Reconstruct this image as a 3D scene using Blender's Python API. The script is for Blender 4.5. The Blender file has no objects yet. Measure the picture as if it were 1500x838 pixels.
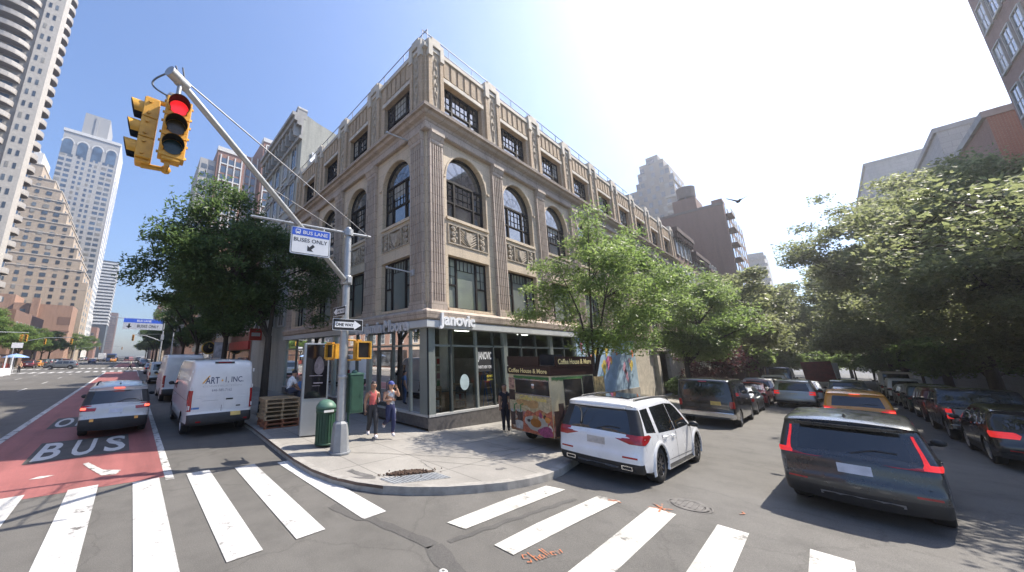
import bpy, bmesh, math, random
import numpy as np
from mathutils import Vector, Matrix, geometry

random.seed(7)
SC = bpy.context.scene
COL = SC.collection
R = math.radians
PI = math.pi

# ------------------------------------------------------------------ terrain
def gz(x):
    """street falls gently to the east"""
    t = x - 4.0
    if t <= 0: return 0.0
    if t < 2: return -0.0085 * t * t
    if t < 8: return -0.034 - 0.034 * (t - 2.0)
    return -0.238 - 0.021 * (t - 8.0)

# ------------------------------------------------------------------ objects
def link(name, data, parent=None):
    o = bpy.data.objects.new(name, data)
    COL.objects.link(o)
    if parent is not None: o.parent = parent
    return o

def tag(o, label=None, cat=None, group=None, kind=None):
    if label: o["label"] = label
    if cat: o["category"] = cat
    if group: o["group"] = group
    if kind: o["kind"] = kind
    return o

def thing(name, label, cat, loc=(0, 0, 0), rz=0.0, group=None):
    o = link(name, None)
    o.empty_display_size = 0.2
    o.location = loc
    o.rotation_euler = (0, 0, rz)
    return tag(o, label, cat, group)

def inst(src, parent=None, loc=None, rot=None, name=None, scale=None):
    o = src.copy()
    COL.objects.link(o)
    o.parent = parent
    if loc is not None: o.location = loc
    if rot is not None: o.rotation_euler = rot
    if scale is not None: o.scale = scale
    return o

def copy_tree(o, parent=None):
    c = o.copy()
    COL.objects.link(c)
    c.parent = parent
    for ch in list(o.children): copy_tree(ch, c)
    return c

def pip(p, poly):
    x, y = p; c = False; n = len(poly); j = n - 1
    for i in range(n):
        xi, yi = poly[i]; xj, yj = poly[j]
        if (yi > y) != (yj > y) and x < (xj - xi) * (y - yi) / (yj - yi + 1e-12) + xi: c = not c
        j = i
    return c

def cdt(outer, holes=(), extra=(), cons=()):
    """triangulate outer minus holes; extra = free points, cons = extra closed polylines; returns verts2d, faces"""
    vs, es = [], []
    for poly in [outer] + list(holes) + list(cons):
        b = len(vs); n = len(poly)
        vs += [Vector(p) for p in poly]
        es += [(b + i, b + (i + 1) % n) for i in range(n)]
    vs += [Vector(p) for p in extra]
    v, e, f, _, _, _ = geometry.delaunay_2d_cdt(vs, es, [], 0, 1e-5)
    out = []
    for t in f:
        c = ((v[t[0]].x + v[t[1]].x + v[t[2]].x) / 3, (v[t[0]].y + v[t[1]].y + v[t[2]].y) / 3)
        if not pip(c, outer): continue
        if any(pip(c, h) for h in holes): continue
        out.append(t)
    return v, out

class MB:
    def __init__(s):
        s.v, s.f, s.m, s.s = [], [], [], []
    def add(s, vs, fs, m=0, smooth=False):
        b = len(s.v)
        s.v += [tuple(p) for p in vs]
        for f in fs:
            s.f.append(tuple(b + i for i in f)); s.m.append(m); s.s.append(smooth)
        return s
    def box(s, x0, x1, y0, y1, z0, z1, m=0):
        vs = [(x0, y0, z0), (x1, y0, z0), (x1, y1, z0), (x0, y1, z0), (x0, y0, z1), (x1, y0, z1), (x1, y1, z1), (x0, y1, z1)]
        return s.add(vs, [(3, 2, 1, 0), (4, 5, 6, 7), (0, 1, 5, 4), (1, 2, 6, 5), (2, 3, 7, 6), (3, 0, 4, 7)], m)
    def cyl(s, p0, p1, r0, r1=None, n=10, m=0, cap=True, smooth=True):
        p0 = Vector(p0); p1 = Vector(p1); r1 = r0 if r1 is None else r1
        d = (p1 - p0)
        if d.length < 1e-6: return s
        d.normalize()
        a = d.orthogonal().normalized(); b = d.cross(a)
        vs = []
        for p, r in ((p0, r0), (p1, r1)):
            for i in range(n):
                t = 2 * PI * i / n
                vs.append(p + (a * math.cos(t) + b * math.sin(t)) * r)
        fs = [(i, (i + 1) % n, n + (i + 1) % n, n + i) for i in range(n)]
        s.add(vs, fs, m, smooth)
        if cap:
            s.add(vs[:n], [tuple(range(n))[::-1]], m); s.add(vs[n:], [tuple(range(n))], m)
        return s
    def tube(s, pts, r, n=8, m=0, cap=True, smooth=True):
        pts = [Vector(p) for p in pts]
        rs = r if isinstance(r, (list, tuple)) else [r] * len(pts)
        vs = []; prev = None
        for i, p in enumerate(pts):
            d = (pts[min(i + 1, len(pts) - 1)] - pts[max(i - 1, 0)])
            if d.length < 1e-9: d = Vector((0, 0, 1))
            d.normalize()
            if prev is None: a = d.orthogonal().normalized()
            else:
                a = prev - d * prev.dot(d)
                a = a.normalized() if a.length > 1e-6 else d.orthogonal().normalized()
            prev = a; b = d.cross(a)
            vs += [p + (a * math.cos(2 * PI * k / n) + b * math.sin(2 * PI * k / n)) * rs[i] for k in range(n)]
        fs = []
        for i in range(len(pts) - 1):
            for k in range(n):
                fs.append((i * n + k, i * n + (k + 1) % n, (i + 1) * n + (k + 1) % n, (i + 1) * n + k))
        s.add(vs, fs, m, smooth)
        if cap:
            s.add(vs[:n], [tuple(range(n))[::-1]], m); s.add(vs[-n:], [tuple(range(n))], m)
        return s
    def lathe(s, prof, n=16, c=(0, 0, 0), m=0, axis='z', smooth=True):
        vs = []
        for r, h in prof:
            for k in range(n):
                t = 2 * PI * k / n; x, y = r * math.cos(t), r * math.sin(t)
                p = (x, y, h) if axis == 'z' else ((x, h, y) if axis == 'y' else (h, x, y))
                vs.append((c[0] + p[0], c[1] + p[1], c[2] + p[2]))
        fs = []
        for i in range(len(prof) - 1):
            for k in range(n):
                fs.append((i * n + k, i * n + (k + 1) % n, (i + 1) * n + (k + 1) % n, (i + 1) * n + k))
        return s.add(vs, fs, m, smooth)
    def ball(s, c, r, n=10, m=0, sc=(1, 1, 1)):
        k = max(4, n // 2)
        vs = []; fs = []
        for i in range(k + 1):
            ph = PI * i / k
            for j in range(n):
                t = 2 * PI * j / n
                vs.append((c[0] + r * sc[0] * math.sin(ph) * math.cos(t), c[1] + r * sc[1] * math.sin(ph) * math.sin(t), c[2] + r * sc[2] * math.cos(ph)))
        for i in range(k):
            for j in range(n):
                fs.append((i * n + j, i * n + (j + 1) % n, (i + 1) * n + (j + 1) % n, (i + 1) * n + j))
        return s.add(vs, fs, m, True)
    def prism(s, poly, fn0, fn1, m=0, holes=(), caps=(True, True)):
        """poly in 2d; fn0/fn1 map (a,b)->3d for the two caps"""
        v, f = cdt(poly, holes)
        if caps[0]: s.add([fn0(p.x, p.y) for p in v], [t[::-1] for t in f], m)
        if caps[1]: s.add([fn1(p.x, p.y) for p in v], f, m)
        for pl in [poly] + list(holes):
            n = len(pl)
            s.add([fn0(*p) for p in pl] + [fn1(*p) for p in pl], [(i, (i + 1) % n, n + (i + 1) % n, n + i) for i in range(n)], m)
        return s
    def merge(s, mesh, M=None, m=0):
        vs = [(M @ v.co) if M is not None else v.co.copy() for v in mesh.vertices]
        return s.add(vs, [tuple(p.vertices) for p in mesh.polygons], m)
    def xf(s, M):
        s.v = [tuple(M @ Vector(p)) for p in s.v]
        return s
    def mesh(s, name, mats, weld=0.0, angle=None):
        me = bpy.data.meshes.new(name)
        me.from_pydata(s.v, [], s.f)
        if not isinstance(mats, (list, tuple)): mats = [mats]
        for m in mats: me.materials.append(m)
        me.polygons.foreach_set("material_index", s.m)
        me.polygons.foreach_set("use_smooth", s.s)
        if weld:
            bm = bmesh.new(); bm.from_mesh(me)
            bmesh.ops.remove_doubles(bm, verts=bm.verts, dist=weld)
            bmesh.ops.recalc_face_normals(bm, faces=bm.faces)
            if angle:
                for e in bm.edges:
                    if len(e.link_faces) == 2 and e.calc_face_angle(0) > angle: e.smooth = False
            bm.to_mesh(me); bm.free()
        me.update()
        return me
    def build(s, name, mats, parent=None, bevel=0.0, weld=0.0, seg=1, angle=None, loc=None, rot=None):
        o = link(name, s.mesh(name, mats, weld, angle), parent)
        if bevel:
            b = o.modifiers.new("bevel", 'BEVEL'); b.width = bevel; b.segments = seg; b.limit_method = 'ANGLE'; b.angle_limit = R(40)
        if loc is not None: o.location = loc
        if rot is not None: o.rotation_euler = rot
        return o

# ------------------------------------------------------------------ materials
def nd(nt, t, **kw):
    n = nt.nodes.new(t)
    for k, v in kw.items():
        if k in n.inputs.keys() if hasattr(n.inputs, 'keys') else False: n.inputs[k].default_value = v
        else: setattr(n, k, v)
    return n

MATS = {}
def base_mat(name):
    m = bpy.data.materials.new(name); m.use_nodes = True
    nt = m.node_tree
    return m, nt, nt.nodes["Principled BSDF"]

def c4(c): return (c[0], c[1], c[2], 1.0)

def ramp(nt, stops, fac=None):
    r = nt.nodes.new("ShaderNodeValToRGB")
    el = r.color_ramp.elements
    el[0].position, el[0].color = stops[0][0], c4(stops[0][1])
    el[1].position, el[1].color = stops[-1][0], c4(stops[-1][1])
    for p, c in stops[1:-1]:
        e = el.new(p); e.color = c4(c)
    if fac is not None: nt.links.new(fac, r.inputs[0])
    return r

def noise(nt, scale, detail=4, rough=.55, coord=None, vec_scale=None):
    n = nt.nodes.new("ShaderNodeTexNoise")
    n.inputs["Scale"].default_value = scale; n.inputs["Detail"].default_value = detail; n.inputs["Roughness"].default_value = rough
    if coord is None:
        tc = nt.nodes.new("ShaderNodeTexCoord"); coord = tc.outputs["Object"]
    if vec_scale:
        mp = nt.nodes.new("ShaderNodeMapping"); mp.inputs["Scale"].default_value = vec_scale
        nt.links.new(coord, mp.inputs[0]); coord = mp.outputs[0]
    nt.links.new(coord, n.inputs["Vector"])
    return n

def mix(nt, fac, a, b, mode='MIX'):
    m = nt.nodes.new("ShaderNodeMix"); m.data_type = 'RGBA'; m.blend_type = mode
    for sock, val in ((m.inputs[0], fac), (m.inputs[6], a), (m.inputs[7], b)):
        if hasattr(val, 'is_output'): nt.links.new(val, sock)
        elif isinstance(val, (int, float)): sock.default_value = val
        else: sock.default_value = c4(val)
    return m.outputs[2]

def bump(nt, h, strength=.3, dist=.02, bsdf=None):
    b = nt.nodes.new("ShaderNodeBump"); b.inputs["Strength"].default_value = strength; b.inputs["Distance"].default_value = dist
    nt.links.new(h, b.inputs["Height"])
    if bsdf: nt.links.new(b.outputs[0], bsdf.inputs["Normal"])
    return b

def mat(name, col, rough=.6, metal=0.0, var=.12, scale=3.0, emit=0.0, coat=0.0, bmp=0.0, spec=None, stretch=None):
    """plain procedural material: colour varied by two noises"""
    if name in MATS: return MATS[name]
    m, nt, b = base_mat(name)
    n1 = noise(nt, scale, 5, .6, vec_scale=stretch)
    lo = tuple(max(0, c * (1 - var)) for c in col); hi = tuple(min(1, c * (1 + var)) for c in col)
    r = ramp(nt, [(.3, lo), (.7, hi)], n1.outputs[0])
    nt.links.new(r.outputs[0], b.inputs["Base Color"])
    b.inputs["Roughness"].default_value = rough; b.inputs["Metallic"].default_value = metal
    if spec is not None: b.inputs["Specular IOR Level"].default_value = spec
    if coat: b.inputs["Coat Weight"].default_value = coat; b.inputs["Coat Roughness"].default_value = .04
    if emit:
        b.inputs["Emission Color"].default_value = c4(col); b.inputs["Emission Strength"].default_value = emit
    if bmp:
        n2 = noise(nt, scale * 8, 4, .6); bump(nt, n2.outputs[0], bmp, .01, b)
    MATS[name] = m
    return m

def brick_mat(name, c1, c2, mortar, bw=.22, bh=.075, axis='x', rough=.85, mort=.012, squash=None, stain=.25, var=1.0, off=.5):
    """coursed blocks in object space; axis='x': faces along x (normal y), 'y': faces along y, 'auto': x+y"""
    m, nt, b = base_mat(name)
    tc = nt.nodes.new("ShaderNodeTexCoord")
    sx = nt.nodes.new("ShaderNodeSeparateXYZ"); nt.links.new(tc.outputs["Object"], sx.inputs[0])
    cb = nt.nodes.new("ShaderNodeCombineXYZ")
    if axis == 'x': nt.links.new(sx.outputs[0], cb.inputs[0])
    elif axis == 'y': nt.links.new(sx.outputs[1], cb.inputs[0])
    else:
        ad = nt.nodes.new("ShaderNodeMath"); ad.operation = 'ADD'
        nt.links.new(sx.outputs[0], ad.inputs[0]); nt.links.new(sx.outputs[1], ad.inputs[1]); nt.links.new(ad.outputs[0], cb.inputs[0])
    nt.links.new(sx.outputs[2], cb.inputs[1])
    br = nt.nodes.new("ShaderNodeTexBrick")
    nt.links.new(cb.outputs[0], br.inputs["Vector"])
    br.inputs["Scale"].default_value = 1.0; br.inputs["Brick Width"].default_value = bw; br.inputs["Row Height"].default_value = bh
    br.inputs["Mortar Size"].default_value = mort; br.inputs["Mortar Smooth"].default_value = .1; br.offset = off
    br.inputs["Color1"].default_value = c4(c1); br.inputs["Color2"].default_value = c4(c2); br.inputs["Mortar"].default_value = c4(mortar)
    n1 = noise(nt, .9, 6, .65, vec_scale=(1.5, 1.5, .22)); r1 = ramp(nt, [(.28, (1 - stain * 1.15,) * 3), (.52, (1,) * 3), (.75, (1 + stain * .35,) * 3)], n1.outputs[0])
    o = mix(nt, 1.0, br.outputs["Color"], r1.outputs[0], 'MULTIPLY')
    n3 = noise(nt, 14, 3, .6); r3 = ramp(nt, [(.3, (.86,) * 3), (.7, (1.1,) * 3)], n3.outputs[0])
    o = mix(nt, 1.0, o, r3.outputs[0], 'MULTIPLY')
    nt.links.new(o, b.inputs["Base Color"])
    b.inputs["Roughness"].default_value = rough
    inv = nt.nodes.new("ShaderNodeMath"); inv.operation = 'SUBTRACT'; inv.inputs[0].default_value = 1; nt.links.new(br.outputs["Fac"], inv.inputs[1])
    bump(nt, inv.outputs[0], .4, .008, b)
    MATS[name] = m
    return m

def glass_mat(name, tint=(.03, .04, .045), rough=.03, var=.5, scale=.6, spec=.9, ior=1.55):
    """opaque, glossy window glass with an uneven dark or curtained room behind it"""
    if name in MATS: return MATS[name]
    m, nt, b = base_mat(name)
    n1 = noise(nt, scale, 3, .5)
    r = ramp(nt, [(.35, tuple(c * (1 - var) for c in tint)), (.65, tuple(min(1, c * (1 + var)) for c in tint))], n1.outputs[0])
    nt.links.new(r.outputs[0], b.inputs["Base Color"])
    b.inputs["Roughness"].default_value = rough; b.inputs["Specular IOR Level"].default_value = spec
    b.inputs["IOR"].default_value = ior
    n2 = noise(nt, 1.3, 2, .5); bump(nt, n2.outputs[0], .03, .02, b)
    MATS[name] = m
    return m

def clear_glass(name, tint=(.75, .82, .8), refl=1.0):
    m = bpy.data.materials.new(name); m.use_nodes = True; nt = m.node_tree
    nt.nodes.clear()
    out = nt.nodes.new("ShaderNodeOutputMaterial"); tr = nt.nodes.new("ShaderNodeBsdfTransparent"); gl = nt.nodes.new("ShaderNodeBsdfGlossy")
    fr = nt.nodes.new("ShaderNodeFresnel"); fr.inputs[0].default_value = 1.5
    tr.inputs[0].default_value = c4(tint); gl.inputs["Roughness"].default_value = .01; gl.inputs[0].default_value = (refl, refl, refl, 1)
    n = noise(nt, .8, 2, .5); bp = bump(nt, n.outputs[0], .04, .02); nt.links.new(bp.outputs[0], gl.inputs["Normal"])
    mx = nt.nodes.new("ShaderNodeMixShader")
    ad = nt.nodes.new("ShaderNodeMath"); ad.operation = 'ADD'; ad.inputs[1].default_value = .015; ad.use_clamp = True
    nt.links.new(fr.outputs[0], ad.inputs[0]); nt.links.new(ad.outputs[0], mx.inputs[0])
    nt.links.new(tr.outputs[0], mx.inputs[1]); nt.links.new(gl.outputs[0], mx.inputs[2]); nt.links.new(mx.outputs[0], out.inputs[0])
    MATS[name] = m
    return m

def leaf_mat(name, c1, c2, trans=.58):
    m = bpy.data.materials.new(name); m.use_nodes = True; nt = m.node_tree; nt.nodes.clear()
    out = nt.nodes.new("ShaderNodeOutputMaterial")
    n1 = noise(nt, 1.1, 3, .6); r = ramp(nt, [(.3, c1), (.7, c2)], n1.outputs[0])
    n2 = noise(nt, 40, 1, .5); r2 = ramp(nt, [(.3, (.75,) * 3), (.7, (1.3,) * 3)], n2.outputs[0])
    col = mix(nt, 1.0, r.outputs[0], r2.outputs[0], 'MULTIPLY')
    d = nt.nodes.new("ShaderNodeBsdfPrincipled"); d.inputs["Roughness"].default_value = .45; d.inputs["Specular IOR Level"].default_value = .4
    t = nt.nodes.new("ShaderNodeBsdfTranslucent")
    hs = nt.nodes.new("ShaderNodeHueSaturation"); hs.inputs["Hue"].default_value = .485; hs.inputs["Saturation"].default_value = 1.02; hs.inputs["Value"].default_value = 1.9
    nt.links.new(col, hs.inputs["Color"]); nt.links.new(hs.outputs[0], t.inputs[0]); nt.links.new(col, d.inputs["Base Color"])
    mx = nt.nodes.new("ShaderNodeMixShader"); mx.inputs[0].default_value = trans
    nt.links.new(d.outputs[0], mx.inputs[1]); nt.links.new(t.outputs[0], mx.inputs[2]); nt.links.new(mx.outputs[0], out.inputs[0])
    MATS[name] = m
    return m

# ------------------------------------------------------------------ lettering: every text meshed once, up front
TX = {}
TEXTS = [("BUS", .02), ("B", .02), ("U", .02), ("S", .02), ("O", .02), ("N", .02), ("L", .02), ("Y", .02), ("BUS LANE", .012), ("BUSES ONLY", .012), ("ONE WAY", .03), ("Janovic", .035), ("Benjamin Moore", .035),
         ("JANOVIC", .02), ("PAINTS NEW YORK", .02), ("ART", .01), ("1, INC.", .01), ("CONSTRUCTION", .0), ("646-585-7162", .0),
         ("Coffee House & More", .02), ("Coffee House", .02), ("HELP WANTED", .02), ("apply inside", .0), ("LinkNYC", .01)]
def prep_texts():
    tmp = []
    for body, off in TEXTS:
        cu = bpy.data.curves.new("t", 'FONT'); cu.body = body; cu.size = 1.0; cu.offset = off; cu.fill_mode = 'BOTH'
        cu.resolution_u = 3
        o = bpy.data.objects.new("t", cu); COL.objects.link(o); tmp.append((body, o))
    dg = bpy.context.evaluated_depsgraph_get()
    for body, o in tmp:
        me = bpy.data.meshes.new_from_object(o.evaluated_get(dg))
        xs = [v.co.x for v in me.vertices]; ys = [v.co.y for v in me.vertices]
        TX[body] = ([(v.co.x, v.co.y) for v in me.vertices], [tuple(p.vertices) for p in me.polygons], (min(xs), max(xs), min(ys), max(ys)))
    for body, o in tmp:
        cu = o.data; bpy.data.objects.remove(o); bpy.data.curves.remove(cu)
prep_texts()

def text_mb(body, fn, w, h=None, depth=0.0, m=0, mb=None):
    """lettering fitted to w (and h); fn(a,b,d)->3d, a in 0..w, b in 0..h, d depth"""
    v, f, (x0, x1, y0, y1) = TX[body]
    sx = w / (x1 - x0); sy = (h / (y1 - y0)) if h else sx
    mb = mb or MB()
    P = [((x - x0) * sx, (y - y0) * sy) for x, y in v]
    mb.add([fn(a, b, depth) for a, b in P], f, m)
    if depth:
        cnt = {}
        for t in f:
            for i in range(len(t)):
                e = (t[i], t[(i + 1) % len(t)]); cnt[tuple(sorted(e))] = cnt.get(tuple(sorted(e)), 0) + 1
        for (i, j), c in cnt.items():
            if c == 1:
                mb.add([fn(*P[i], 0), fn(*P[j], 0), fn(*P[j], depth), fn(*P[i], depth)], [(0, 1, 2, 3)], m)
    return mb
# ------------------------------------------------------------------ camera, sky, sun
cam_d = bpy.data.cameras.new("camera"); cam = bpy.data.objects.new("camera", cam_d); COL.objects.link(cam)
cam.location = (0, 0, 2.7); cam.rotation_euler = (R(90 + 12.05), 0, R(-39.25))
cam_d.sensor_width = 36; cam_d.lens = 490 / 1500 * 36
cam_d.shift_x = (750 - 603) / 1500; cam_d.shift_y = -4 / 1500
cam_d.clip_start = .1; cam_d.clip_end = 5000
SC.camera = cam
SUN_AZ = R(-23.0); SUN_EL = R(51.0)          # azimuth from +X, ccw
sun_dir = Vector((math.cos(SUN_EL) * math.cos(SUN_AZ), math.cos(SUN_EL) * math.sin(SUN_AZ), math.sin(SUN_EL)))
w = bpy.data.worlds.new("World"); SC.world = w; w.use_nodes = True
nt = w.node_tree; bg = nt.nodes["Background"]
sky = nt.nodes.new("ShaderNodeTexSky"); sky.sky_type = 'NISHITA'; sky.sun_disc = False
sky.sun_elevation = SUN_EL; sky.sun_rotation = R(90) - SUN_AZ
sky.altitude = 0; sky.air_density = 1.2; sky.dust_density = 0.9; sky.ozone_density = 8.0
nt.links.new(mix(nt, 1.0, sky.outputs[0], (1.03, .975, 1.0), 'MULTIPLY'), bg.inputs[0]); bg.inputs[1].default_value = 0.125
sl = bpy.data.lights.new("sun", 'SUN'); sl.energy = 5.0; sl.angle = R(.55); sl.color = (1.0, .92, .81)
so = bpy.data.objects.new("sun", sl); COL.objects.link(so)
so.rotation_euler = (-sun_dir).to_track_quat('-Z', 'Y').to_euler(); so.location = (60, -30, 80)
SC.view_settings.view_transform = 'Standard'; SC.view_settings.look = 'None'; SC.view_settings.gamma = 1; SC.view_settings.use_curve_mapping = False
SC.view_settings.exposure = 1.06
SC.cycles.max_bounces = 6; SC.cycles.transparent_max_bounces = 12; SC.cycles.diffuse_bounces = 3; SC.cycles.glossy_bounces = 3
SC.cycles.sample_clamp_indirect = 6; SC.cycles.caustics_reflective = False; SC.cycles.caustics_refractive = False
SC.cycles.use_denoising = True

# ------------------------------------------------------------------ road, pavement, markings
def asphalt_mat(name, c, red=None):
    m, nt, b = base_mat(name)
    big = noise(nt, .16, 5, .6); mid = noise(nt, 1.4, 6, .65); fine = noise(nt, 70, 3, .7); st = noise(nt, .5, 4, .6, vec_scale=(2.2, .15, 1))
    r1 = ramp(nt, [(.3, tuple(x * .82 for x in c)), (.7, tuple(x * 1.16 for x in c))], big.outputs[0])
    r2 = ramp(nt, [(.28, (.78,) * 3), (.5, (1,) * 3), (.75, (1.14,) * 3)], mid.outputs[0])
    r3 = ramp(nt, [(.25, (.62,) * 3), (.55, (1,) * 3), (.8, (1.5,) * 3)], fine.outputs[0])
    r4 = ramp(nt, [(.35, (.95,) * 3), (.65, (1.03,) * 3)], st.outputs[0])
    o = mix(nt, 1, r1.outputs[0], r2.outputs[0], 'MULTIPLY'); o = mix(nt, 1, o, r3.outputs[0], 'MULTIPLY'); o = mix(nt, 1, o, r4.outputs[0], 'MULTIPLY')
    # hairline cracks
    vo = nt.nodes.new("ShaderNodeTexVoronoi"); vo.feature = 'DISTANCE_TO_EDGE'; vo.inputs["Scale"].default_value = .32
    tc = nt.nodes.new("ShaderNodeTexCoord"); wn = noise(nt, 1.2, 5, .6)
    ad = nt.nodes.new("ShaderNodeMix"); ad.data_type = 'RGBA'; ad.blend_type = 'LINEAR_LIGHT'; ad.inputs[0].default_value = .5
    nt.links.new(tc.outputs["Object"], ad.inputs[6]); nt.links.new(wn.outputs["Color"], ad.inputs[7]); nt.links.new(ad.outputs[2], vo.inputs["Vector"])
    cr = ramp(nt, [(.0, (.45,) * 3), (.012, (1,) * 3)], vo.outputs[0])
    o = mix(nt, .32, o, mix(nt, 1, o, cr.outputs[0], 'MULTIPLY'))
    nt.links.new(o, b.inputs["Base Color"]); b.inputs["Roughness"].default_value = .82; b.inputs["Specular IOR Level"].default_value = .35
    bump(nt, fine.outputs[0], .35, .006, b)
    MATS[name] = m
    return m

def paint_mat(name, c, under, wear=.42, scale=3.0):
    """road paint, worn through to the asphalt in specks and scuffs"""
    m, nt, b = base_mat(name)
    n1 = noise(nt, scale, 8, .72); n2 = noise(nt, 30, 3, .7); n3 = noise(nt, .8, 4, .6)
    r1 = ramp(nt, [(wear - .05, (0,) * 3), (wear + .03, (1,) * 3)], n1.outputs[0]); r2 = ramp(nt, [(.28, (.2,) * 3), (.42, (1,) * 3)], n2.outputs[0])
    f = mix(nt, 1, r1.outputs[0], r2.outputs[0], 'MULTIPLY')
    r3 = ramp(nt, [(.3, tuple(x * .84 for x in c)), (.7, tuple(min(1, x * 1.05) for x in c))], n3.outputs[0])
    g = ramp(nt, [(.3, (.86,) * 3), (.7, (1.04,) * 3)], n2.outputs[0])
    o = mix(nt, 1, r3.outputs[0], g.outputs[0], 'MULTIPLY')
    n4 = noise(nt, 1.0, 4, .6, vec_scale=(1.7, .12, 1)); r4 = ramp(nt, [(.36, (.74,) * 3), (.55, (1,) * 3), (.7, (1.05,) * 3)], n4.outputs[0]); o = mix(nt, 1, o, r4.outputs[0], 'MULTIPLY')
    o = mix(nt, f, under, o)
    nt.links.new(o, b.inputs["Base Color"]); b.inputs["Roughness"].default_value = .7
    bump(nt, n2.outputs[0], .2, .004, b)
    MATS[name] = m
    return m

def concrete_mat(name, c, tile=1.5, lines=True):
    m, nt, b = base_mat(name)
    tc = nt.nodes.new("ShaderNodeTexCoord")
    br = nt.nodes.new("ShaderNodeTexBrick"); nt.links.new(tc.outputs["Object"], br.inputs["Vector"])
    br.offset = 0.0; br.inputs["Scale"].default_value = 1; br.inputs["Brick Width"].default_value = tile; br.inputs["Row Height"].default_value = tile
    br.inputs["Mortar Size"].default_value = .012; br.inputs["Mortar Smooth"].default_value = .2
    br.inputs["Color1"].default_value = c4(tuple(x * .93 for x in c)); br.inputs["Color2"].default_value = c4(tuple(x * 1.06 for x in c)); br.inputs["Mortar"].default_value = c4(tuple(x * .45 for x in c))
    n1 = noise(nt, .7, 6, .65); n2 = noise(nt, 45, 3, .7); n3 = noise(nt, 5, 5, .7)
    r1 = ramp(nt, [(.25, (.72,) * 3), (.6, (1,) * 3), (.8, (1.1,) * 3)], n1.outputs[0]); r2 = ramp(nt, [(.3, (.84,) * 3), (.7, (1.13,) * 3)], n2.outputs[0])
    r3 = ramp(nt, [(.22, (.5, .5, .5)), (.34, (1,) * 3)], n3.outputs[0])
    o = mix(nt, 1, br.outputs["Color"], r1.outputs[0], 'MULTIPLY'); o = mix(nt, 1, o, r2.outputs[0], 'MULTIPLY'); o = mix(nt, .8, o, mix(nt, 1, o, r3.outputs[0], 'MULTIPLY'))
    nt.links.new(o, b.inputs["Base Color"]); b.inputs["Roughness"].default_value = .85
    bump(nt, n2.outputs[0], .2, .004, b)
    MATS[name] = m
    return m

ASPH = (.128, .122, .111)
M_asph = asphalt_mat("asphalt", ASPH)
M_dark_asph = asphalt_mat("asphalt_dark", (.098, .094, .088))
M_red = paint_mat("red_lane", (.33, .115, .105), (.16, .11, .105), .34, 2.2)
M_white = paint_mat("white_paint", (.60, .592, .568), ASPH, .385, 2.2)
M_white_old = paint_mat("white_paint_old", (.60, .585, .53), ASPH, .40, 2.0)
M_white_worn = paint_mat("white_paint_worn", (.62, .61, .58), ASPH, .46)
M_conc = concrete_mat("sidewalk_concrete", (.30, .285, .258))
M_kerb = mat("kerb_stone", (.30, .285, .26), .85, var=.25, scale=4, bmp=.2)
M_kerb_steel = mat("kerb_steel", (.10, .065, .05), .6, var=.4, scale=5)

def grid_pts(poly, sp):
    xs = [p[0] for p in poly]; ys = [p[1] for p in poly]
    out = []
    x = math.floor(min(xs) / sp) * sp
    while x < max(xs):
        y = math.floor(min(ys) / sp) * sp
        while y < max(ys):
            if pip((x, y), poly): out.append((x, y))
            y += sp
        x += sp
    return out

def drape(name, polys, dz, m, kind="structure", sp=None, thick=0.0):
    b = MB()
    for poly in polys:
        v, f = cdt(poly, (), grid_pts(poly, sp) if sp else ())
        b.add([(p.x, p.y, gz(p.x) + dz) for p in v], f, 0)
        if thick:
            n = len(poly)
            b.add([(x, y, gz(x) + dz) for x, y in poly] + [(x, y, gz(x) + dz - thick) for x, y in poly], [(i, (i + 1) % n, n + (i + 1) % n, n + i) for i in range(n)], 0)
    o = b.build(name, m)
    if kind: o["kind"] = kind
    return o

# ground sheet
xs = [-400, -200, 0, 3.5, 4, 4.5, 5, 5.5, 6, 6.5, 7] + list(range(8, 120, 4)) + [150, 200, 260, 400]
ys = [-300, -40, 0, 40, 120, 300, 900]
b = MB()
b.add([(x, y, gz(min(x, 260))) for x in xs for y in ys], [(i * len(ys) + j, (i + 1) * len(ys) + j, (i + 1) * len(ys) + j + 1, i * len(ys) + j + 1) for i in range(len(xs) - 1) for j in range(len(ys) - 1)], 0, True)
b.build("road", M_asph)["kind"] = "structure"

def arc(cx, cy, r, a0, a1, n):
    return [(cx + r * math.cos(R(a0 + (a1 - a0) * i / n)), cy + r * math.sin(R(a0 + (a1 - a0) * i / n))) for i in range(n + 1)]

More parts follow.
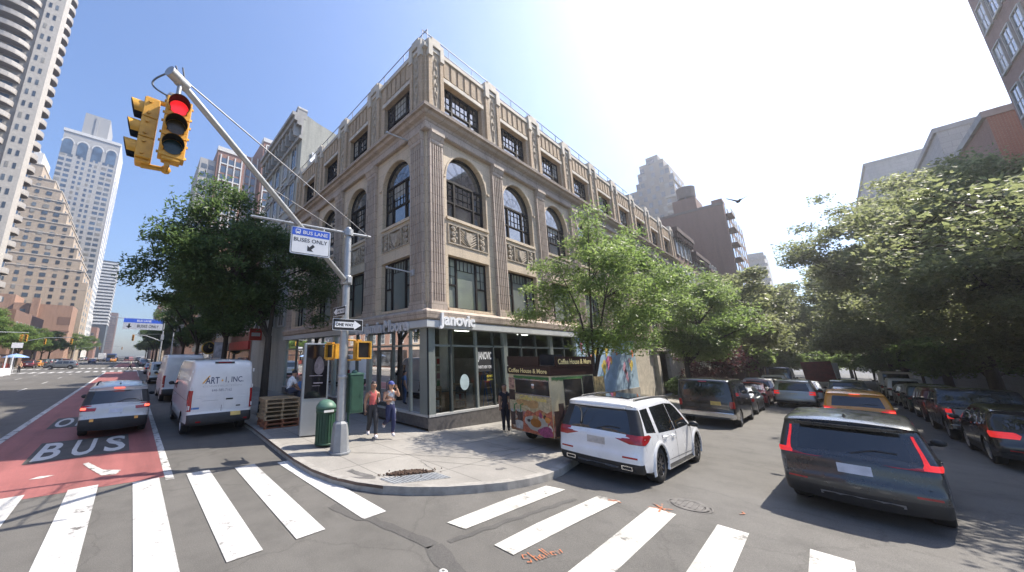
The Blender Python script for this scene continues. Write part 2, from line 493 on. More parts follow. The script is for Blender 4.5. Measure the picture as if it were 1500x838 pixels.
# north-east block pavement: kerb line from avenue round the corner and down the street
KERB = [(3.74, 74.0), (3.74, 40), (3.72, 20.0), (3.70, 13.64), (3.56, 10.75), (3.48, 8.9), (3.52, 7.9), (3.66, 7.15), (3.90, 6.55), (4.21, 6.05), (4.62, 5.63), (5.15, 5.24), (5.75, 4.93), (6.4, 4.68), (7.0, 4.54), (7.6, 4.47), (8.3, 4.5), (9.2, 4.66), (10.5, 4.86), (12, 5.0), (16, 5.05), (30, 5.05), (60, 5.05), (120, 5.05)]
def offset_line(pts, d):
    out = []
    for i, p in enumerate(pts):
        a = Vector(pts[max(i - 1, 0)]); c = Vector(pts[min(i + 1, len(pts) - 1)])
        t = (c - a).normalized(); out.append((p[0] - t.y * d, p[1] + t.x * d))
    return out
KIN = offset_line(KERB, .17)     # kerb runs south then east: left of travel = pavement side
def pavement(name, kerb, kin, back, hgt=.15):
    poly = list(kin) + back
    drape(name, [poly], hgt, M_conc, sp=2.0)
    b = MB(); n = len(kerb)
    top = [(x, y, gz(x) + hgt + .004) for x, y in kerb]; ins = [(x, y, gz(x) + hgt + .004) for x, y in kin]; low = [(x, y, gz(x) - .02) for x, y in kerb]
    ed = [(x, y, gz(x) + hgt - .055) for x, y in offset_line(kerb, -.004)]; ed2 = [(x, y, gz(x) + hgt - .0) for x, y in offset_line(kerb, -.004)]
    b.add(top + ins, [(i, i + 1, n + i + 1, n + i) for i in range(n - 1)], 0)
    b.add(top + low, [(i, i + 1, n + i + 1, n + i) for i in range(n - 1)], 0)
    b.add(ed + ed2, [(i, i + 1, n + i + 1, n + i) for i in range(n - 1)], 1) if len(kerb) < 20 else b.add(ed[:10] + ed2[:10], [(i, i + 1, 10 + i + 1, 10 + i) for i in range(9)], 1)
    b.build(name.replace("sidewalk", "kerb"), [M_kerb, M_kerb_steel])["kind"] = "structure"
pavement("sidewalk", KERB, KIN, [(120, 40), (40, 74)])
# south side of the street, and west side of the avenue with its next block, and the block beyond the cross street
SK = [(130, -4.75), (60, -4.75), (30, -4.75), (14, -4.75), (10, -5.2), (7, -7), (5.5, -10), (5, -30)]
pavement("sidewalk_south", SK, offset_line(SK, .17), [(130, -30)])
WK = [(-17.5, 5), (-17.5, 40), (-17.5, 68), (-19, 72), (-23, 75), (-60, 75)]
pavement("sidewalk_west", WK, offset_line(WK, .17), [(-60, 5)])
WN = [(-60, 93), (-23, 93), (-19, 96), (-17.5, 100), (-17.5, 152), (-60, 154)]
pavement("sidewalk_far_west", WN, offset_line(WN, .17), [])
EN = [(60, 154), (3.8, 150), (3.8, 100), (6, 96), (10, 93), (60, 93)]
pavement("sidewalk_far_east", EN, offset_line(EN, .17), [])
WF = [(-60, 182), (-22, 182), (-17.5, 187), (-17.5, 900), (-60, 900)]
pavement("sidewalk_distant_west", WF, offset_line(WF, .17), [])
EF = [(60, 900), (3.8, 900), (3.8, 187), (8, 182), (60, 182)]
pavement("sidewalk_distant_east", EF, offset_line(EF, .17), [])

# bus lane
drape("bus_lane", [[(-2.80, 10.35), (1.02, 9.95), (1.02, 72), (-2.86, 72)]], .004, M_red, sp=6)
drape("far_bus_lane", [[(-2.8, 99), (1.0, 99), (1.0, 152), (-2.8, 152)], [(-2.8, 188), (1, 188), (1, 600), (-2.8, 600)]], .004, M_red)
drape("lane_line", [[(-2.98, 10.4), (-2.78, 10.36), (-2.80, 72), (-3.0, 72)], [(.93, 9.7), (1.09, 9.66), (1.06, 40), (.94, 40)], [(.94, 56), (1.06, 56), (1.06, 72), (.94, 72)]], .008, M_white_worn, sp=8)
dash = []
for y in range(-6, 150, 9):
    if 72 < y + 3 < 98: continue
    for x in (-6.3, -9.6, -12.9):
        dash.append([(x - .06, y), (x + .06, y), (x + .06, y + 3), (x - .06, y + 3)])
dash += [[(-3.0, 99), (-2.84, 99), (-2.84, 152), (-3, 152)], [(-14.1, 20), (-13.98, 20), (-13.98, 70), (-14.1, 70)]]
drape("lane_dashes", dash, .008, M_white_worn)
# lettering on the lane, on dark panels
b = MB(); b2 = MB()
def lane_text(t, x0, x1, y0, y1):
    text_mb(t, lambda a, c, d: (x0 + a, y0 + c, .016), x1 - x0, y1 - y0, mb=b)
v, f, bb = TX["BUS"]
for k, ch in enumerate('BUS'): text_mb(ch, lambda a, c, d, k=k: (-1.68 + k * .70 + a, 13.4 + c, .016), .48, 2.3, mb=b)
for k, ch in enumerate("ONLY"):
    text_mb(ch, lambda a, c, d, k=k: (-2.0 + k * .64 + a, 18.9 + c, .016), .5, 2.4, mb=b)
o = b.build("lane_lettering", mat("lane_letter_paint", (.55, .545, .52), .8, var=.12, scale=6)); o["kind"] = "structure"
drape("lane_lettering_panel", [[(-1.78, 13.2), (.30, 13.2), (.26, 15.9), (-1.80, 15.9)], [(-2.1, 18.7), (.66, 18.7), (.66, 21.5), (-2.1, 21.5)]], .010, M_dark_asph)
# leftover white bits in the lane
drape("paint_scrap", [[(-.60, 12.35), (-.50, 12.42), (-.18, 11.45), (.16, 11.15), (.08, 10.85), (-.18, 10.95), (-.42, 11.7)], [(-1.4, 11.6), (-1.25, 11.75), (-1.0, 11.65), (-1.2, 11.55)], [(-.1, 14.9), (.05, 15.0), (.1, 14.85)]], .012, M_white_worn)

def stripe(pts): return pts
CW1 = []
for xc, y0, y1, sh in ((3.45, 9.36, 5.38, .14), (2.52, 9.62, 5.48, -.03), (1.56, 9.85, 5.5, .0), (.60, 9.95, 5.1, 0), (-.42, 10.25, 5.0, 0), (-1.5, 10.45, 4.9, 0), (-2.6, 10.6, 4.8, 0), (-3.7, 10.7, 4.7, 0), (-4.8, 10.8, 4.7, 0)):
    CW1.append([(xc - .23, y0), (xc - .23 + sh, y1), (xc + .23 + sh, y1), (xc + .23, y0)])
drape("avenue_crosswalk", CW1, .012, M_white, sp=1.5)
CW2 = [[(4.42, 4.14), (4.45, 3.82 + .27), (5.9, 4.02), (7.42, 3.98), (7.3, 4.34), (6, 4.4), (4.36, 4.42)],
       [(4.42, 3.52), (4.42, 3.2), (6, 3.12), (7.72, 3.04), (7.66, 3.42), (5.5, 3.5)],
       [(4.5, 2.55), (4.5, 2.18), (7.9, 2.2), (7.9, 2.6)], [(4.6, 1.6), (4.6, 1.22), (8.0, 1.28), (8.0, 1.66)], [(4.6, .6), (4.6, .2), (8.1, .25), (8.1, .65)],
       [(4.6, -.4), (4.6, -.8), (8.1, -.75), (8.1, -.35)], [(4.6, -1.4), (4.6, -1.8), (8.1, -1.75), (8.1, -1.35)], [(4.6, -2.4), (4.6, -2.8), (8.1, -2.75), (8.1, -2.35)], [(4.6, -3.4), (4.6, -3.8), (8.1, -3.75), (8.1, -3.35)]]
drape("street_crosswalk", CW2, .012, M_white_old, sp=.5)
far = []
for x in np.arange(-16.5, 3.4, 1.0):
    far += [[(x, 74), (x + .5, 74), (x + .5, 78.5), (x, 78.5)], [(x, 92), (x + .5, 92), (x + .5, 96.5), (x, 96.5)], [(x, 156), (x + .5, 156), (x + .5, 161), (x, 161)], [(x, 178), (x + .5, 178), (x + .5, 183), (x, 183)]]
drape("distant_crosswalk", far, .012, M_white)

# dark repair seams, orange survey marks, manhole, blade marker
rnd = random.Random(3)
def wobble(pts, wd):
    L = []; Rr = []
    for i, (x, y) in enumerate(pts):
        a = Vector(pts[max(i - 1, 0)]); c = Vector(pts[min(i + 1, len(pts) - 1)]); t = (c - a).normalized()
        w1 = wd * rnd.uniform(.6, 1.3); w2 = wd * rnd.uniform(.6, 1.3)
        L.append((x - t.y * w1, y + t.x * w1)); Rr.append((x + t.y * w2, y - t.x * w2))
    return L + Rr[::-1]
def dense(a, c, n): return [(a[0] + (c[0] - a[0]) * i / n + rnd.uniform(-.03, .03), a[1] + (c[1] - a[1]) * i / n + rnd.uniform(-.03, .03)) for i in range(n + 1)]
seam = [wobble(dense((3.2, 6.2), (3.75, 4.1), 12), .10), wobble(dense((3.7, 4.05), (3.0, 1.6), 12), .14), wobble(dense((3.95, 4.0), (7.1, 3.62), 14), .05)]
drape("asphalt_seam", seam, .005, M_dark_asph, sp=.5)
M_orange = paint_mat("orange_spray", (.55, .17, .06), ASPH, .47, 12)
def spray(strokes, wd):
    return [wobble([p for p in s], wd) for s in strokes]
om = [[(7.86, 2.62), (7.95, 2.45), (8.1, 2.3)], [(8.15, 2.62), (8.0, 2.45), (7.85, 2.28)], [(7.75, 2.42), (8.0, 2.45), (8.25, 2.5)], [(7.55, 3.2), (7.62, 3.12), (7.7, 3.1)], [(7.62, 3.22), (7.66, 3.1), (7.64, 3.0)],
      [(8.9, 1.5), (9.0, 1.45), (9.1, 1.5)], [(2.9, 3.85), (2.95, 3.82), (3.0, 3.86)]]
drape("survey_mark", spray(om, .016), .014, M_orange, sp=None)
# scrawled word beside the second street stripe
v3 = []
base = Vector((4.46, 2.93)); ux = Vector((.56, -.16)); uy = Vector((.07, .21))
word = [[(.08, .8), (-.02, .9), (-.08, .6), (.06, .45), (.0, .1), (-.1, .2)], [(.16, 1), (.17, .1)], [(.17, .5), (.25, .5), (.27, .1)], [(.40, .5), (.32, .4), (.34, .1), (.42, .2), (.42, .5), (.45, .1)], [(.52, 1), (.53, .1)], [(.60, 1), (.61, .1)], [(.70, .5), (.66, .2), (.74, .1), (.78, .4), (.70, .5)], [(.84, .5), (.87, .1), (.91, .4), (.95, .1), (1.0, .5)]]
for s in word: v3.append(wobble([tuple(base + ux * p[0] + uy * p[1]) for p in s], .010))
drape("survey_scrawl", v3, .014, M_orange)
b = MB(); cx, cy = 8.62, 2.16
for r0, r1, z in ((.0, .22, .016), (.235, .29, .020), (.32, .345, .012)):
    n = 28
    b.add([(cx + r0 * math.cos(2 * PI * k / n), cy + r0 * math.sin(2 * PI * k / n), gz(cx) + z) for k in range(n)] + [(cx + r1 * math.cos(2 * PI * k / n), cy + r1 * math.sin(2 * PI * k / n), gz(cx) + z) for k in range(n)], [(k, (k + 1) % n, n + (k + 1) % n, n + k) for k in range(n)], 0)
for k in range(6):
    b.box(cx - .16, cx + .16, cy - .2 + k * .08, cy - .17 + k * .08, gz(cx) + .016, gz(cx) + .022)
M_iron = mat("cast_iron", (.125, .117, .108), .6, .2, .35, 9)
tag(b.build("manhole_cover", M_iron), "round iron manhole cover in the street beside the orange sprayed cross", "manhole")
b = MB(); b.lathe([(.0, .02), (.045, .02), (.06, .008), (.062, 0)], 14, (3.42, 3.55, .0)); b.lathe([(.0, .022), (.022, .022)], 10, (3.42, 3.55, 0), 1)
tag(b.build("survey_disc", [mat("worn_white", (.55, .55, .53), .6), M_iron]), "small round white survey disc in the road where the dark seams meet", "road marker")
b = MB(); cx, cy = 2.62, 2.72
n = 30
b.lathe([(0, .013), (.30, .013), (.33, .018), (.40, .018), (.41, 0)], n, (cx, cy, 0))
tag(b.build("valve_cover", M_iron), "round iron cover in the road at the bottom edge of the view", "manhole")

# tactile plate, earth patch and score lines on the corner
def fr_quad(a, bb, c, d): return [a, bb, c, d]
plate = [(4.33, 6.52), (4.22, 6.2), (4.72, 5.72), (5.25, 5.42), (5.62, 6.02), (5.0, 6.42)]
pv = MB()
A0 = Vector((4.36, 6.42)); U = Vector((5.58, 5.98)) - A0; V = Vector((4.42, 5.98)) - A0
def PP(a, c, h=0): q = A0 + U * a + V * c; return (q.x, q.y, gz(q.x) + .15 + .008 + h)
pv.add([PP(0, 0), PP(1, 0), PP(1, 1), PP(0, 1)], [(0, 1, 2, 3)], 0)
for i in range(15):
    a = (i + .5) / 15
    for hx in (.012,):
        pv.add([PP(a - .018, .05), PP(a + .018, .05), PP(a + .018, .95), PP(a - .018, .95), PP(a - .012, .05, .01), PP(a + .012, .05, .01), PP(a + .012, .95, .01), PP(a - .012, .95, .01)], [(4, 5, 6, 7), (0, 1, 5, 4), (1, 2, 6, 5), (2, 3, 7, 6), (3, 0, 4, 7)], 0)
tag(pv.build("tactile_plate", mat("plate_metal", (.36, .37, .37), .55, .2, .2, 8)), "ribbed grey metal plate set in the corner pavement in front of the earth patch", "plate")
pit = []
for k in range(26):
    t = 2 * PI * k / 26; rr = 1 + rnd.uniform(-.22, .22)
    q = A0 + U * (.62 + .40 * rr * math.cos(t)) + V * (-.38 + .33 * rr * math.sin(t)); pit.append((q.x, q.y))
M_earth = mat("earth", (.07, .042, .028), .95, var=.5, scale=14, bmp=.8)
drape("soil", [pit], .157, M_earth, sp=.12)
b = MB()
for k in range(420):
    t = rnd.uniform(0, 2 * PI); rr = abs(rnd.gauss(0, .62))
    q = A0 + U * (.62 + .40 * rr * math.cos(t)) + V * (-.38 + .36 * rr * math.sin(t))
    s = rnd.uniform(.008, .03) * (1.3 if rr < 1 else .7)
    b.ball((q.x, q.y, gz(q.x) + .158 + s * .4), s, 5, 0, (1, rnd.uniform(.6, 1.4), .7))
tag(b.build("soil_crumbs", M_earth), kind="stuff")
crk = [wobble(dense((4.9, 8.55), (8.3, 5.2), 30), .008), wobble(dense((5.62, 6.02), (5.9, 6.9), 8), .006), wobble(dense((5.9, 6.9), (7.0, 5.6), 10), .006), wobble(dense((8.0, 6.4), (9.2, 6.2), 8), .008), wobble(dense((8.6, 6.9), (8.9, 6.2), 8), .007)]
drape("pavement_joint", crk, .155, mat("joint", (.05, .047, .042), .9), sp=None)
drape("pavement_stain", [wobble(dense((3.72, 7.0), (4.35, 6.55), 6), .06), wobble(dense((4.15, 7.3), (4.30, 6.5), 8), .09), wobble(dense((6.9, 5.35), (7.2, 5.3), 5), .06)], .153, mat("stain", (.12, .115, .11), .9, var=.4, scale=9), sp=None)
# ------------------------------------------------------------------ corner building
M_terra = brick_mat("terracotta", (.56, .45, .315), (.61, .495, .35), (.38, .30, .21), 1.05, .52, 'auto', .7, .010, stain=.22)
M_terra_grey = brick_mat("terracotta_grey", (.42, .34, .27), (.465, .38, .305), (.25, .20, .16), .95, .42, 'auto', .75, .012, stain=.3)
M_blind = mat("window_blind", (.34, .33, .29), .7, var=.15, scale=2)
BR = random.Random(17)
M_buff = brick_mat("buff_brick", (.46, .345, .225), (.53, .41, .28), (.36, .28, .20), .24, .075, 'auto', .9, .010, stain=.25)
M_lime = mat("limestone", (.52, .47, .39), .8, var=.2, scale=2.5, bmp=.15)
M_carve = mat("carved_stone", (.40, .335, .25), .8, var=.3, scale=6, bmp=.3)
M_frame = mat("dark_frame", (.022, .019, .018), .75, var=.2, spec=.2)
M_gl_arch = glass_mat("arch_glass", (.055, .06, .06), .03, .6, .5, ior=2.1)
M_gl_lo = glass_mat("frosted_glass", (.22, .245, .22), .06, .22, .35, ior=1.7)
M_gl_hi = glass_mat("upper_glass", (.045, .05, .055), .03, .7, .6, ior=2.1)
M_alu = mat("shop_metal", (.30, .335, .315), .4, .55, .08, 1.5)
M_alu_dk = mat("shop_metal_dark", (.10, .115, .11), .4, .5, .1, 2)
M_granite = mat("granite_base", (.10, .092, .088), .45, var=.35, scale=9)
M_shopglass = clear_glass("shop_glass", (.74, .81, .78))
M_fascia = mat("fascia", (.50, .51, .50), .5, var=.1, scale=1.2)
M_sign_grey = mat("sign_letter_grey", (.62, .62, .62), .45, .2, .08)
M_sign_white = mat("sign_letter_white", (.78, .78, .77), .4, 0, .05)
M_black = mat("black_matte", (.012, .012, .013), .6, var=.3)
M_rail = mat("rail_steel", (.16, .17, .19), .5, .6, .2, 4)
M_roof = mat("roofing", (.10, .10, .10), .9, var=.3)

BX, BY = 8.52, 9.48
bld = thing("corner_building", "four storey tan terracotta corner building with arched windows and a glazed shop at street level", "building", (BX, BY, 0))

class Face:
    """facade frame in building coordinates: u along the wall, z up, n outward"""
    def __init__(s, o, u, n): s.o = Vector((o[0], o[1], 0)); s.u = Vector((u[0], u[1], 0)); s.n = Vector((n[0], n[1], 0))
    def __call__(s, u, z, n=0.0):
        p = s.o + s.u * u + s.n * n; return (p.x, p.y, z)
FR = Face((0, 0), (1, 0), (0, -1)); FL = Face((0, 0), (0, 1), (-1, 0))
LENR, LENL = 38.7, 15.3

def fbox(b, F, u0, u1, z0, z1, n0, n1, m=0):
    vs = [F(u, z, n) for n in (n0, n1) for u, z in ((u0, z0), (u1, z0), (u1, z1), (u0, z1))]
    b.add(vs, [(0, 1, 2, 3), (7, 6, 5, 4), (0, 4, 5, 1), (1, 5, 6, 2), (2, 6, 7, 3), (3, 7, 4, 0)], m)

def fprofile(b, F, prof, u0, u1, m=0, e0=0.0, e1=0.0):
    """moulding: (z,n) polyline swept along u; e = 1 mitres an outside corner at that end"""
    n = len(prof)
    vs = [F(u0 - e0 * p[1], p[0], p[1]) for p in prof] + [F(u1 + e1 * p[1], p[0], p[1]) for p in prof]
    b.add(vs, [(i, i + 1, n + i + 1, n + i) for i in range(n - 1)], m)

def arch_poly(uc, hw, z0, zs, n=16):
    return [(uc - hw, z0), (uc + hw, z0)] + [(uc + hw * math.cos(PI * i / n), zs + hw * math.sin(PI * i / n)) for i in range(n + 1)]
def rect(u0, u1, z0, z1): return [(u0, z0), (u1, z0), (u1, z1), (u0, z1)]

def holed(b, F, outer, holes, depth, m=0, n0=0.0, extra=()):
    v, f = cdt(outer, holes, extra)
    b.add([F(p.x, p.y, n0) for p in v], f, m)
    for h in holes:
        k = len(h)
        b.add([F(*p, n0) for p in h] + [F(*p, n0 - depth) for p in h], [(i, (i + 1) % k, k + (i + 1) % k, k + i) for i in range(k)], m)

def window(F, uc, hw, z0, z1, arch=0.0, style="sash", gl=None, n=-.26, parent=None):
    """one window: frame part with its panes as a sub-part"""
    b = MB(); zs = z1
    fw = .075
    if arch: outer = arch_poly(uc, hw, z0, zs); inner = arch_poly(uc, hw - fw, z0 + fw, zs)
    else: outer = rect(uc - hw, uc + hw, z0, z1); inner = rect(uc - hw + fw, uc + hw - fw, z0 + fw, z1 - fw)
    holed(b, F, outer, [inner], .07, 0, n + .04)
    def bar(u0, u1, za, zb, d=.03): fbox(b, F, u0, u1, za, zb, n - .04, n + d)
    def muntins(u0, u1, za, zb, nx, nz, t=.007):
        for i in range(1, nx): bar(u0 + (u1 - u0) * i / nx - t / 2, u0 + (u1 - u0) * i / nx + t / 2, za, zb, .012)
        for j in range(1, nz): bar(u0, u1, za + (zb - za) * j / nz - t / 2, za + (zb - za) * j / nz + t / 2, .0115)
    s1, s2 = uc - hw * .48, uc + hw * .48
    zm = z0 + (z1 - z0) * .46
    bar(s1 - .05, s1 + .05, z0 + fw, z1 - (0 if arch else fw), .05); bar(s2 - .05, s2 + .05, z0 + fw, z1 - (0 if arch else fw), .05)
    if arch:
        bar(uc - hw + fw, uc + hw - fw, zs - .05, zs + .05, .06)
        for k in (1, 2, 3, 4, 5):                                # fan of thin bars
            a = PI * k / 6; p0 = (uc + .12 * hw * math.cos(a), zs + .05 + .12 * hw * math.sin(a)); p1 = (uc + (hw - fw) * math.cos(a), zs + (hw - fw) * math.sin(a))
            b.cyl(F(*p0, n + .01), F(*p1, n + .01), .006, n=4)
        b.tube([F(uc + hw * .5 * math.cos(PI * i / 12), zs + hw * .5 * math.sin(PI * i / 12), n + .01) for i in range(13)], .006, 4)
        bar(uc - hw + fw, s1 - .05, zm - .03, zm + .03, .045); bar(s2 + .05, uc + hw - fw, zm - .03, zm + .03, .045); bar(s1 + .05, s2 - .05, zm - .028, zm + .028, .045)
        muntins(uc - hw + fw, s1 - .05, zm, zs, 2, 3); muntins(s2 + .05, uc + hw - fw, zm, zs, 2, 3); muntins(s1, s2, zm, zs, 4, 3)
    elif style == "shop":
        bar(uc - hw + fw, s1 - .05, zm - .03, zm + .03, .045); bar(s2 + .05, uc + hw - fw, zm - .031, zm + .031, .045)
        muntins(uc - hw + fw, s1 - .05, zm, z1, 2, 3); muntins(s2 + .05, uc + hw - fw, zm, z1, 2, 3); bar(s1 + .05, s2 - .05, z1 - .52, z1 - .505, .012); muntins(s1, s2, z1 - .51, z1, 5, 1)
    else:
        for a, c in ((uc - hw + fw, s1 - .05), (s1 + .05, s2 - .05), (s2 + .05, uc + hw - fw)): bar(a, c, zm - .032, zm + .032, .045)
        muntins(uc - hw + fw, s1 - .05, zm, z1, 2, 3); muntins(s1, s2, zm, z1, 4, 3); muntins(s2 + .05, uc + hw - fw, zm, z1, 2, 3)
    f = b.build("window", M_frame, parent)
    g = MB()
    v, t = cdt(outer); g.add([F(p.x, p.y, n - .02) for p in v], t, 0)
    g.build("pane", gl, f)
    zt = (zs if arch else z1 - fw); k = BR.random()
    if style != "shop" and k < .62:
        lo = zt - (zt - z0) * BR.uniform(.15, .55)
        for a, c in (((s1 + .05, s2 - .05),) if k < .3 else ((uc - hw + fw, s1 - .05), (s2 + .05, uc + hw - fw)) if k < .45 else ((uc - hw + fw, s1 - .05), (s1 + .05, s2 - .05), (s2 + .05, uc + hw - fw))):
            bb = MB(); bb.add([F(a, lo, n - .012), F(c, lo, n - .012), F(c, zt, n - .012), F(a, zt, n - .012)], [(0, 1, 2, 3)]); bb.build("blind", M_blind, f)
    return f

def relief(b, F, u0, u1, z0, z1, n, m=0):
    """carved panel: three fields of scrolls and a shield"""
    w = u1 - u0; h = z1 - z0
    fbox(b, F, u0, u1, z0, z1, n - .13, n - .10, m)
    for a in (u0 + .02, u0 + w * .27, u0 + w * .73, u1 - .02): fbox(b, F, a - .025, a + .025, z0, z1, n - .12, n + .012, m)
    for a in (z0 + .025, z1 - .025): fbox(b, F, u0, u1, a - .024, a + .024, n - .12, n + .010, m)
    def scroll(c, r, fl, k0=1):
        b.tube([F(c[0] + fl * r * (1 - i / 22) * math.cos(i * .62), c[1] + k0 * r * (1 - i / 22) * math.sin(i * .62), n - .05 + .03 * (i / 20)) for i in range(18)], .042, 5, m)
    for cu, fl in ((u0 + w * .135, 1), (u0 + w * .865, -1)):
        for j in range(3):
            scroll((cu, z0 + h * (.2 + .3 * j)), h * .14, fl if j % 2 else -fl, 1)
            b.ball(F(cu + fl * w * .06, z0 + h * (.34 + .28 * j), n - .04), .065, 6, m)
    c = u0 + w * .5
    for i in range(-3, 4):
        for sg in (-1, 1):
            p0 = (c + sg * .1, z0 + h * .5 + i * h * .13 - .05); p1 = (c + sg * w * .2, z0 + h * .5 + i * h * .13 + .22)
            p0 = (p0[0], min(max(p0[1], z0 + .07), z1 - .07)); p1 = (p1[0], min(max(p1[1], z0 + .07), z1 - .07))
            b.cyl(F(*p0, n - .06), F(*p1, n - .05), .034, n=5, m=m)
    b.add([F(c + x * .2, z0 + h * .5 + y * h * .36, n + .02) for x, y in ((-1, .8), (1, .8), (1, -.1), (0, -1), (-1, -.1))] + [F(c + x * .24, z0 + h * .5 + y * h * .42, n - .05) for x, y in ((-1, .8), (1, .8), (1, -.1), (0, -1), (-1, -.1))],
          [(0, 1, 2, 3, 4)] + [(i, (i + 1) % 5, 5 + (i + 1) % 5, 5 + i) for i in range(5)], m)
    scroll((c, z0 + h * .55), h * .12, 1)

def pilaster(F, u0, u1, parent, name="pilaster"):
    b = MB(); w = u1 - u0; N = .15; nf = 5
    fbox(b, F, u0 - .05, u1 + .05, 4.36, 4.62, 0, N + .05); fbox(b, F, u0 - .02, u1 + .02, 4.62, 4.74, 0, N + .025)
    # fluted shaft
    prof = [(u0, 0), (u0, N)]
    mg = .07; fwid = (w - 2 * mg) / nf
    for i in range(nf):
        a = u0 + mg + i * fwid
        prof += [(a + .02, N), (a + .03, N - .045), (a + fwid - .03, N - .045), (a + fwid - .02, N)]
    prof += [(u1, N), (u1, 0)]
    k = len(prof); za, zb = 4.74, 11.60
    b.add([F(p[0], za, p[1]) for p in prof] + [F(p[0], zb, p[1]) for p in prof], [(i, i + 1, k + i + 1, k + i) for i in range(k - 1)], 0)
    fprofile(b, F, [(11.60, 0), (11.60, N + .01), (11.67, N + .03), (11.77, N + .03), (11.83, N + .06), (11.97, N + .10), (12.01, N + .14), (12.155, N + .14), (12.155, 0)], u0 - .0, u1 + .0)
    for e in (u0, u1):
        b.add([F(e, z, nn) for z, nn in [(11.60, 0), (11.60, N + .01), (11.67, N + .03), (11.83, N + .06), (12.01, N + .14), (12.155, N + .14), (12.155, 0)]], [tuple(range(7))], 0)
    b.build(name, M_terra_grey, parent)

def pier_top(F, u0, u1, parent):
    """attic pier: brick sides, carved middle, pale stepped cap"""
    b = MB(); w = u1 - u0; N = .12; a, c = u0 + w * .22, u1 - w * .22
    fbox(b, F, u0, a, 13.19, 16.55, 0, N, 0); fbox(b, F, c, u1, 13.19, 16.55, 0, N, 0)
    fbox(b, F, a, c, 13.19, 16.55, .0, .045, 1)
    fbox(b, F, u0 - .03, u0 + w * .24, 16.1, 16.72, 0, N + .05, 2); fbox(b, F, u1 - w * .24, u1 + .03, 16.1, 16.72, 0, N + .05, 2)
    fbox(b, F, u0 - .02, u1 + .02, 16.72, 17.0, -.25, N + .04, 2); fbox(b, F, u0 + w * .2, u1 - w * .2, 17.0, 17.2, -.22, N + .02, 2)
    m = (a + c) / 2; hw = (c - a) / 2
    for s in (-1, 1):                                            # slender carved lozenges
        for k in (0, 1):
            b.tube([F(m + s * hw * (.78 - .25 * k) * math.sin(PI * i / 12) * (1 - .35 * math.sin(PI * i / 6) ** 2), 13.7 + i * .21, .055) for i in range(13)], .024, 5, 1)
    for zz in (14.3, 14.75, 15.2, 15.65, 16.05): b.ball(F(m, zz, .05), .07, 7, 1, (1, 1, 1.5))
    b.build("attic_pier", [M_buff, M_carve, M_lime], parent)

def facade(F, L, pil, wins, hw, zs, corner_end):
    """pil = pilaster spans, wins = window centres"""
    wallb = MB()
    holes = []
    for uc in wins: holes += [rect(uc - hw, uc + hw, 4.57, 6.83), rect(uc - hw + .02, uc + hw - .02, 7.34, 8.24), arch_poly(uc, hw, 8.53, zs)]
    holed(wallb, F, rect(0, L, 4.30, 12.5), holes, .34, 0)
    for uc in wins:
        # raised surround of the arch and the sills
        n = 18; ro, ri = hw + .09, hw + .02
        vs = [F(uc + r * math.cos(PI * i / n), zs + r * math.sin(PI * i / n), d) for i in range(n + 1) for r, d in ((ri, 0), (ri, .025), (ro, .025), (ro, 0))]
        wallb.add(vs, [(4 * i + j, 4 * i + j + 1, 4 * i + j + 5, 4 * i + j + 4) for i in range(n) for j in range(3)], 0)
        fbox(wallb, F, uc - hw - .06, uc + hw + .06, 8.40, 8.53, 0, .07); fbox(wallb, F, uc - hw - .06, uc + hw + .06, 4.46, 4.57, 0, .06)
        fbox(wallb, F, uc - hw - .22, uc - hw - .10, zs - .08, zs + .02, 0, .075); fbox(wallb, F, uc + hw + .10, uc + hw + .22, zs - .08, zs + .02, 0, .075)
    holed(wallb, F, rect(0, L, 13.10, 16.50), [rect(uc - hw, uc + hw, 13.24, 15.26) for uc in wins], .34, 1)
    wallb.build("wall", [M_terra, M_buff], bld)
    for uc in wins:
        rb1 = MB(); relief(rb1, F, uc - hw + .02, uc + hw - .02, 7.34, 8.24, .03); rb1.build("relief_panel", M_carve, bld)
        window(F, uc, hw, 4.57, 6.83, 0, "shop", M_gl_lo, parent=bld)
        window(F, uc, hw, 8.53, zs, 1, "arch", M_gl_arch, parent=bld)
        window(F, uc, hw, 13.24, 15.26, 0, "sash", M_gl_hi, parent=bld)
        lb = MB(); fbox(lb, F, uc - hw - .12, uc + hw + .12, 15.265, 15.47, 0, .06, 0); lb.build("lintel", M_lime, bld)
        fb = MB()
        nfl = 6; span = 2 * hw + .2
        for i in range(nfl):
            a = uc - span / 2 + span * (i + .16) / nfl
            fbox(fb, F, a, a + span / nfl * .66, 15.55, 16.42, 0, .05)
        fb.build("brick_rib", M_buff, bld)
    for u0, u1 in pil: pilaster(F, u0, u1, bld)
facade_defs = []
pilR = [(.10, .88)] + [(4.78 + 4.12 * k - .42, 4.78 + 4.12 * k + .42) for k in range(9)]
winR = [2.56 + 4.12 * k for k in range(9)]
pilL = [(.10, .88)] + [(4.07 + 3.56 * k - .42, 4.07 + 3.56 * k + .42) for k in range(3)] + [(14.55, 15.25)]
winL = [2.13 + 3.56 * k for k in range(4)]
facade(FR, LENR, pilR, winR, 1.36, 10.42, 1)
facade(FL, LENL, pilL, winL, 1.05, 10.62, 1)
for u0, u1 in pilR[1:]: pier_top(FR, u0 - .18, u1 + .18, bld)
for u0, u1 in pilL[1:]: pier_top(FL, u0 - .12, min(u1 + .12, LENL), bld)
pier_top(FR, .13, 1.06, bld); pier_top(FL, .13, .95, bld)
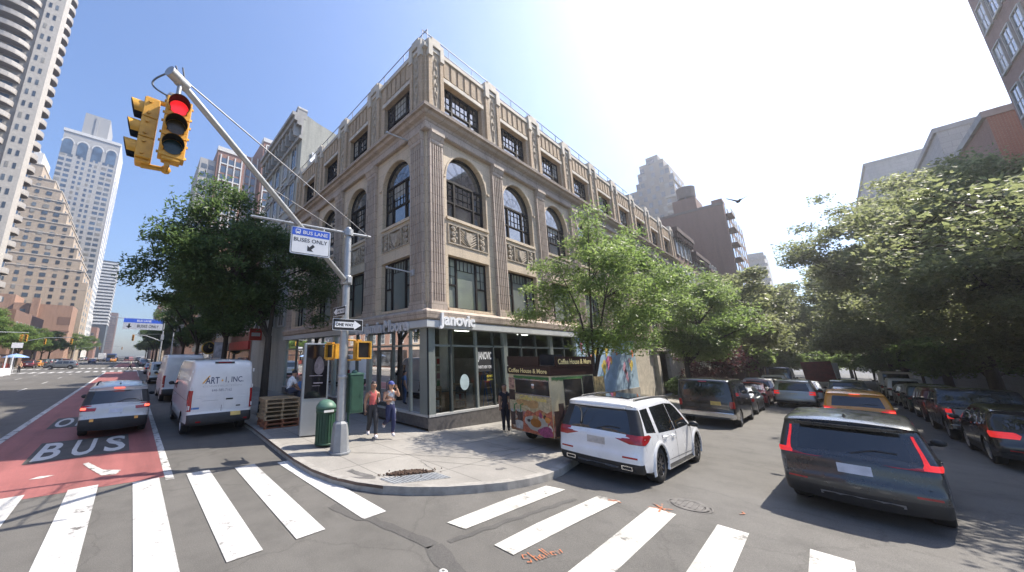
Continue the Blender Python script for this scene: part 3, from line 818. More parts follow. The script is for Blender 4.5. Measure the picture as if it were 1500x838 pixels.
# mouldings carried round the corner
CORN = [(12.60, .02), (12.62, .10), (12.72, .14), (12.80, .30), (12.92, .36), (12.95, .48), (13.08, .50), (13.13, .45), (13.18, .0)]
ARCHI = [(12.16, .0), (12.16, .17), (12.24, .20), (12.29, .15), (12.42, .15), (12.44, .10), (12.61, .10), (12.61, .0)]
LEDGE = [(3.98, .06), (4.00, .22), (4.06, .30), (4.30, .33), (4.36, .28), (4.44, .10), (4.44, .0)]
COPE = [(16.45, .0), (16.47, .10), (16.66, .10), (16.68, .02), (16.68, -.5)]
for nm, prof, m in (("cornice", CORN, M_terra_grey), ("entablature", ARCHI, M_terra_grey), ("ledge", LEDGE, M_terra_grey), ("coping", COPE, M_lime)):
    b = MB(); fprofile(b, FR, prof, 0, LENR, 0, 1, 0); fprofile(b, FL, prof, 0, LENL, 0, 1, 0); b.build(nm, m, bld)
# core, roof, side walls
b = MB(); b.box(.36, LENR, .36, LENL, 4.12, 16.5, 0); b.box(20.2, LENR, .36, LENL, -.9, 4.12, 0); b.box(.6, 20.2, 7.5, LENL, -.4, 4.11, 0)
b.build("core_wall", M_buff, bld)
b = MB(); b.box(.3, LENR - .02, .3, LENL - .02, 16.502, 16.55, 0); b.build("roof", M_roof, bld)
b = MB()
for k in range(5): b.box(3 + 7 * k, 3.9 + 7 * k, 3.2, 4.2, 16.55, 17.4)
b.build("roof_vent", mat("vent_metal", (.35, .35, .34), .5, .4), bld)
# roof railing
b = MB()
for F, L in ((FR, 25.6), (FL, LENL)):
    for z, r in ((17.62, .024), (17.12, .02)): b.cyl(F(0, z, -.18), F(L, z, -.18), r, n=6)
    for k in range(int(L / 1.75) + 1): b.cyl(F(.02 + k * 1.75, 16.6, -.18), F(.02 + k * 1.75, 17.62, -.18), .02, n=6)
b.build("roof_railing", M_rail, bld)
# flood light arms
for F, u, z in ((FL, .85, 12.0), (FL, .7, 5.95)):
    b = MB(); p = F(u, z, .15); q = F(u + .25, z + .1, 1.25)
    b.cyl(p, q, .03, n=7); b.cyl(F(u, z - .12, .15), F(u, z + .12, .15), .05, n=8); b.ball(q, .06, 8); b.box(p[0] - .03, p[0] + .03, p[1] - .12, p[1] + .12, p[2] - .12, p[2] + .12)
    b.build("lamp_arm", mat("galvanised", (.42, .43, .44), .45, .6, .15, 6), bld)

# ------------------------------------------------------------------ shop front
SG = bld
def gslope(u): return gz(BX + u) + .15
def shop_side(F, L, mull, is_right, glass_to):
    bb = MB()
    # granite plinth following the pavement
    n = 14
    for i in range(n):
        u0, u1 = L * i / n, L * (i + 1) / n
        g0 = (gslope(u0) if is_right else .15) - .03; g1 = (gslope(u1) if is_right else .15) - .03
        vs = [F(u0 - (.06 if i == 0 else 0), g0, .06), F(u1, g1, .06), F(u1, .50, .06), F(u0 - (.06 if i == 0 else 0), .50, .06), F(u0, .50, -.2), F(u1, .50, -.2)]
        bb.add(vs, [(0, 1, 2, 3), (3, 2, 5, 4)], 0)
    bb.build("plinth", M_granite, SG)
    sb = MB(); fbox(sb, F, -.02, L, .50, .58, -.14, .075); sb.build("sill", mat("shop_sill", (.42, .42, .40), .6, 0, .15, 5), SG)
    tb = MB(); fbox(tb, F, .0, L, 3.01, 3.09, -.08, .03); fbox(tb, F, 0, L, 3.68, 3.76, -.08, .03); tb.build("transom", M_alu, SG)
    for k, (u, wd, dk) in enumerate(mull):
        mb = MB(); fbox(mb, F, u - wd / 2, u + wd / 2, .58, 3.68, -.09, .035 if wd < .2 else .06); mb.build("mullion", M_alu_dk if dk else M_alu, SG)
    us = [m[0] for m in mull]
    for a, c in zip(us[:-1], us[1:]):
        gb = MB()
        for z0, z1 in ((.58, 3.01), (3.09, 3.68)): gb.add([F(a, z0, -.03), F(c, z0, -.03), F(c, z1, -.03), F(a, z1, -.03)], [(0, 1, 2, 3)])
        gb.build("pane", M_shopglass, SG)
    fb = MB(); fprofile(fb, F, [(3.70, -.1), (3.70, .24), (3.72, .26), (3.95, .26), (3.98, .24), (3.98, -.1)], 0, L, 0, 1, 0); fb.build("fascia", M_fascia, SG)
mullR = [(.16, .32, 0), (1.22, .10, 1), (2.75, .12, 0), (3.9, .07, 1), (4.78, .30, 0), (6.1, .08, 1), (7.4, .08, 1), (8.9, .30, 0), (10.3, .08, 1), (11.6, .2, 0)]
mullL = [(.20, .40, 0), (1.05, .09, 0), (2.2, .09, 1), (3.3, .10, 1), (4.07, .25, 0), (5.2, .10, 1), (6.3, .10, 1), (7.63, .25, 0), (9.2, .1, 1), (11.2, .25, 0), (13.2, .1, 1), (15.2, .2, 0)]
shop_side(FR, 11.6, mullR, True, 11.6); shop_side(FL, 15.3, mullL, False, 15.3)
b = MB(); b.box(-.035, .0, -.035, .0, .50, 3.70); b.build("corner_post", M_black, SG)
# door in the avenue side: bars and handle
b = MB(); fbox(b, FL, 2.25, 2.33, .6, 2.9, -.02, .03); fbox(b, FL, 3.17, 3.25, .6, 2.9, -.02, .03); fbox(b, FL, 2.33, 3.17, 2.82, 2.9, -.02, .03); fbox(b, FL, 2.33, 3.17, .6, .75, -.02, .03); b.cyl(FL(2.5, 1.0, .09), FL(2.5, 1.6, .09), .02, n=7)
b.build("door", M_alu_dk, SG)
# room behind the glass
M_int = mat("shop_wall", (.26, .25, .23), .8, var=.2, scale=.8); M_intf = mat("shop_floor", (.20, .185, .165), .5, var=.2, scale=1); M_intc = mat("shop_ceiling", (.30, .30, .29), .8)
b = MB(); b.box(.1, 20.1, 7.38, 7.48, .3, 4.1, 0); b.box(20.05, 20.15, .1, 7.4, .3, 4.1, 0); b.box(.05, 20.1, .05, 7.4, .28, .34, 1); b.box(.05, 20.1, .05, 7.4, 4.0, 4.10, 2)
b.box(.5, .56, 7.4, 15.2, .3, 4.1, 0); b.box(3.2, 3.7, 2.2, 2.7, .34, 4.0, 3); b.box(5.9, 6.0, 1.2, 5.5, .34, 2.5, 0)
b.build("interior", [M_int, M_intf, M_intc, mat("column_white", (.6, .6, .58), .6)], SG)
# interior light panels seen through the glass
b = MB()
for x, y in ((2.2, 1.5), (5.2, 3), (8, 1.5), (2.4, 5), (11, 3)): b.box(x - .5, x + .5, y - .08, y + .08, 3.95, 3.985)
b.build("ceiling_lamp", mat("lamp_glow", (1, .97, .9), emit=4.0, var=0), SG)
# stock on shelves
M_can = [mat("can_white", (.6, .6, .58), .4), mat("can_blue", (.12, .25, .42), .4), mat("can_grey", (.4, .42, .42), .35, .5), mat("can_red", (.4, .07, .06), .4)]
def shelf_unit(x, y, rz, label, cols, rows, group=None):
    t = thing("display_shelf", label, "shelf", (x, y, .34), rz, group)
    wb = MB()
    for k in range(rows + 1): wb.box(-cols * .11, cols * .11, -.14, .14, k * .34, k * .34 + .025)
    for s in (-1, 1): wb.box(s * cols * .11 - .015, s * cols * .11 + .015, -.14, .14, 0, rows * .34 + .1)
    wb.build("rack", mat("shelf_wood", (.33, .24, .15), .6), t)
    for k in range(rows):
        for i in range(cols):
            cb = MB(); cx = -cols * .11 + .11 + i * .22
            cb.lathe([(0, 0), (.085, 0), (.085, .2), (.09, .205), (.09, .22), (0, .22)], 10, (cx, 0, k * .34 + .026)); cb.build("paint_can", M_can[(i * 3 + k * 2 + int(x * 3)) % 4 if (i + k) % 3 == 0 else (0 if k % 2 else 2)], t)
    return t
shelf_unit(BX + .75, BY + 1.55, R(90), "rack of white and silver paint cans behind the avenue window next to the corner", 4, 5)
shelf_unit(BX + .9, BY + .72, R(0), "low rack of paint cans just inside the corner of the shop", 3, 3)
shelf_unit(BX + 3.3, BY + 1.6, R(10), "rack of mixed paint cans in the middle of the street window", 4, 3)
shelf_unit(BX + 1.0, BY + 6.0, R(90), "tall rack of cans behind the avenue window further from the corner", 5, 6)
M_wood = mat("shop_wood", (.30, .17, .08), .5, var=.3, scale=3, stretch=(1, 1, 5))
t = thing("shop_counter", "brown wooden counter behind the round sticker in the street window", "counter", (BX + 1.7, BY + 1.1, .34))
b = MB(); b.box(-.6, .6, -.25, .25, 0, .86); b.build("cabinet", M_wood, t); b = MB(); b.box(-.66, .66, -.3, .3, .86, .9); b.build("top", M_alu_dk, t)
t = thing("reflection_ladder", "added blue step ladder imitating a blue reflection in the street window near the pale pillar", "ladder", (BX + 4.25, BY + .75, .34), R(8))  # ladder added to imitate an upright blue reflection in the shop glass
b = MB()
for s in (-1, 1): b.cyl((s * .25, -.25, 0), (s * .17, 0, 1.7), .03, n=6); b.cyl((s * .25, .35, 0), (s * .17, .03, 1.7), .025, n=6)
b.build("rails", mat("reflection_blue", (.03, .14, .42), .5), t)
b = MB()
for k in range(5): b.box(-.24 + k * .015, .24 - k * .015, -.27 + k * .055, -.17 + k * .055, .28 + k * .3, .31 + k * .3)
b.build("treads", M_alum_s if False else M_sign_grey, t)
for k, (x, y) in enumerate(((2.95, .62), (3.35, .95))):
    t = thing("bucket_stack", ["white bucket stack just inside the street window under the dark poster", "second white bucket stack set back behind the first in the street window"][k], "bucket", (BX + x, BY + y, .34)); b = MB()
    for j in range(3): b.lathe([(0, j * .37), (.13, j * .37), (.15, j * .37 + .34), (.16, j * .37 + .36), (0, j * .37 + .37)], 14)
    b.build("buckets", M_can[0], t)
t = thing("display_board", "pale paint colour chart board hung deep inside the street window", "board", (BX + 3.6, BY + 3.4, 1.0)); b = MB(); b.box(-1.2, 1.2, -.03, .03, 0, 1.6); b.build("board", M_sign_white, t)
cc = [(.5, .1, .1), (.1, .3, .5), (.6, .5, .1), (.1, .4, .2), (.5, .3, .4), (.3, .3, .3)]
for j in range(4):
    for i in range(6): b = MB(); b.box(-1.05 + i * .36, -.78 + i * .36, -.045, -.031, .15 + j * .36, .42 + j * .36); b.build("swatch", mat("swatch_%d" % ((i * 5 + j) % 6), cc[(i * 5 + j) % 6], .6), t)
# window lettering, sticker, notice
b = MB(); WN_ = -.02
b2 = MB(); fbox(b2, FR, 2.82, 3.86, 2.0, 2.98, -.028, -.024); b2.build("window_poster", mat("poster_dark", (.03, .03, .032), .5), SG)
text_mb("JANOVIC", lambda a, c, d: FR(2.88 + a, 2.40 + c, -.018), .92, .42, mb=b); text_mb("PAINTS NEW YORK", lambda a, c, d: FR(2.88 + a, 2.12 + c, -.018), .92, .13, mb=b)
b.build("window_lettering", M_sign_white, SG)
b = MB(); b.add([FR(2.0 + .27 * math.cos(2 * PI * k / 24), 1.62 + .31 * math.sin(2 * PI * k / 24), -.018) for k in range(24)], [tuple(range(24))]); b.build("round_sticker", mat("sticker_pale", (.42, .52, .52), .5), SG)
b = MB(); text_mb("HELP WANTED", lambda a, c, d: FR(3.42 + a, 1.75 + c, -.018), .42, .1, mb=b); text_mb("apply inside", lambda a, c, d: FR(3.42 + a, 1.60 + c, -.018), .42, .1, mb=b)
b.build("window_notice", mat("notice_yellow", (.75, .62, .08), .6), SG)
b = MB(); text_mb("Janovic", lambda a, c, d: FR(.30 + a, 3.66 + c, .28 + d), 2.02, .62, .10, mb=b); b.build("sign_lettering", M_sign_white, SG)
b = MB(); text_mb("Benjamin Moore", lambda a, c, d: FL(4.75 - a, 3.46 + c, .28 + d), 4.0, .66, .10, mb=b); b.build("sign_lettering", M_sign_grey, SG)

# street wall further along: mural, dark glazing, entrance
MU = thing("street_mural", "pale blue mural with bright dancing figures along the street wall behind the tree", "mural", (BX + 11.7, BY - .02, 0))
b = MB(); b.box(0, 9.4, -.06, .0, .35, 3.7); b.build("board", mat("mural_blue", (.33, .46, .58), .7, var=.22, scale=1.3), MU)
b = MB(); b.box(0, 9.4, -.12, .3, -.6, .35); b.build("plinth", mat("mural_plinth", (.30, .28, .25), .85, var=.2), MU)
rnd = random.Random(11)
mc = [(.62, .16, .30), (.70, .52, .10), (.64, .22, .10), (.55, .55, .56), (.20, .52, .30), (.66, .36, .46)]
for k in range(34):
    cx = .3 + rnd.random() * 8.8; cz = .7 + rnd.random() * 2.6; b = MB(); n = 12; r = rnd.uniform(.12, .34); st = rnd.uniform(.6, 2.2)
    b.add([(cx + r * (1 + .45 * math.sin(3 * t + k)) * math.cos(t), -.064 - .001 * (k % 3), max(.4, min(3.65, cz + st * r * math.sin(t) * (1 + .3 * math.sin(2 * t + k))))) for t in [2 * PI * i / n for i in range(n)]], [tuple(range(n))])
    b.build("painted_figure", mat("mural_%d" % (k % 6), mc[k % 6], .7, var=.2), MU)
b = MB()
for u0, u1 in ((21.1, 25.6), (29.5, 33), (33.6, 38.5)): fbox(b, FR, u0, u1, -.55 if u0 > 22 else -.2, 3.7, -.06, .0)
b.build("dark_glazing", glass_mat("street_glass", (.03, .04, .04), .05, .5, 1.0), bld)
b = MB()
for u in (25.9, 29.2): fbox(b, FR, u - .3, u + .3, -.8, 3.8, 0, .28)
fbox(b, FR, 25.4, 29.7, 3.0, 4.0, 0, .4); fbox(b, FR, 26.3, 28.8, -.8, 3.0, -.1, .02, 1)
b.build("entrance", [M_lime, mat("entry_door", (.16, .12, .08), .5)], bld)
b = MB(); b.box(20.2, LENR, -.02, .34, -.9, 4.3); b.build("street_wall", M_lime, bld)
# ------------------------------------------------------------------ vehicles
def paint(name, c, metal=0.0, rough=.28):
    if name in MATS: return MATS[name]
    m, nt, b = base_mat(name)
    n1 = noise(nt, 1.6, 4, .6); r = ramp(nt, [(.3, tuple(x * .9 for x in c)), (.7, tuple(min(1, x * 1.05) for x in c))], n1.outputs[0])
    nt.links.new(r.outputs[0], b.inputs["Base Color"])
    n2 = noise(nt, 3.0, 5, .7); rr = ramp(nt, [(.3, (rough * .8,) * 3), (.7, (rough * 1.5,) * 3)], n2.outputs[0]); nt.links.new(rr.outputs[0], b.inputs["Roughness"])
    b.inputs["Metallic"].default_value = metal; b.inputs["Coat Weight"].default_value = .8; b.inputs["Coat Roughness"].default_value = .06
    MATS[name] = m
    return m
M_tyre = mat("tyre", (.018, .018, .018), .85, var=.3, scale=8)
M_rim = mat("rim_silver", (.42, .42, .43), .3, .8, .1)
M_rim_dk = mat("rim_dark", (.05, .05, .055), .35, .7, .2)
M_plas = mat("black_plastic", (.022, .022, .023), .55, var=.25, scale=5)
M_under = mat("underbody", (.01, .01, .01), .9)
M_cglass = glass_mat("car_glass", (.012, .014, .016), .02, .4, .8)
M_cglass_l = glass_mat("car_glass_pale", (.05, .06, .065), .03, .4, .8)
M_tail = mat("tail_red", (.32, .012, .015), .2, 0, .25, 9, coat=.6)
M_tail_lit = mat("tail_red_lit", (.75, .03, .03), .2, emit=.35, var=.25, scale=9)
M_brake = mat("brake_lit", (1.0, .12, .07), .2, emit=1.2, var=.1)
M_tail_clear = mat("lamp_clear", (.55, .50, .48), .15, coat=.5)
M_amber = mat("amber", (.75, .35, .06), .3)
M_plate = mat("plate_pale", (.52, .55, .62), .5, var=.15, scale=6)
M_plate_y = mat("plate_yellow", (.60, .42, .12), .5, var=.15, scale=6)
M_chrome = mat("chrome", (.62, .62, .63), .18, .95, .08)
M_seam = mat("seam", (.006, .006, .006), .8)

def smooth_line(P, it=2):
    """Chaikin smoothing keeping points flagged sharp"""
    P = [(p[0], p[1], (p[2] if len(p) > 2 else 0)) for p in P]
    for _ in range(it):
        Q = [P[0]]
        for a, c in zip(P[:-1], P[1:]):
            pa = a if a[2] else (a[0] * .75 + c[0] * .25, a[1] * .75 + c[1] * .25, 0)
            pc = c if c[2] else (a[0] * .25 + c[0] * .75, a[1] * .25 + c[1] * .75, 0)
            for q in (pa, pc):
                if abs(q[0] - Q[-1][0]) + abs(q[1] - Q[-1][1]) > 1e-6: Q.append(q)
        if P[-1] != Q[-1]: Q.append(P[-1])
        P = Q
    return [(p[0], p[1]) for p in P]

def resample(P, step, cuts):
    out = [P[0]]
    for a, c in zip(P[:-1], P[1:]):
        d = math.hypot(c[0] - a[0], c[1] - a[1])
        ts = [i / max(1, int(d / step)) for i in range(1, max(1, int(d / step)))]
        for xr, z in cuts:                                     # exact rows at the window edges
            if (a[1] - z) * (c[1] - z) < 0:
                t = (z - a[1]) / (c[1] - a[1]); x = a[0] + (c[0] - a[0]) * t
                if xr[0] <= x <= xr[1]: ts.append(t)
        for t in sorted(ts):
            if 1e-3 < t < 1 - 1e-3: out.append((a[0] + (c[0] - a[0]) * t, a[1] + (c[1] - a[1]) * t))
        out.append(c)
    return out

def wheel(R_, w, rim_m, spokes, parent, x, y, side, rimr=.68):
    t = MB()
    t.lathe([(R_ * .62, -w / 2), (R_ * .9, -w / 2), (R_ * .97, -w * .42), (R_, -w * .3), (R_, w * .3), (R_ * .97, w * .42), (R_ * .9, w / 2), (R_ * .66, w * .47), (R_ * .62, w * .2), (R_ * .0, w * .2)], 26, axis='y')
    o = t.build("wheel", M_tyre, parent); o.location = (x, y, R_)
    r = MB(); rr = R_ * rimr
    r.lathe([(rr, w * .5 * side), (rr * .93, w * .47 * side), (rr * .9, w * .3 * side)], 26, axis='y', m=0)
    r.lathe([(rr * .92, w * .26 * side), (0, w * .24 * side)], 20, axis='y', m=1)
    for k in range(spokes):
        a = 2 * PI * k / spokes; ca, sa = math.cos(a), math.sin(a); tw = .055 if spokes > 7 else .085
        p = [(.12, -tw), (rr / R_ * .93, -tw * .6), (rr / R_ * .93, tw * .6), (.12, tw)]
        q = [((u * ca - v * sa) * R_, (u * sa + v * ca) * R_) for u, v in p]
        r.add([(a_, w * .46 * side, b_) for a_, b_ in q] + [(a_, w * .3 * side, b_) for a_, b_ in q], [(0, 1, 2, 3), (0, 1, 5, 4), (1, 2, 6, 5), (2, 3, 7, 6), (3, 0, 4, 7)], 0)
    r.lathe([(0, w * .5 * side), (R_ * .13, w * .48 * side), (R_ * .15, w * .36 * side)], 12, axis='y', m=0)
    r.build("rim", [rim_m, M_under], o)
    return o

def vehicle(name, label, cat, S, x, y, yaw=0.0, group=None, side_off=0.0):
    """S: spec; placed with its rear bumper centre at (x, y); heads along yaw from +X"""
    L, W, H = S['L'], S['W'], S['H']; hw = W / 2
    hx, hy = math.cos(yaw), math.sin(yaw)
    cx, cy = x + hx * L / 2, y + hy * L / 2
    root = thing(name, label, cat, (cx, cy, gz(cx)), yaw, group)
    if abs(hx) > .5: root.rotation_euler = (0, math.atan((gz(cx - 1.4) - gz(cx + 1.4)) / 2.8) * hx, yaw)
    P = smooth_line(S['prof'], 2)
    rw, fw = S['rear_win'], S['wind']
    cuts = [((-9, S.get('rear_x', -.2)), rw[0]), ((-9, S.get('rear_x', -.2)), rw[1]), ((S.get('front_x', .0), 9), fw[0]), ((S.get('front_x', 0), 9), fw[1]), ((-9, 0), S['clad']), ((0, 9), S['clad'])]
    P = resample(P, .13, cuts)
    rc = S.get('rc', .07); zb = S['belt']; tum = S['tum']; zmax = H
    def Wf(px, pz):
        t = max(0, (px - (L / 2 - .95)) / .95); k = 1 - S.get('tapf', .11) * t ** 2.2
        t = max(0, (-px - (L / 2 - .7)) / .7); k *= 1 - S.get('tapr', .06) * t ** 2.2
        if pz > zb: k *= 1 - tum * ((pz - zb) / (zmax - zb)) ** 1.15
        elif pz > .75: k *= 1 - .012 * ((pz - .75) / max(.05, zb - .75)) ** 2
        elif pz < .55: k *= 1 - .05 * ((.55 - pz) / .4) ** 2
        return hw * k
    n = len(P)
    N2 = []
    for i in range(n):
        a = P[max(0, i - 1)]; c = P[min(n - 1, i + 1)]; dx, dz = c[0] - a[0], c[1] - a[1]; l = math.hypot(dx, dz) or 1
        N2.append((-dz / l, dx / l))                            # outward for rear-bottom -> roof -> front-bottom
    Q = [(P[i][0] - N2[i][0] * rc, P[i][1] - N2[i][1] * rc) for i in range(n)]
    def bow(i): return S.get('bow', .05) * abs(N2[i][0]) + S.get('crown', .03) * abs(N2[i][1])
    NV = 16; vs_ = [-1 + 2 * j / NV for j in range(NV + 1)]
    wv = S.get('win_v', .84)
    vs_ = sorted(set([v for v in vs_ if abs(abs(v) - wv) > .03] + [wv, -wv]))
    body = MB(); rear_glass = MB(); wind = MB()
    def zone(i):
        mx = (P[i][0] + P[i + 1][0]) / 2; mz = (P[i][1] + P[i + 1][1]) / 2
        if mx < S.get('rear_x', -.2) and rw[0] < mz < rw[1]: return 'r'
        if mx > S.get('front_x', 0) and fw[0] < mz < fw[1]: return 'f'
        return 'c' if mz < S['clad'] else 'b'
    def sp(i, v):
        wq = Wf(*Q[i]); bb = bow(i) * (1 - v * v)
        return (P[i][0] + N2[i][0] * bb, v * (wq - rc), P[i][1] + N2[i][1] * bb)
    for i in range(n - 1):
        z = zone(i)
        for j in range(len(vs_) - 1):
            q = [sp(i, vs_[j]), sp(i + 1, vs_[j]), sp(i + 1, vs_[j + 1]), sp(i, vs_[j + 1])]
            inner = abs((vs_[j] + vs_[j + 1]) / 2) < wv
            if z == 'r' and inner: rear_glass.add(q, [(0, 1, 2, 3)], 0, True)
            elif z == 'f' and inner: wind.add(q, [(0, 1, 2, 3)], 0, True)
            else: body.add(q, [(0, 1, 2, 3)], 1 if (z == 'c' or (z == 'r' and S.get('dark_pillar'))) else 0, True)
        for s in (-1, 1):                                       # rounded edge into the side
            for k in range(3):
                qs = []
                for ii, kk in ((i, k), (i + 1, k), (i + 1, k + 1), (i, k + 1)):
                    a = R(30 * kk); wq = Wf(*Q[ii])
                    qs.append((Q[ii][0] + N2[ii][0] * rc * math.sin(a), s * (wq - rc + rc * math.cos(a)), Q[ii][1] + N2[ii][1] * rc * math.sin(a)))
                body.add(qs, [(0, 1, 2, 3)], 1 if z == 'c' or (z == 'r' and S.get('dark_pillar')) else 0, True)
    # side outline with wheel arches
    Rw = S['Rw']; Ra = Rw + S.get('arch', .06); xr_, xf_ = S['axles']; clr = S.get('clear', .24)
    low = []
    def archpts(xc):
        out = []
        a0 = math.asin(min(.95, (clr - Rw) / Ra)) if clr > Rw else -math.asin(min(.95, (Rw - clr) / Ra))
        for k in range(13):
            a = a0 + (PI - 2 * a0) * k / 12; out.append((xc + Ra * math.cos(a), Rw + Ra * math.sin(a)))
        return out
    low.append((Q[-1][0], max(clr, Q[-1][1])))
    low += archpts(xf_)
    nseg = 6; xa, xb = xf_ - Ra, xr_ + Ra
    low += [(xa + (xb - xa) * k / nseg, clr) for k in range(1, nseg)]
    low += archpts(xr_)
    low.append((Q[0][0], max(clr, Q[0][1])))
    top = [q for i, q in enumerate(Q) if i == 0 or i == n - 1 or True]
    outline = top + low[1:-1] if True else top
    if abs(low[0][1] - Q[-1][1]) > .01: outline = top + low[:-1]
    wins = S.get('side_win', []); doors = S.get('doors', [])
    ex = [p for p in grid_pts(outline, .16)]
    cons = [wn for wn in wins]
    v2, f2 = cdt(outline, (), ex, cons)
    glass_parts = {}
    for s in (-1, 1):
        for t in f2:
            c = (sum(v2[k].x for k in t) / 3, sum(v2[k].y for k in t) / 3)
            pts = [(v2[k].x, s * Wf(v2[k].x, v2[k].y), v2[k].y) for k in t]
            hit = next((k for k, wn in enumerate(wins) if pip(c, wn)), None)
            fc = (0, 1, 2) if s > 0 else (2, 1, 0)
            if hit is not None: glass_parts.setdefault((hit, s), MB()).add(pts, [fc], 0, True)
            else: body.add(pts, [fc], 1 if c[1] < S.get('clad_side', S['clad']) or (S.get('arch_clad') and min(math.hypot(c[0] - xr_, c[1] - Rw), math.hypot(c[0] - xf_, c[1] - Rw)) < Ra + S['arch_clad']) else 0, True)
    lowp = [p for p in low]
    for a, c in zip(lowp[:-1], lowp[1:]):
        body.add([(a[0], Wf(*a), a[1]), (c[0], Wf(*c), c[1]), (c[0], -Wf(*c), c[1]), (a[0], -Wf(*a), a[1])], [(0, 1, 2, 3)], 2)
    pm = S['paint']
    body.build("body", [pm, S.get('clad_mat', M_plas), M_under], root, weld=.002, angle=R(38))
    rear_glass.build("rear_window", S.get('rglass', M_cglass), root, weld=.002)
    wind.build("windshield", M_cglass, root, weld=.002)
    for g in glass_parts.values(): g.build("side_window", S.get('sglass', M_cglass), root, weld=.002)
    ty = hw - S.get('tw', .235) / 2 - .025
    for xx in (xr_, xf_):
        for s in (-1, 1): wheel(Rw, S.get('tw', .235), S.get('rim', M_rim), S.get('spokes', 5), root, xx, s * ty, s)
    # helpers on the finished surface
    rearP = [p for p in P if p[0] < S.get('rear_x', -.2)]
    def rear_x(z):
        for a, c in zip(rearP[:-1], rearP[1:]):
            if (a[1] - z) * (c[1] - z) <= 0 and abs(a[1] - c[1]) > 1e-5: return a[0] + (c[0] - a[0]) * (z - a[1]) / (c[1] - a[1])
        return rearP[0][0]
    def rear_pt(y_, z, e=0.0):
        xr2 = rear_x(z); wq = Wf(xr2 + rc, z); v = min(1, abs(y_) / (wq - rc))
        return (xr2 - S.get('bow', .05) * (1 - v * v) - e, y_, z)
    def lamp(rows, m, nm, sides=(-1, 1), e=.008, m2=None):
        """rows (z, y_inner, depth along the side); wraps the rear corner"""
        for s in sides:
            b = MB(); G = []
            for z, yi, d in rows:
                xr2 = rear_x(z); wq = Wf(xr2 + rc, z); ln = []
                ye = wq - rc
                for k in range(6): yy = yi + (ye - yi) * k / 5; p = rear_pt(yy, z, e); ln.append((p[0], s * yy, z))
                for k in range(1, 4):
                    a = R(30 * k); ln.append((xr2 + rc - (rc + e) * math.cos(a), s * (wq - rc + (rc + e) * math.sin(a)), z))
                for k in range(1, 4):
                    xx = xr2 + rc + d * k / 3; ln.append((xx, s * (Wf(xx, z) + e), z))
                G.append(ln)
            w_ = len(G[0])
            b.add([p for ln in G for p in ln], [(i * w_ + j, i * w_ + j + 1, (i + 1) * w_ + j + 1, (i + 1) * w_ + j) for i in range(len(G) - 1) for j in range(w_ - 1)], 0, True)
            b.build(nm, m, root)
    for args in S.get('lamps', []): lamp(*args)
    def rbox(nm, y0, y1, z0, z1, th, m, curve=4):
        b = MB()
        ys_ = [y0 + (y1 - y0) * k / curve for k in range(curve + 1)]
        f = [rear_pt(yy, z, th) for z in (z0, z1) for yy in ys_]; g = [rear_pt(yy, z, -.02) for z in (z0, z1) for yy in ys_]
        c_ = curve + 1
        b.add(f + g, [(k, k + 1, c_ + k + 1, c_ + k) for k in range(curve)] + [(k, k + 1, 2 * c_ + k + 1, 2 * c_ + k) for k in range(curve)] + [(c_ + k, c_ + k + 1, 3 * c_ + k + 1, 3 * c_ + k) for k in range(curve)] + [(0, c_, 3 * c_, 2 * c_), (curve, c_ + curve, 3 * c_ + curve, 2 * c_ + curve)], 0)
        return b.build(nm, m, root)
    for a in S.get('rboxes', []): rbox(*a)
    # seams and doors on the flanks
    if S.get('seams'):
        for s in (-1, 1):
            b = MB()
            for ln in S['seams']:
                for (x0, z0), (x1, z1) in zip(ln[:-1], ln[1:]):
                    l = math.hypot(x1 - x0, z1 - z0); nx, nz = -(z1 - z0) / l * .006, (x1 - x0) / l * .006
                    k = max(1, int(l / .12))
                    for q in range(k):
                        xa_, za_ = x0 + (x1 - x0) * q / k, z0 + (z1 - z0) * q / k; xb_, zb_ = x0 + (x1 - x0) * (q + 1) / k, z0 + (z1 - z0) * (q + 1) / k
                        pp = [(xa_ + nx, za_ + nz), (xb_ + nx, zb_ + nz), (xb_ - nx, zb_ - nz), (xa_ - nx, za_ - nz)]
                        b.add([(u, s * (Wf(u, v_) + .003), v_) for u, v_ in pp], [(0, 1, 2, 3)], 0)
            b.build("door_seam", M_seam, root)
    for hx_, hz_ in S.get('handles', []):
        for s in (-1, 1):
            b = MB(); yy = Wf(hx_, hz_); b.tube([(hx_ - .1, s * (yy - .005), hz_), (hx_ - .08, s * (yy + .03), hz_), (hx_ + .08, s * (yy + .03), hz_), (hx_ + .1, s * (yy - .005), hz_)], .014, 6); b.build("handle", S.get('handle_mat', pm), root)
    if S.get('mirror'):
        mx, mz = S['mirror']
        for s in (-1, 1):
            b = MB(); yy = Wf(mx, mz); b.ball((mx, s * (yy + .14), mz + .03), .1, 10, 0, (.75, 1.1, .75)); b.cyl((mx + .02, s * (yy - .03), mz - .03), (mx, s * (yy + .1), mz), .03, n=6); b.build("wing_mirror", S.get('mirror_mat', M_plas), root)
    if S.get('rails'):
        x0, x1, zr_ = S['rails']
        for s in (-1, 1):
            b = MB(); yy = Wf(0, zr_) - .13
            b.tube([(x0, s * yy, zr_ - .06), (x0 + .1, s * yy, zr_ + .05), ((x0 + x1) / 2, s * (yy + .02), zr_ + .08), (x1 - .15, s * yy, zr_ + .04), (x1, s * yy, zr_ - .06)], .022, 6); b.build("roof_rail", S.get('rail_mat', M_plas), root)
    if S.get('wiper'):
        z = S['wiper']; b = MB(); b.tube([rear_pt(.0, z - .02, .02), rear_pt(-.25, z + .06, .025), rear_pt(-.5, z + .05, .02)], .012, 5); b.build("wiper", M_plas, root)
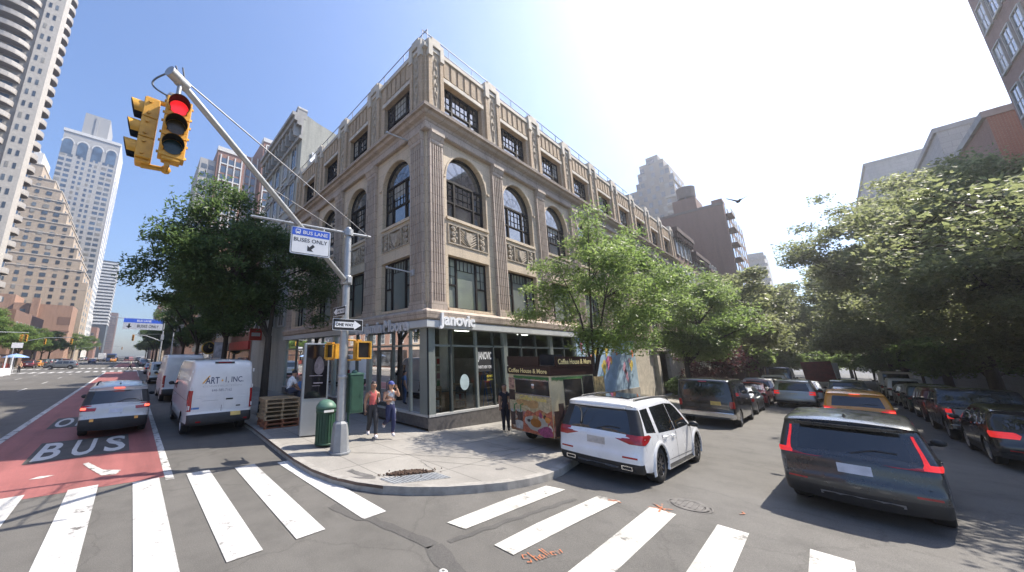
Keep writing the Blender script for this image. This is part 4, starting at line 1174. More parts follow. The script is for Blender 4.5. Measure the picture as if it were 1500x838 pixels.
    if S.get('arch_flare'):
        for s in (-1, 1):
            for xc in (xr_, xf_):
                b = MB(); n_ = 14; a0 = -.35; G = []
                for i in range(n_ + 1):
                    a = a0 + (PI - 2 * a0) * i / n_
                    for rr, d in ((Ra, -.01), (Ra, .028), (Ra + .045, .03), (Ra + .085, .0)): px_, pz_ = xc + rr * math.cos(a), Rw + rr * math.sin(a); G.append((px_, s * (Wf(px_, max(.3, pz_)) + d), pz_))
                b.add(G, [(4 * i + j, 4 * i + j + 1, 4 * i + j + 5, 4 * i + j + 4) for i in range(n_) for j in range(3)], 0, True); b.build("wheel_arch", pm, root)
    if S.get('steps'):
        for s in (-1, 1):
            b = MB(); b.box(xr_ + Ra + .05, xf_ - Ra - .05, s * hw * .92 - .1, s * hw * .92 + .1, clr - .02, clr + .03); b.build("side_step", M_chrome, root, bevel=.015)
    if S.get('exhaust'):
        ey, ez = S['exhaust']
        for s in (-1, 1):
            b = MB(); p = rear_pt(s * ey, ez, .012)
            for k in (0, 1):
                pass
            o_ = rect(-.11, .11, -.042, .042); i_ = rect(-.09, .09, -.026, .026)
            holed(b, Face((p[0], p[1]), (0, 1), (-1, 0)), [(a, ez + c) for a, c in o_], [[(a, ez + c) for a, c in i_]], .05, 0, .012)
            b.build("exhaust_tip", M_chrome, root)
    if S.get('antenna'):
        ax, az = S['antenna']; b = MB(); b.add([(ax - .12, 0, az), (ax + .02, .03, az), (ax + .02, -.03, az), (ax - .1, 0, az + .07), (ax + .03, 0, az - .01)], [(0, 1, 3), (0, 3, 2), (1, 4, 3), (4, 2, 3)]); b.build("antenna", M_plas, root)
    for f in S.get('extra', []): f(root, rear_pt, Wf, S)
    return root

P_white = paint("paint_white", (.74, .75, .76)); P_vanwhite = paint("paint_van_white", (.66, .66, .65), 0, .4)
P_black = paint("paint_black", (.012, .013, .015), 0, .2); P_gunm = paint("paint_gunmetal", (.05, .055, .06), .55, .25)
P_red = paint("paint_red", (.45, .03, .03)); P_silver = paint("paint_silver", (.42, .42, .40), .6, .32); P_taxi = paint("paint_taxi", (.70, .30, .035)); P_grey = paint("paint_grey", (.16, .17, .18), .5, .3)
P_green = paint("paint_dark_green", (.05, .075, .06), .3); P_blue = paint("paint_blue", (.04, .06, .13), .4); P_maroon = paint("paint_maroon", (.12, .02, .025), .2)

def suv_spec(L, W, H, pm, **k):
    """upright estate or SUV seen mostly from behind"""
    h = L / 2; z = H
    prof = [(-h + .06, .30, 1), (-h, .42), (-h - .02, .60), (-h + .03, .72), (-h + .05, .98), (-h + .12, 1.04), (-h + .38, z - .20), (-h + .32, z - .10, 1), (-h + .46, z - .045), (-.6, z), (.15, z - .01), (.55, z - .12), (1.18, 1.10), (1.30, 1.03), (h - .45, .92), (h - .12, .78), (h - .01, .55), (h - .05, .28, 1)]
    a, f = (-h + 1.02, h - .92)
    S = dict(L=L, W=W, H=H, prof=prof, paint=pm, rear_win=(1.06, z - .19), wind=(1.10, z - .10), belt=1.0, tum=.20, clad=.44, Rw=.36, axles=(a, f), rear_x=-1.0, front_x=.4, rc=.09,
             side_win=[[(-h + .55, 1.12), (-h + 1.22, 1.06), (-h + 1.22, z - .17), (-h + .86, z - .2)], [(-h + 1.32, 1.05), (-.22, 1.03), (-.22, z - .13), (-h + 1.32, z - .16)], [(-.12, 1.03), (1.02, 1.05), (.42, z - .17), (-.12, z - .13)]],
             seams=[[(-h + 1.27, 1.0), (-h + 1.35, .62), (-h + 1.6, .42), (1.0, .40), (1.12, .6), (1.1, 1.0)], [(-.17, 1.0), (-.2, .42)]],
             handles=[(-.42, .93), (-h + 1.5, .95)], mirror=(.92, 1.06), lamps=[([(.84, .58, .12), (.90, .55, .18), (.97, .60, .16), (1.02, .68, .10)], M_tail, "tail_light")],
             rboxes=[("license_plate", -.16, .16, .76, .91, .012, M_plate), ("bumper_reflector", .5, .72, .50, .53, .006, M_tail), ("bumper_reflector", -.72, -.5, .50, .53, .006, M_tail)], wiper=1.14, antenna=(-h + .75, z - .01))
    S.update(k)
    return S

def sedan_spec(L, W, H, pm, **k):
    h = L / 2; z = H
    prof = [(-h + .06, .28, 1), (-h, .40), (-h - .02, .6), (-h + .04, .88), (-h + .12, .97), (-h + .62, 1.0), (-h + 1.35, z - .08), (-.35, z), (.2, z - .02), (.55, z - .12), (1.2, .98), (h - .6, .86), (h - .12, .68), (h - .01, .5), (h - .05, .25, 1)]
    S = dict(L=L, W=W, H=H, prof=prof, paint=pm, rear_win=(1.03, z - .10), wind=(1.0, z - .09), belt=.92, tum=.24, clad=.30, clad_side=.24, Rw=.325, axles=(-h + 1.0, h - .9), rear_x=-.7, front_x=.3, rc=.08, bow=.07,
             side_win=[[(-h + .95, .98), (-.18, .96), (-.18, z - .1), (-.62, z - .09), (-h + 1.45, z - .14)], [(-.08, .96), (1.0, .98), (.45, z - .14), (-.08, z - .10)]],
             seams=[[(-h + 1.2, .93), (-h + 1.35, .5), (-.1, .36), (.95, .36), (1.0, .9)], [(-.13, .93), (-.13, .36)]], handles=[(-.35, .84), (-h + 1.45, .86)], mirror=(.88, .98),
             lamps=[([(.72, .45, .10), (.80, .42, .2), (.88, .48, .16)], M_tail, "tail_light")], rboxes=[("license_plate", -.16, .16, .66, .80, .012, M_plate)])
    S.update(k)
    return S

# --- white SUV by the kerb
h = 2.46
sw = suv_spec(4.92, 1.95, 1.78, P_white, rails=(-1.75, .75, 1.73), rail_mat=M_plas, steps=True, exhaust=(.62, .40), clad=.50, clad_side=.33, Rw=.385, arch=.05, rim=M_rim_dk, spokes=10, tw=.275, sglass=M_cglass, rc=.11, tum=.24, dark_pillar=True, arch_flare=True, side_win=[[(-h + .40, 1.12), (-h + .92, 1.08), (-h + .98, 1.60), (-h + .52, 1.585)], [(-h + 1.10, 1.06), (-.185, 1.03), (-.185, 1.65), (-h + 1.16, 1.615)], [(-.165, 1.03), (1.02, 1.05), (.42, 1.61), (-.165, 1.65)]],
    lamps=[([(.89, .70, .08), (.92, .60, .16), (.95, .50, .24), (.975, .42, .28), (1.0, .40, .31), (1.03, .44, .33), (1.06, .54, .28), (1.08, .66, .2)], M_tail, "tail_light")],
    rboxes=[("license_plate", -.2, .2, .80, .95, .012, mat("plate_blur", (.42, .39, .36), .5, var=.2, scale=9)), ("bumper_reflector", .55, .84, .60, .635, .006, M_tail), ("bumper_reflector", -.84, -.55, .60, .635, .006, M_tail), ("tailgate_trim", -.62, .62, .655, .662, .004, M_seam), ("tailgate_trim", -.5, -.38, 1.0, 1.02, .004, M_chrome), ("tailgate_trim", .62, .74, 1.085, 1.10, .004, M_chrome), ("spoiler", -.6, .6, 1.60, 1.64, .10, P_white), ("diffuser", -.45, .45, .36, .40, .012, M_chrome)], antenna=None)
def sunroof(root, rp, Wf, S):
    b = MB(); b.add([(-1.5, -.45, 1.80), (.1, -.45, 1.815), (.1, .45, 1.815), (-1.5, .45, 1.80)], [(0, 1, 2, 3)]); b.build("sunroof", M_cglass, root)
sw['extra'] = [sunroof]
vehicle("parked_suv", "white SUV with large dark wheels at the kerb by the coffee cart", "car", sw, 8.75, 3.84, R(-1))

# --- dark crossover in the near lane: tall L-shaped lamps
cr = suv_spec(4.70, 1.87, 1.68, P_gunm, clad=.50, clad_side=.36, arch_clad=.06, rim=M_rim_dk, spokes=5, wiper=1.13, rc=.10, bow=.10, win_v=.80,
    lamps=[([(.985, .70, .10), (1.03, .72, .14), (1.07, .74, .09)], M_tail_lit, "tail_light"), ([(.955, .30, .0), (.99, .28, .0), (1.0, .34, .0)], M_tail, "light_bar")],
    rboxes=[("license_plate", -.19, .19, .78, .93, .014, M_plate), ("bumper_reflector", .58, .82, .565, .595, .006, M_tail), ("bumper_reflector", -.82, -.58, .565, .595, .006, M_tail), ("spoiler", -.62, .62, 1.52, 1.56, .12, P_gunm), ("skid_plate", -.45, .45, .36, .42, .01, M_rim), ("tailgate_trim", -.75, .75, .70, .706, .004, M_seam)])
cr['lamps'] = cr['lamps'][:1]
def l_lamps(root, rp, Wf, S):
    for s in (-1, 1):
        for nm, m, rows_ in (("light_bar", M_tail_lit, [(1.05, .735, .80), (1.12, .735, .785), (1.22, .725, .765), (1.32, .705, .742), (1.42, .69, .722), (1.47, .685, .715)]), ("light_bar", M_tail, [(.975, .42, .72), (1.0, .30, .72), (1.015, .34, .72)]), ("light_trim", M_plas, [(.965, .30, .76), (.972, .26, .76)])):
            b = MB(); P_ = []
            for z, a, c in rows_: P_ += [rp(s * a, z, .012), rp(s * c, z, .012)]
            k = len(rows_); b.add(P_, [(2 * i, 2 * i + 1, 2 * i + 3, 2 * i + 2) for i in range(k - 1)], 0); b.build(nm, m, root)
cr['extra'] = [l_lamps]
vehicle("crossover_car", "dark grey crossover with tall glowing red L-shaped tail lights in the near lane", "car", cr, 10.45, .06, R(-2.5)).scale = (1.02, 1.02, 1.02)

# --- orange taxi, silver 4x4, black van
tx = suv_spec(4.55, 1.84, 1.66, P_taxi, lamps=[([(.90, .60, .10), (.97, .55, .2), (1.04, .62, .14)], M_tail_lit, "tail_light"), ([(.94, .74, .03), (.98, .73, .03)], M_brake, "brake_light")], rboxes=[("license_plate", -.16, .16, .70, .84, .012, M_plate_y), ("stop_lamp", -.14, .14, 1.56, 1.585, .02, M_brake)])
vehicle("taxi_car", "orange taxi SUV with lit brake lights just ahead of the dark grey crossover", "taxi", tx, 23.2, -.36)
sv = suv_spec(4.75, 1.87, 1.76, P_silver, clad=.46, Rw=.38, lamps=[([(.86, .66, .1), (.95, .64, .14), (1.08, .66, .12)], M_tail_lit, "tail_light")], rboxes=[("license_plate", -.16, .16, .90, 1.03, .012, M_plate_y), ("rear_bumper", -.85, .85, .52, .62, .06, P_silver)])
vehicle("estate_car", "boxy silver 4x4 with lit red tail lights and yellow plate in the left lane", "car", sv, 33.6, 1.9)
def van_spec(L, W, H, pm, **k):
    h = L / 2
    prof = [(-h + .03, .36, 1), (-h - .02, .45), (-h - .02, .58), (-h + .02, .70), (-h + .02, 1.0), (-h + .06, 1.25), (-h + .16, H - .2), (-h + .22, H - .06), (-h + .45, H), (0, H), (h - 2.0, H - .01), (h - 1.7, H - .14), (h - .92, 1.30), (h - .75, 1.22), (h - .2, 1.05), (h - .02, .85), (h, .5), (h - .03, .32, 1)]
    S = dict(L=L, W=W, H=H, prof=prof, paint=pm, rear_win=(1.28, H - .2), wind=(1.3, H - .14), belt=1.2, tum=.09, clad=.62, clad_side=.32, Rw=.36, axles=(-h + 1.15, h - .95), rear_x=-h + .6, front_x=h - 2.1, rc=.09, bow=.03, clear=.30,
             side_win=[[(-h + .35, 1.28), (-h + 1.75, 1.28), (-h + 1.75, H - .24), (-h + .42, H - .24)], [(-h + 1.9, 1.28), (h - 2.25, 1.28), (h - 2.25, H - .24), (-h + 1.9, H - .24)], [(h - 2.1, 1.26), (h - 1.05, 1.28), (h - 1.62, H - .24), (h - 2.1, H - .24)]],
             seams=[[(h - 2.18, 1.2), (h - 2.18, .4)], [(-h + 1.82, H - .2), (-h + 1.82, .8)]], mirror=(h - 1.2, 1.32), handles=[(h - 2.0, 1.08)], lamps=[([(.82, .84, .08), (.95, .82, .10), (1.1, .84, .08)], M_tail, "tail_light")], rboxes=[("license_plate", .1, .44, .88, 1.03, .012, M_plate_y)])
    S.update(k)
    return S
bv = van_spec(5.3, 2.0, 2.02, P_black, clad_mat=M_chrome, rboxes=[("license_plate", -.55, -.2, .92, 1.08, .012, M_plate_y), ("tailgate_trim", -.004, .004, .66, 1.9, .004, M_seam), ("stop_lamp", -.15, .15, 1.90, 1.94, .03, M_tail), ("rear_bumper", -.98, .98, .45, .60, .10, M_chrome)])
vehicle("passenger_van", "old black passenger van with silver rear bumper and yellow plate parked past the coffee cart", "van", bv, 20.35, 3.95)

# --- kerb row beyond the black van, nearest first
vehicle("sedan_car", "dark grey saloon parked directly in front of the black van", "car", sedan_spec(4.7, 1.82, 1.46, P_grey), 26.6, 3.95)
vehicle("sedan_car", "red hatchback parked at the kerb between two paler cars", "car", sedan_spec(4.4, 1.78, 1.5, P_red), 32.2, 3.95)
vehicle("estate_car", "white SUV with dark rear window parked in front of the red hatchback", "car", suv_spec(4.6, 1.85, 1.68, P_white), 37.6, 3.95)
vehicle("sedan_car", "pale saloon parked at the kerb past the white SUV beyond the red hatchback", "car", sedan_spec(4.6, 1.8, 1.48, P_silver), 43.2, 3.95)
vehicle("estate_car", "silver-white SUV far down the kerb row under the trees", "car", suv_spec(4.6, 1.85, 1.75, P_white), 48.8, 3.95)
vehicle("delivery_van", "dark high-roofed van at the far end of the left kerb row", "van", van_spec(5.6, 2.0, 2.5, P_blue), 55.0, 3.95)
# --- moving lanes further on
vehicle("sedan_car", "dark blue car with lit brake lights ahead of the orange taxi", "car", sedan_spec(4.6, 1.8, 1.5, P_blue, lamps=[([(.80, .5, .1), (.88, .5, .18), (.95, .55, .1)], M_brake, "tail_light")]), 31.6, -.45)
vehicle("estate_car", "dark green SUV queuing in the street two cars ahead of the taxi", "car", suv_spec(4.7, 1.88, 1.74, P_green), 39.0, -.4)
vehicle("sedan_car", "white car queuing to the right of the silver 4x4", "car", sedan_spec(4.7, 1.82, 1.5, P_white), 41.0, 1.7)
def truck(x, y):
    t = thing("flatbed_truck", "white truck carrying a tilted dark red rack behind its cab", "truck", (x, y, gz(x)))
    b = MB(); b.box(-2.4, 1.0, -1.0, 1.0, .85, 1.15); b.build("bed", mat("truck_bed", (.5, .5, .48), .6), t, bevel=.03)
    b = MB(); b.box(1.1, 2.9, -.98, .98, .5, 2.1); b.build("cab", P_white, t, bevel=.12, seg=3)
    b = MB(); b.add([(1.09, -.75, 1.4), (1.09, .75, 1.4), (1.09, .75, 1.95), (1.09, -.75, 1.95)], [(0, 1, 2, 3)]); b.build("rear_window", M_cglass, t)
    b = MB(); b.obj = 0
    for k in range(5): b.box(-.05, .05, -1.0 + k * .5 - .04, -1.0 + k * .5 + .04, 0, 2.0)
    for k in range(6): b.box(-.045, .045, -1.04, 1.04, k * .39, k * .39 + .08)
    b.box(-.02, .02, -1, 1, 0, 2.0); o = b.build("rack", mat("rack_red", (.16, .025, .035), .6, var=.3), t); o.location = (-1.6, .1, 1.15); o.rotation_euler = (R(-4), R(-6), 0)
    for xx in (-1.6, 2.1):
        for s in (-1, 1): wheel(.4, .25, M_rim, 5, t, xx, s * .85, s)
    b = MB(); b.box(-2.46, -2.40, -.95, -.7, .8, .95); b.box(-2.46, -2.4, .7, .95, .8, .95); b.build("tail_light", M_tail_lit, t)
truck(57, .9)
def box_truck(x, y, yaw, label, group=None):
    t = thing("box_truck", label, "truck", (x, y, gz(x)), yaw, group)
    b = MB(); b.box(-3, 1.4, -1.1, 1.1, .9, 3.3); b.build("cargo_box", P_vanwhite, t, bevel=.04)
    b = MB(); b.box(1.5, 3.2, -1.0, 1.0, .5, 2.3); b.build("cab", P_white, t, bevel=.15, seg=3)
    b = MB(); b.add([(3.205, -.85, 1.35), (3.205, .85, 1.35), (3.205, .8, 2.1), (3.205, -.8, 2.1)], [(0, 1, 2, 3)]); b.build("windshield", M_cglass, t)
    for xx in (-1.8, 2.3):
        for s in (-1, 1): wheel(.42, .25, M_rim, 5, t, xx, s * .9, s)
box_truck(92, .6, 0, "white box truck stopped far down the tree lined street")
vehicle("delivery_van", "white passenger van parked far along the right hand kerb", "van", van_spec(5.2, 2.0, 2.3, P_vanwhite), 54.0, -3.45)

# --- right hand kerb row, nearest first
rs = suv_spec(4.55, 1.86, 1.62, P_black, lamps=[([(.82, .52, .10), (.92, .48, .2), (.99, .56, .14)], M_tail_lit, "tail_light")])
vehicle("parked_car", "black SUV cropped by the right edge of the view", "car", rs, 18.9, -3.4)
def pickup(x, y):
    S = dict(L=5.6, W=1.98, H=1.9, prof=[(-2.77, .45, 1), (-2.8, .6), (-2.79, .9), (-2.78, 1.22, 1), (-2.7, 1.26), (-1.0, 1.27, 1), (-.95, 1.3), (-.80, 1.82), (-.6, 1.88), (.3, 1.88), (.6, 1.8), (1.25, 1.26), (2.4, 1.14), (2.72, .98), (2.79, .6), (2.76, .4, 1)], paint=P_gunm, rear_win=(1.34, 1.78), wind=(1.28, 1.78), belt=1.22, tum=.13, clad=.55, clad_side=.44, Rw=.40, axles=(-1.7, 1.85), rear_x=-.6, front_x=.5, rc=.06, bow=.03, clear=.42,
             side_win=[[(-.72, 1.30), (.12, 1.28), (.12, 1.76), (-.6, 1.76)], [(.22, 1.28), (1.05, 1.28), (.55, 1.74), (.22, 1.76)]], mirror=(1.0, 1.32), handles=[(-.05, 1.1), (-.8, 1.1)], seams=[[(.17, 1.25), (.17, .5)], [(-.85, 1.25), (-.85, .5)]], lamps=[], win_v=.8)
    r = vehicle("pickup_truck", "dark grey pickup truck parked just ahead of the cropped black SUV", "pickup", S, x, y)
    for s in (-1, 1):
        b = MB(); b.box(-2.83, -2.70, s * .93 - .06, s * .93 + .06, .85, 1.2, 0); b.box(-2.835, -2.71, s * .93 - .062, s * .93 + .062, .98, 1.06, 1); b.build("tail_light", [M_tail_lit, M_tail_clear], r)
    b = MB(); b.box(-2.9, -2.76, -.98, .98, .5, .66); b.build("rear_bumper", M_chrome, r, bevel=.02)
    b = MB(); b.box(-2.822, -2.78, -.82, .82, .78, 1.2); b.build("tailgate", P_silver, r, bevel=.01)
pickup(24.0, -3.4)
vehicle("estate_car", "dark maroon SUV parked beyond the pickup truck", "car", suv_spec(4.7, 1.88, 1.72, P_maroon), 30.9, -3.45)
vehicle("estate_car", "dark green-grey SUV parked beyond the maroon SUV on the right", "car", suv_spec(4.7, 1.86, 1.7, P_green), 36.6, -3.45)
vehicle("sedan_car", "silver saloon parked far along the right kerb", "car", sedan_spec(4.6, 1.8, 1.48, P_silver), 42.5, -3.45)
vehicle("estate_car", "white SUV parked far along the right kerb before the white van", "car", suv_spec(4.7, 1.86, 1.8, P_white), 48.3, -3.45)

# ------------------------------------------------------------------ avenue vehicles (heading +Y)
ob = suv_spec(4.86, 1.86, 1.68, paint('paint_pale_silver', (.50, .50, .49), .2), clad=.64, clad_side=.46, arch_clad=.10, Rw=.37, rails=(-1.7, .6, 1.62), bow=.08, dark_pillar=True,
    lamps=[([(.88, .52, .06), (.97, .50, .22), (1.05, .34, .26), (1.06, .50, .2)], M_tail, "tail_light"), ([(.93, .76, .1), (.97, .75, .12), (1.0, .76, .1)], M_brake, "brake_light")],
    rboxes=[("license_plate", -.18, .18, .80, .93, .012, M_plate), ("bumper_reflector", .52, .62, .56, .64, .008, M_amber), ("bumper_reflector", -.62, -.52, .56, .64, .008, M_amber), ("stop_lamp", -.14, .14, 1.56, 1.585, .04, M_brake), ("tailgate_badge", -.62, -.5, .88, .91, .006, M_chrome)])
vehicle("estate_car", "silver-white estate car with black cladding and lit brake lights in the red bus lane", "car", ob, -.18, 15.6, R(90))

def panel_van(S, label, x, y, lettering=False, group=None):
    L, W, H = S['L'], S['W'], S['H']
    r = vehicle("delivery_van", label, "van", S, x, y, R(90), group)
    return r
def transit_spec(H, pm, **k):
    h = 2.8
    prof = [(-h + .02, .42, 1), (-h - .03, .5), (-h - .03, .66), (-h + .03, .78), (-h + .03, 1.2), (-h + .06, H - .35), (-h + .12, H - .1), (-h + .3, H - .01), (-1, H), (.6, H), (1.0, H - .1), (1.95, 1.45), (2.1, 1.35), (2.6, 1.1), (2.78, .8), (2.8, .5), (2.77, .36, 1)]
    S = dict(L=5.6, W=2.06, H=H, prof=prof, paint=pm, rear_win=(9, 9.1), wind=(1.45, H - .2), belt=1.3, tum=.10, clad=.76, clad_side=.44, Rw=.36, axles=(-1.65, 1.85), rear_x=-2.0, front_x=.8, rc=.10, bow=.02, clear=.32,
             side_win=[[(.75, 1.35), (1.75, 1.4), (1.15, H - .45), (.75, H - .45)]], seams=[[(.68, H - .4), (.68, .5)], [(-.9, H - .4), (-.9, .5)], [(-2.5, 1.2), (2.3, 1.2)]], mirror=(1.6, 1.5), mirror_mat=M_plas, handles=[(.9, 1.15)],
             lamps=[([(.86, .94, .06), (1.1, .93, .10), (1.35, .94, .09), (1.52, .95, .06)], M_tail, "tail_light"), ([(.88, .945, .05), (1.0, .94, .06), (1.04, .945, .05)], M_tail_clear, "reversing_light")], rboxes=[])
    S.update(k)
    return S
def art_van(root, rp, Wf, S):
    H = S['H']; xf = -2.8 + .0
    M_navy = mat("van_navy", (.02, .035, .10), .5); M_gold = mat("van_gold", (.68, .36, .06), .5); M_gtxt = mat("van_grey_text", (.42, .42, .42), .5)
    def P_(y, z, e=.004): return rp(y, z, e)
    # seen from behind, left is +y: text runs from +y to -y
    def tx(body, y0, z0, w, hh, m, nm="lettering"):
        b = text_mb(body, lambda a, c, d: rp(y0 - a, z0 + c, .006), w, hh); b.build(nm, m, root)
    tx("ART", .56, 1.72, .42, .22, M_navy); tx("1, INC.", -.05, 1.72, .58, .22, M_navy)
    b = MB(); b.add([rp(.66, 1.74, .006), rp(.60, 1.74, .006), rp(.42, 1.99, .006), rp(.47, 1.99, .006)], [(0, 1, 2, 3)]); b.add([rp(.05 + .045 * a, 1.82 + .06 * c, .006) for a, c in ((-1, 0), (-.3, -.3), (0, -1), (.3, -.3), (1, 0), (.3, .3), (0, 1), (-.3, .3))], [tuple(range(8))]); b.build("logo_mark", M_gold, root)
    tx("CONSTRUCTION", .62, 1.61, 1.2, .06, M_gtxt); tx("646-585-7162", .34, 1.46, .62, .085, mat("van_phone", (.14, .15, .2), .5))
    def rb(nm, y0, y1, z0, z1, th, m):
        b = MB(); b.add([rp(y0, z0, th), rp(y1, z0, th), rp(y1, z1, th), rp(y0, z1, th), rp(y0, z0, -.01), rp(y1, z0, -.01), rp(y1, z1, -.01), rp(y0, z1, -.01)], [(0, 1, 2, 3), (0, 1, 5, 4), (2, 3, 7, 6), (1, 2, 6, 5), (3, 0, 4, 7)]); b.build(nm, m, root)
    rb("door_gap", -.006, .006, .80, 2.36, .003, M_seam); rb("stop_lamp", -.30, .32, 2.40, 2.46, .05, M_plas); rb("stop_lamp", -.2, .22, 2.425, 2.45, .055, M_tail)
    rb("handle", -.34, -.12, 1.17, 1.215, .02, M_plas); rb("door_badge", .12, .60, 1.165, 1.18, .006, M_gtxt); rb("door_badge", -.60, -.46, .93, .97, .008, M_plas); rb("door_badge", .66, .88, .92, .98, .006, mat("van_blue", (.06, .16, .4), .5))
    rb("license_plate", -.62, -.3, .64, .76, .02, M_plate_y)
    for y0, y1 in ((-.84, -.72), (.58, .72)): rb("bumper_reflector", y0, y1, .50, .54, .012, M_tail)
    # raised door panels and hinges
    for s in (-1, 1):
        for z0, z1 in ((1.34, 2.24), (.86, 1.26)):
            b = MB(); ln = [(s * .06, z0), (s * .84, z0), (s * (.84 if z1 < 2 else .80), z1), (s * .06, z1)]
            b.tube([rp(y, z, .002) for y, z in ln + [ln[0]]], .008, 5); b.build("panel_crease", P_vanwhite, root)
        for z in (.98, 1.6, 2.15):
            b = MB(); p = rp(s * .955, z, .01); b.cyl((p[0], p[1], z - .06), (p[0], p[1], z + .06), .022, n=7); b.build("hinge", P_vanwhite, root)
panel_van(transit_spec(2.52, P_vanwhite, extra=[art_van]), "white panel van with ART 1 INC lettering on its rear doors parked beside the pallets", 2.62, 13.6)
panel_van(transit_spec(2.7, P_vanwhite), "tall white panel van parked ahead of the lettered van", 2.55, 24.5)
panel_van(van_spec(5.0, 1.95, 2.0, P_silver), "silver passenger van with rear window parked ahead of the two white vans", 2.4, 40.5)
vehicle("sedan_car", "dark car parked at the far end of the avenue kerb row", "car", sedan_spec(4.6, 1.8, 1.46, P_grey, lamps=[([(.74, .45, .1), (.82, .42, .2), (.88, .48, .16)], M_tail_lit, "tail_light")]), 2.5, 62.0, R(90))
vehicle("crossover_car", "grey crossover crossing the avenue at the next junction", "car", suv_spec(4.6, 1.85, 1.64, P_grey), -7.8, 92.5, R(180))
vehicle("taxi_car", "yellow taxi driving away beyond the second crossing", "taxi", sedan_spec(4.7, 1.82, 1.5, P_taxi), -5.2, 168, R(90))
vehicle("taxi_car", "yellow taxi near the far kerb behind the walking man", "taxi", suv_spec(4.6, 1.82, 1.66, P_taxi), 2.6, 120, R(90))
def bus(x, y):
    t = thing("city_bus", "dark blue and white bus far up the avenue", "bus", (x, y, 0), R(90))
    b = MB(); b.box(-6, 6, -1.28, 1.28, .45, 3.1); b.build("body", mat("bus_blue", (.05, .09, .2), .4), t, bevel=.12, seg=2)
    b = MB(); b.box(-6.02, -5.9, -1.1, 1.1, 1.5, 2.6); b.build("rear_window", M_cglass, t)
    for xx in (-4, 4):
        for s in (-1, 1): wheel(.48, .28, M_rim, 5, t, xx, s * 1.12, s)
bus(-6.2, 182)
rk = random.Random(4)
pcs = [P_grey, P_white, P_black, P_silver, P_blue, P_maroon, P_taxi, P_green]
spots_ = [(2.5, 104), (2.5, 111), (2.6, 128), (2.5, 135), (2.5, 142), (-16.2, 103), (-16.2, 110), (-16.2, 117), (-16.2, 124), (-16.2, 131), (-16.2, 138), (-16.2, 145), (-9.5, 146), (-12.6, 122), (-5.6, 205), (-9.6, 214), (2.4, 196), (2.4, 204), (2.4, 213), (-16, 196), (-16, 205), (-16, 214), (-12, 226), (-2.0, 232)]
cnames = ["grey", "white", "black", "silver", "dark blue", "maroon", "yellow", "dark green"]
where_ = lambda x, y: ("by the right kerb" if x > 0 else "by the left kerb" if x < -15 else "in the middle lanes") + (" of the second avenue block" if y < 160 else " past the second crossing")
count_ = {}
for i, (x, y) in enumerate(spots_):
    c_ = i % 8; sp_ = suv_spec(4.6, 1.84, 1.66, pcs[c_]) if i % 3 else sedan_spec(4.6, 1.8, 1.47, pcs[c_])
    key = (cnames[c_], where_(x, y)); count_[key] = count_.get(key, 0) + 1
    vehicle("estate_car" if i % 3 else "sedan_car", "small distant %s %s %s" % (cnames[c_], ("SUV" if i % 3 else "saloon") + (", further one," if count_[key] > 1 else ""), where_(x, y)), "car", sp_, x, y, R(90), "distant cars up the avenue")
box_truck(-9.5, 190, R(90), "white box truck far up the avenue beside the bus")
# ------------------------------------------------------------------ traffic signal pole and its signs
M_galv = mat("galvanised_pole", (.36, .37, .375), .45, .55, .14, 5)
M_base = mat("pole_base_paint", (.24, .25, .26), .6, .1, .15, 4)
M_yel = mat("signal_yellow", (.58, .30, .035), .45, 0, .22, 7)
M_signw = mat("sign_white", (.68, .69, .70), .4, 0, .05, 3)
M_signblue = mat("sign_blue", (.03, .10, .52), .4, 0, .08)
M_signblk = mat("sign_black", (.012, .012, .013), .4)
M_alum = mat("sign_back", (.40, .41, .42), .4, .6, .1)
M_green = mat("street_green", (.022, .07, .042), .5, 0, .22, 6)
M_green_lt = mat("lid_green", (.075, .16, .12), .5, 0, .2, 5)
M_cable = mat("cable", (.30, .30, .31), .5, .5)

PX_, PY_ = 4.62, 8.70
def vplane(o, a, n):
    """sign plane: o = lower left corner, a = direction of reading, n = outward"""
    o, a, n = Vector(o), Vector(a).normalized(), Vector(n).normalized()
    return lambda u, z, d=0.0: tuple(o + a * u + n * d + Vector((0, 0, z)))
def plate(b, f, u0, u1, z0, z1, d0, d1, m=0, r=0.0):
    if r:
        pts = []
        for cx_, cz_, a0 in ((u1 - r, z0 + r, -90), (u1 - r, z1 - r, 0), (u0 + r, z1 - r, 90), (u0 + r, z0 + r, 180)):
            for k in range(5): a = R(a0 + 22.5 * k); pts.append((cx_ + r * math.cos(a), cz_ + r * math.sin(a)))
    else: pts = rect(u0, u1, z0, z1)
    n = len(pts)
    b.add([f(p[0], p[1], d0) for p in pts] + [f(p[0], p[1], d1) for p in pts], [tuple(range(n))[::-1], tuple(range(n, 2 * n))] + [(i, (i + 1) % n, n + (i + 1) % n, n + i) for i in range(n)], m)

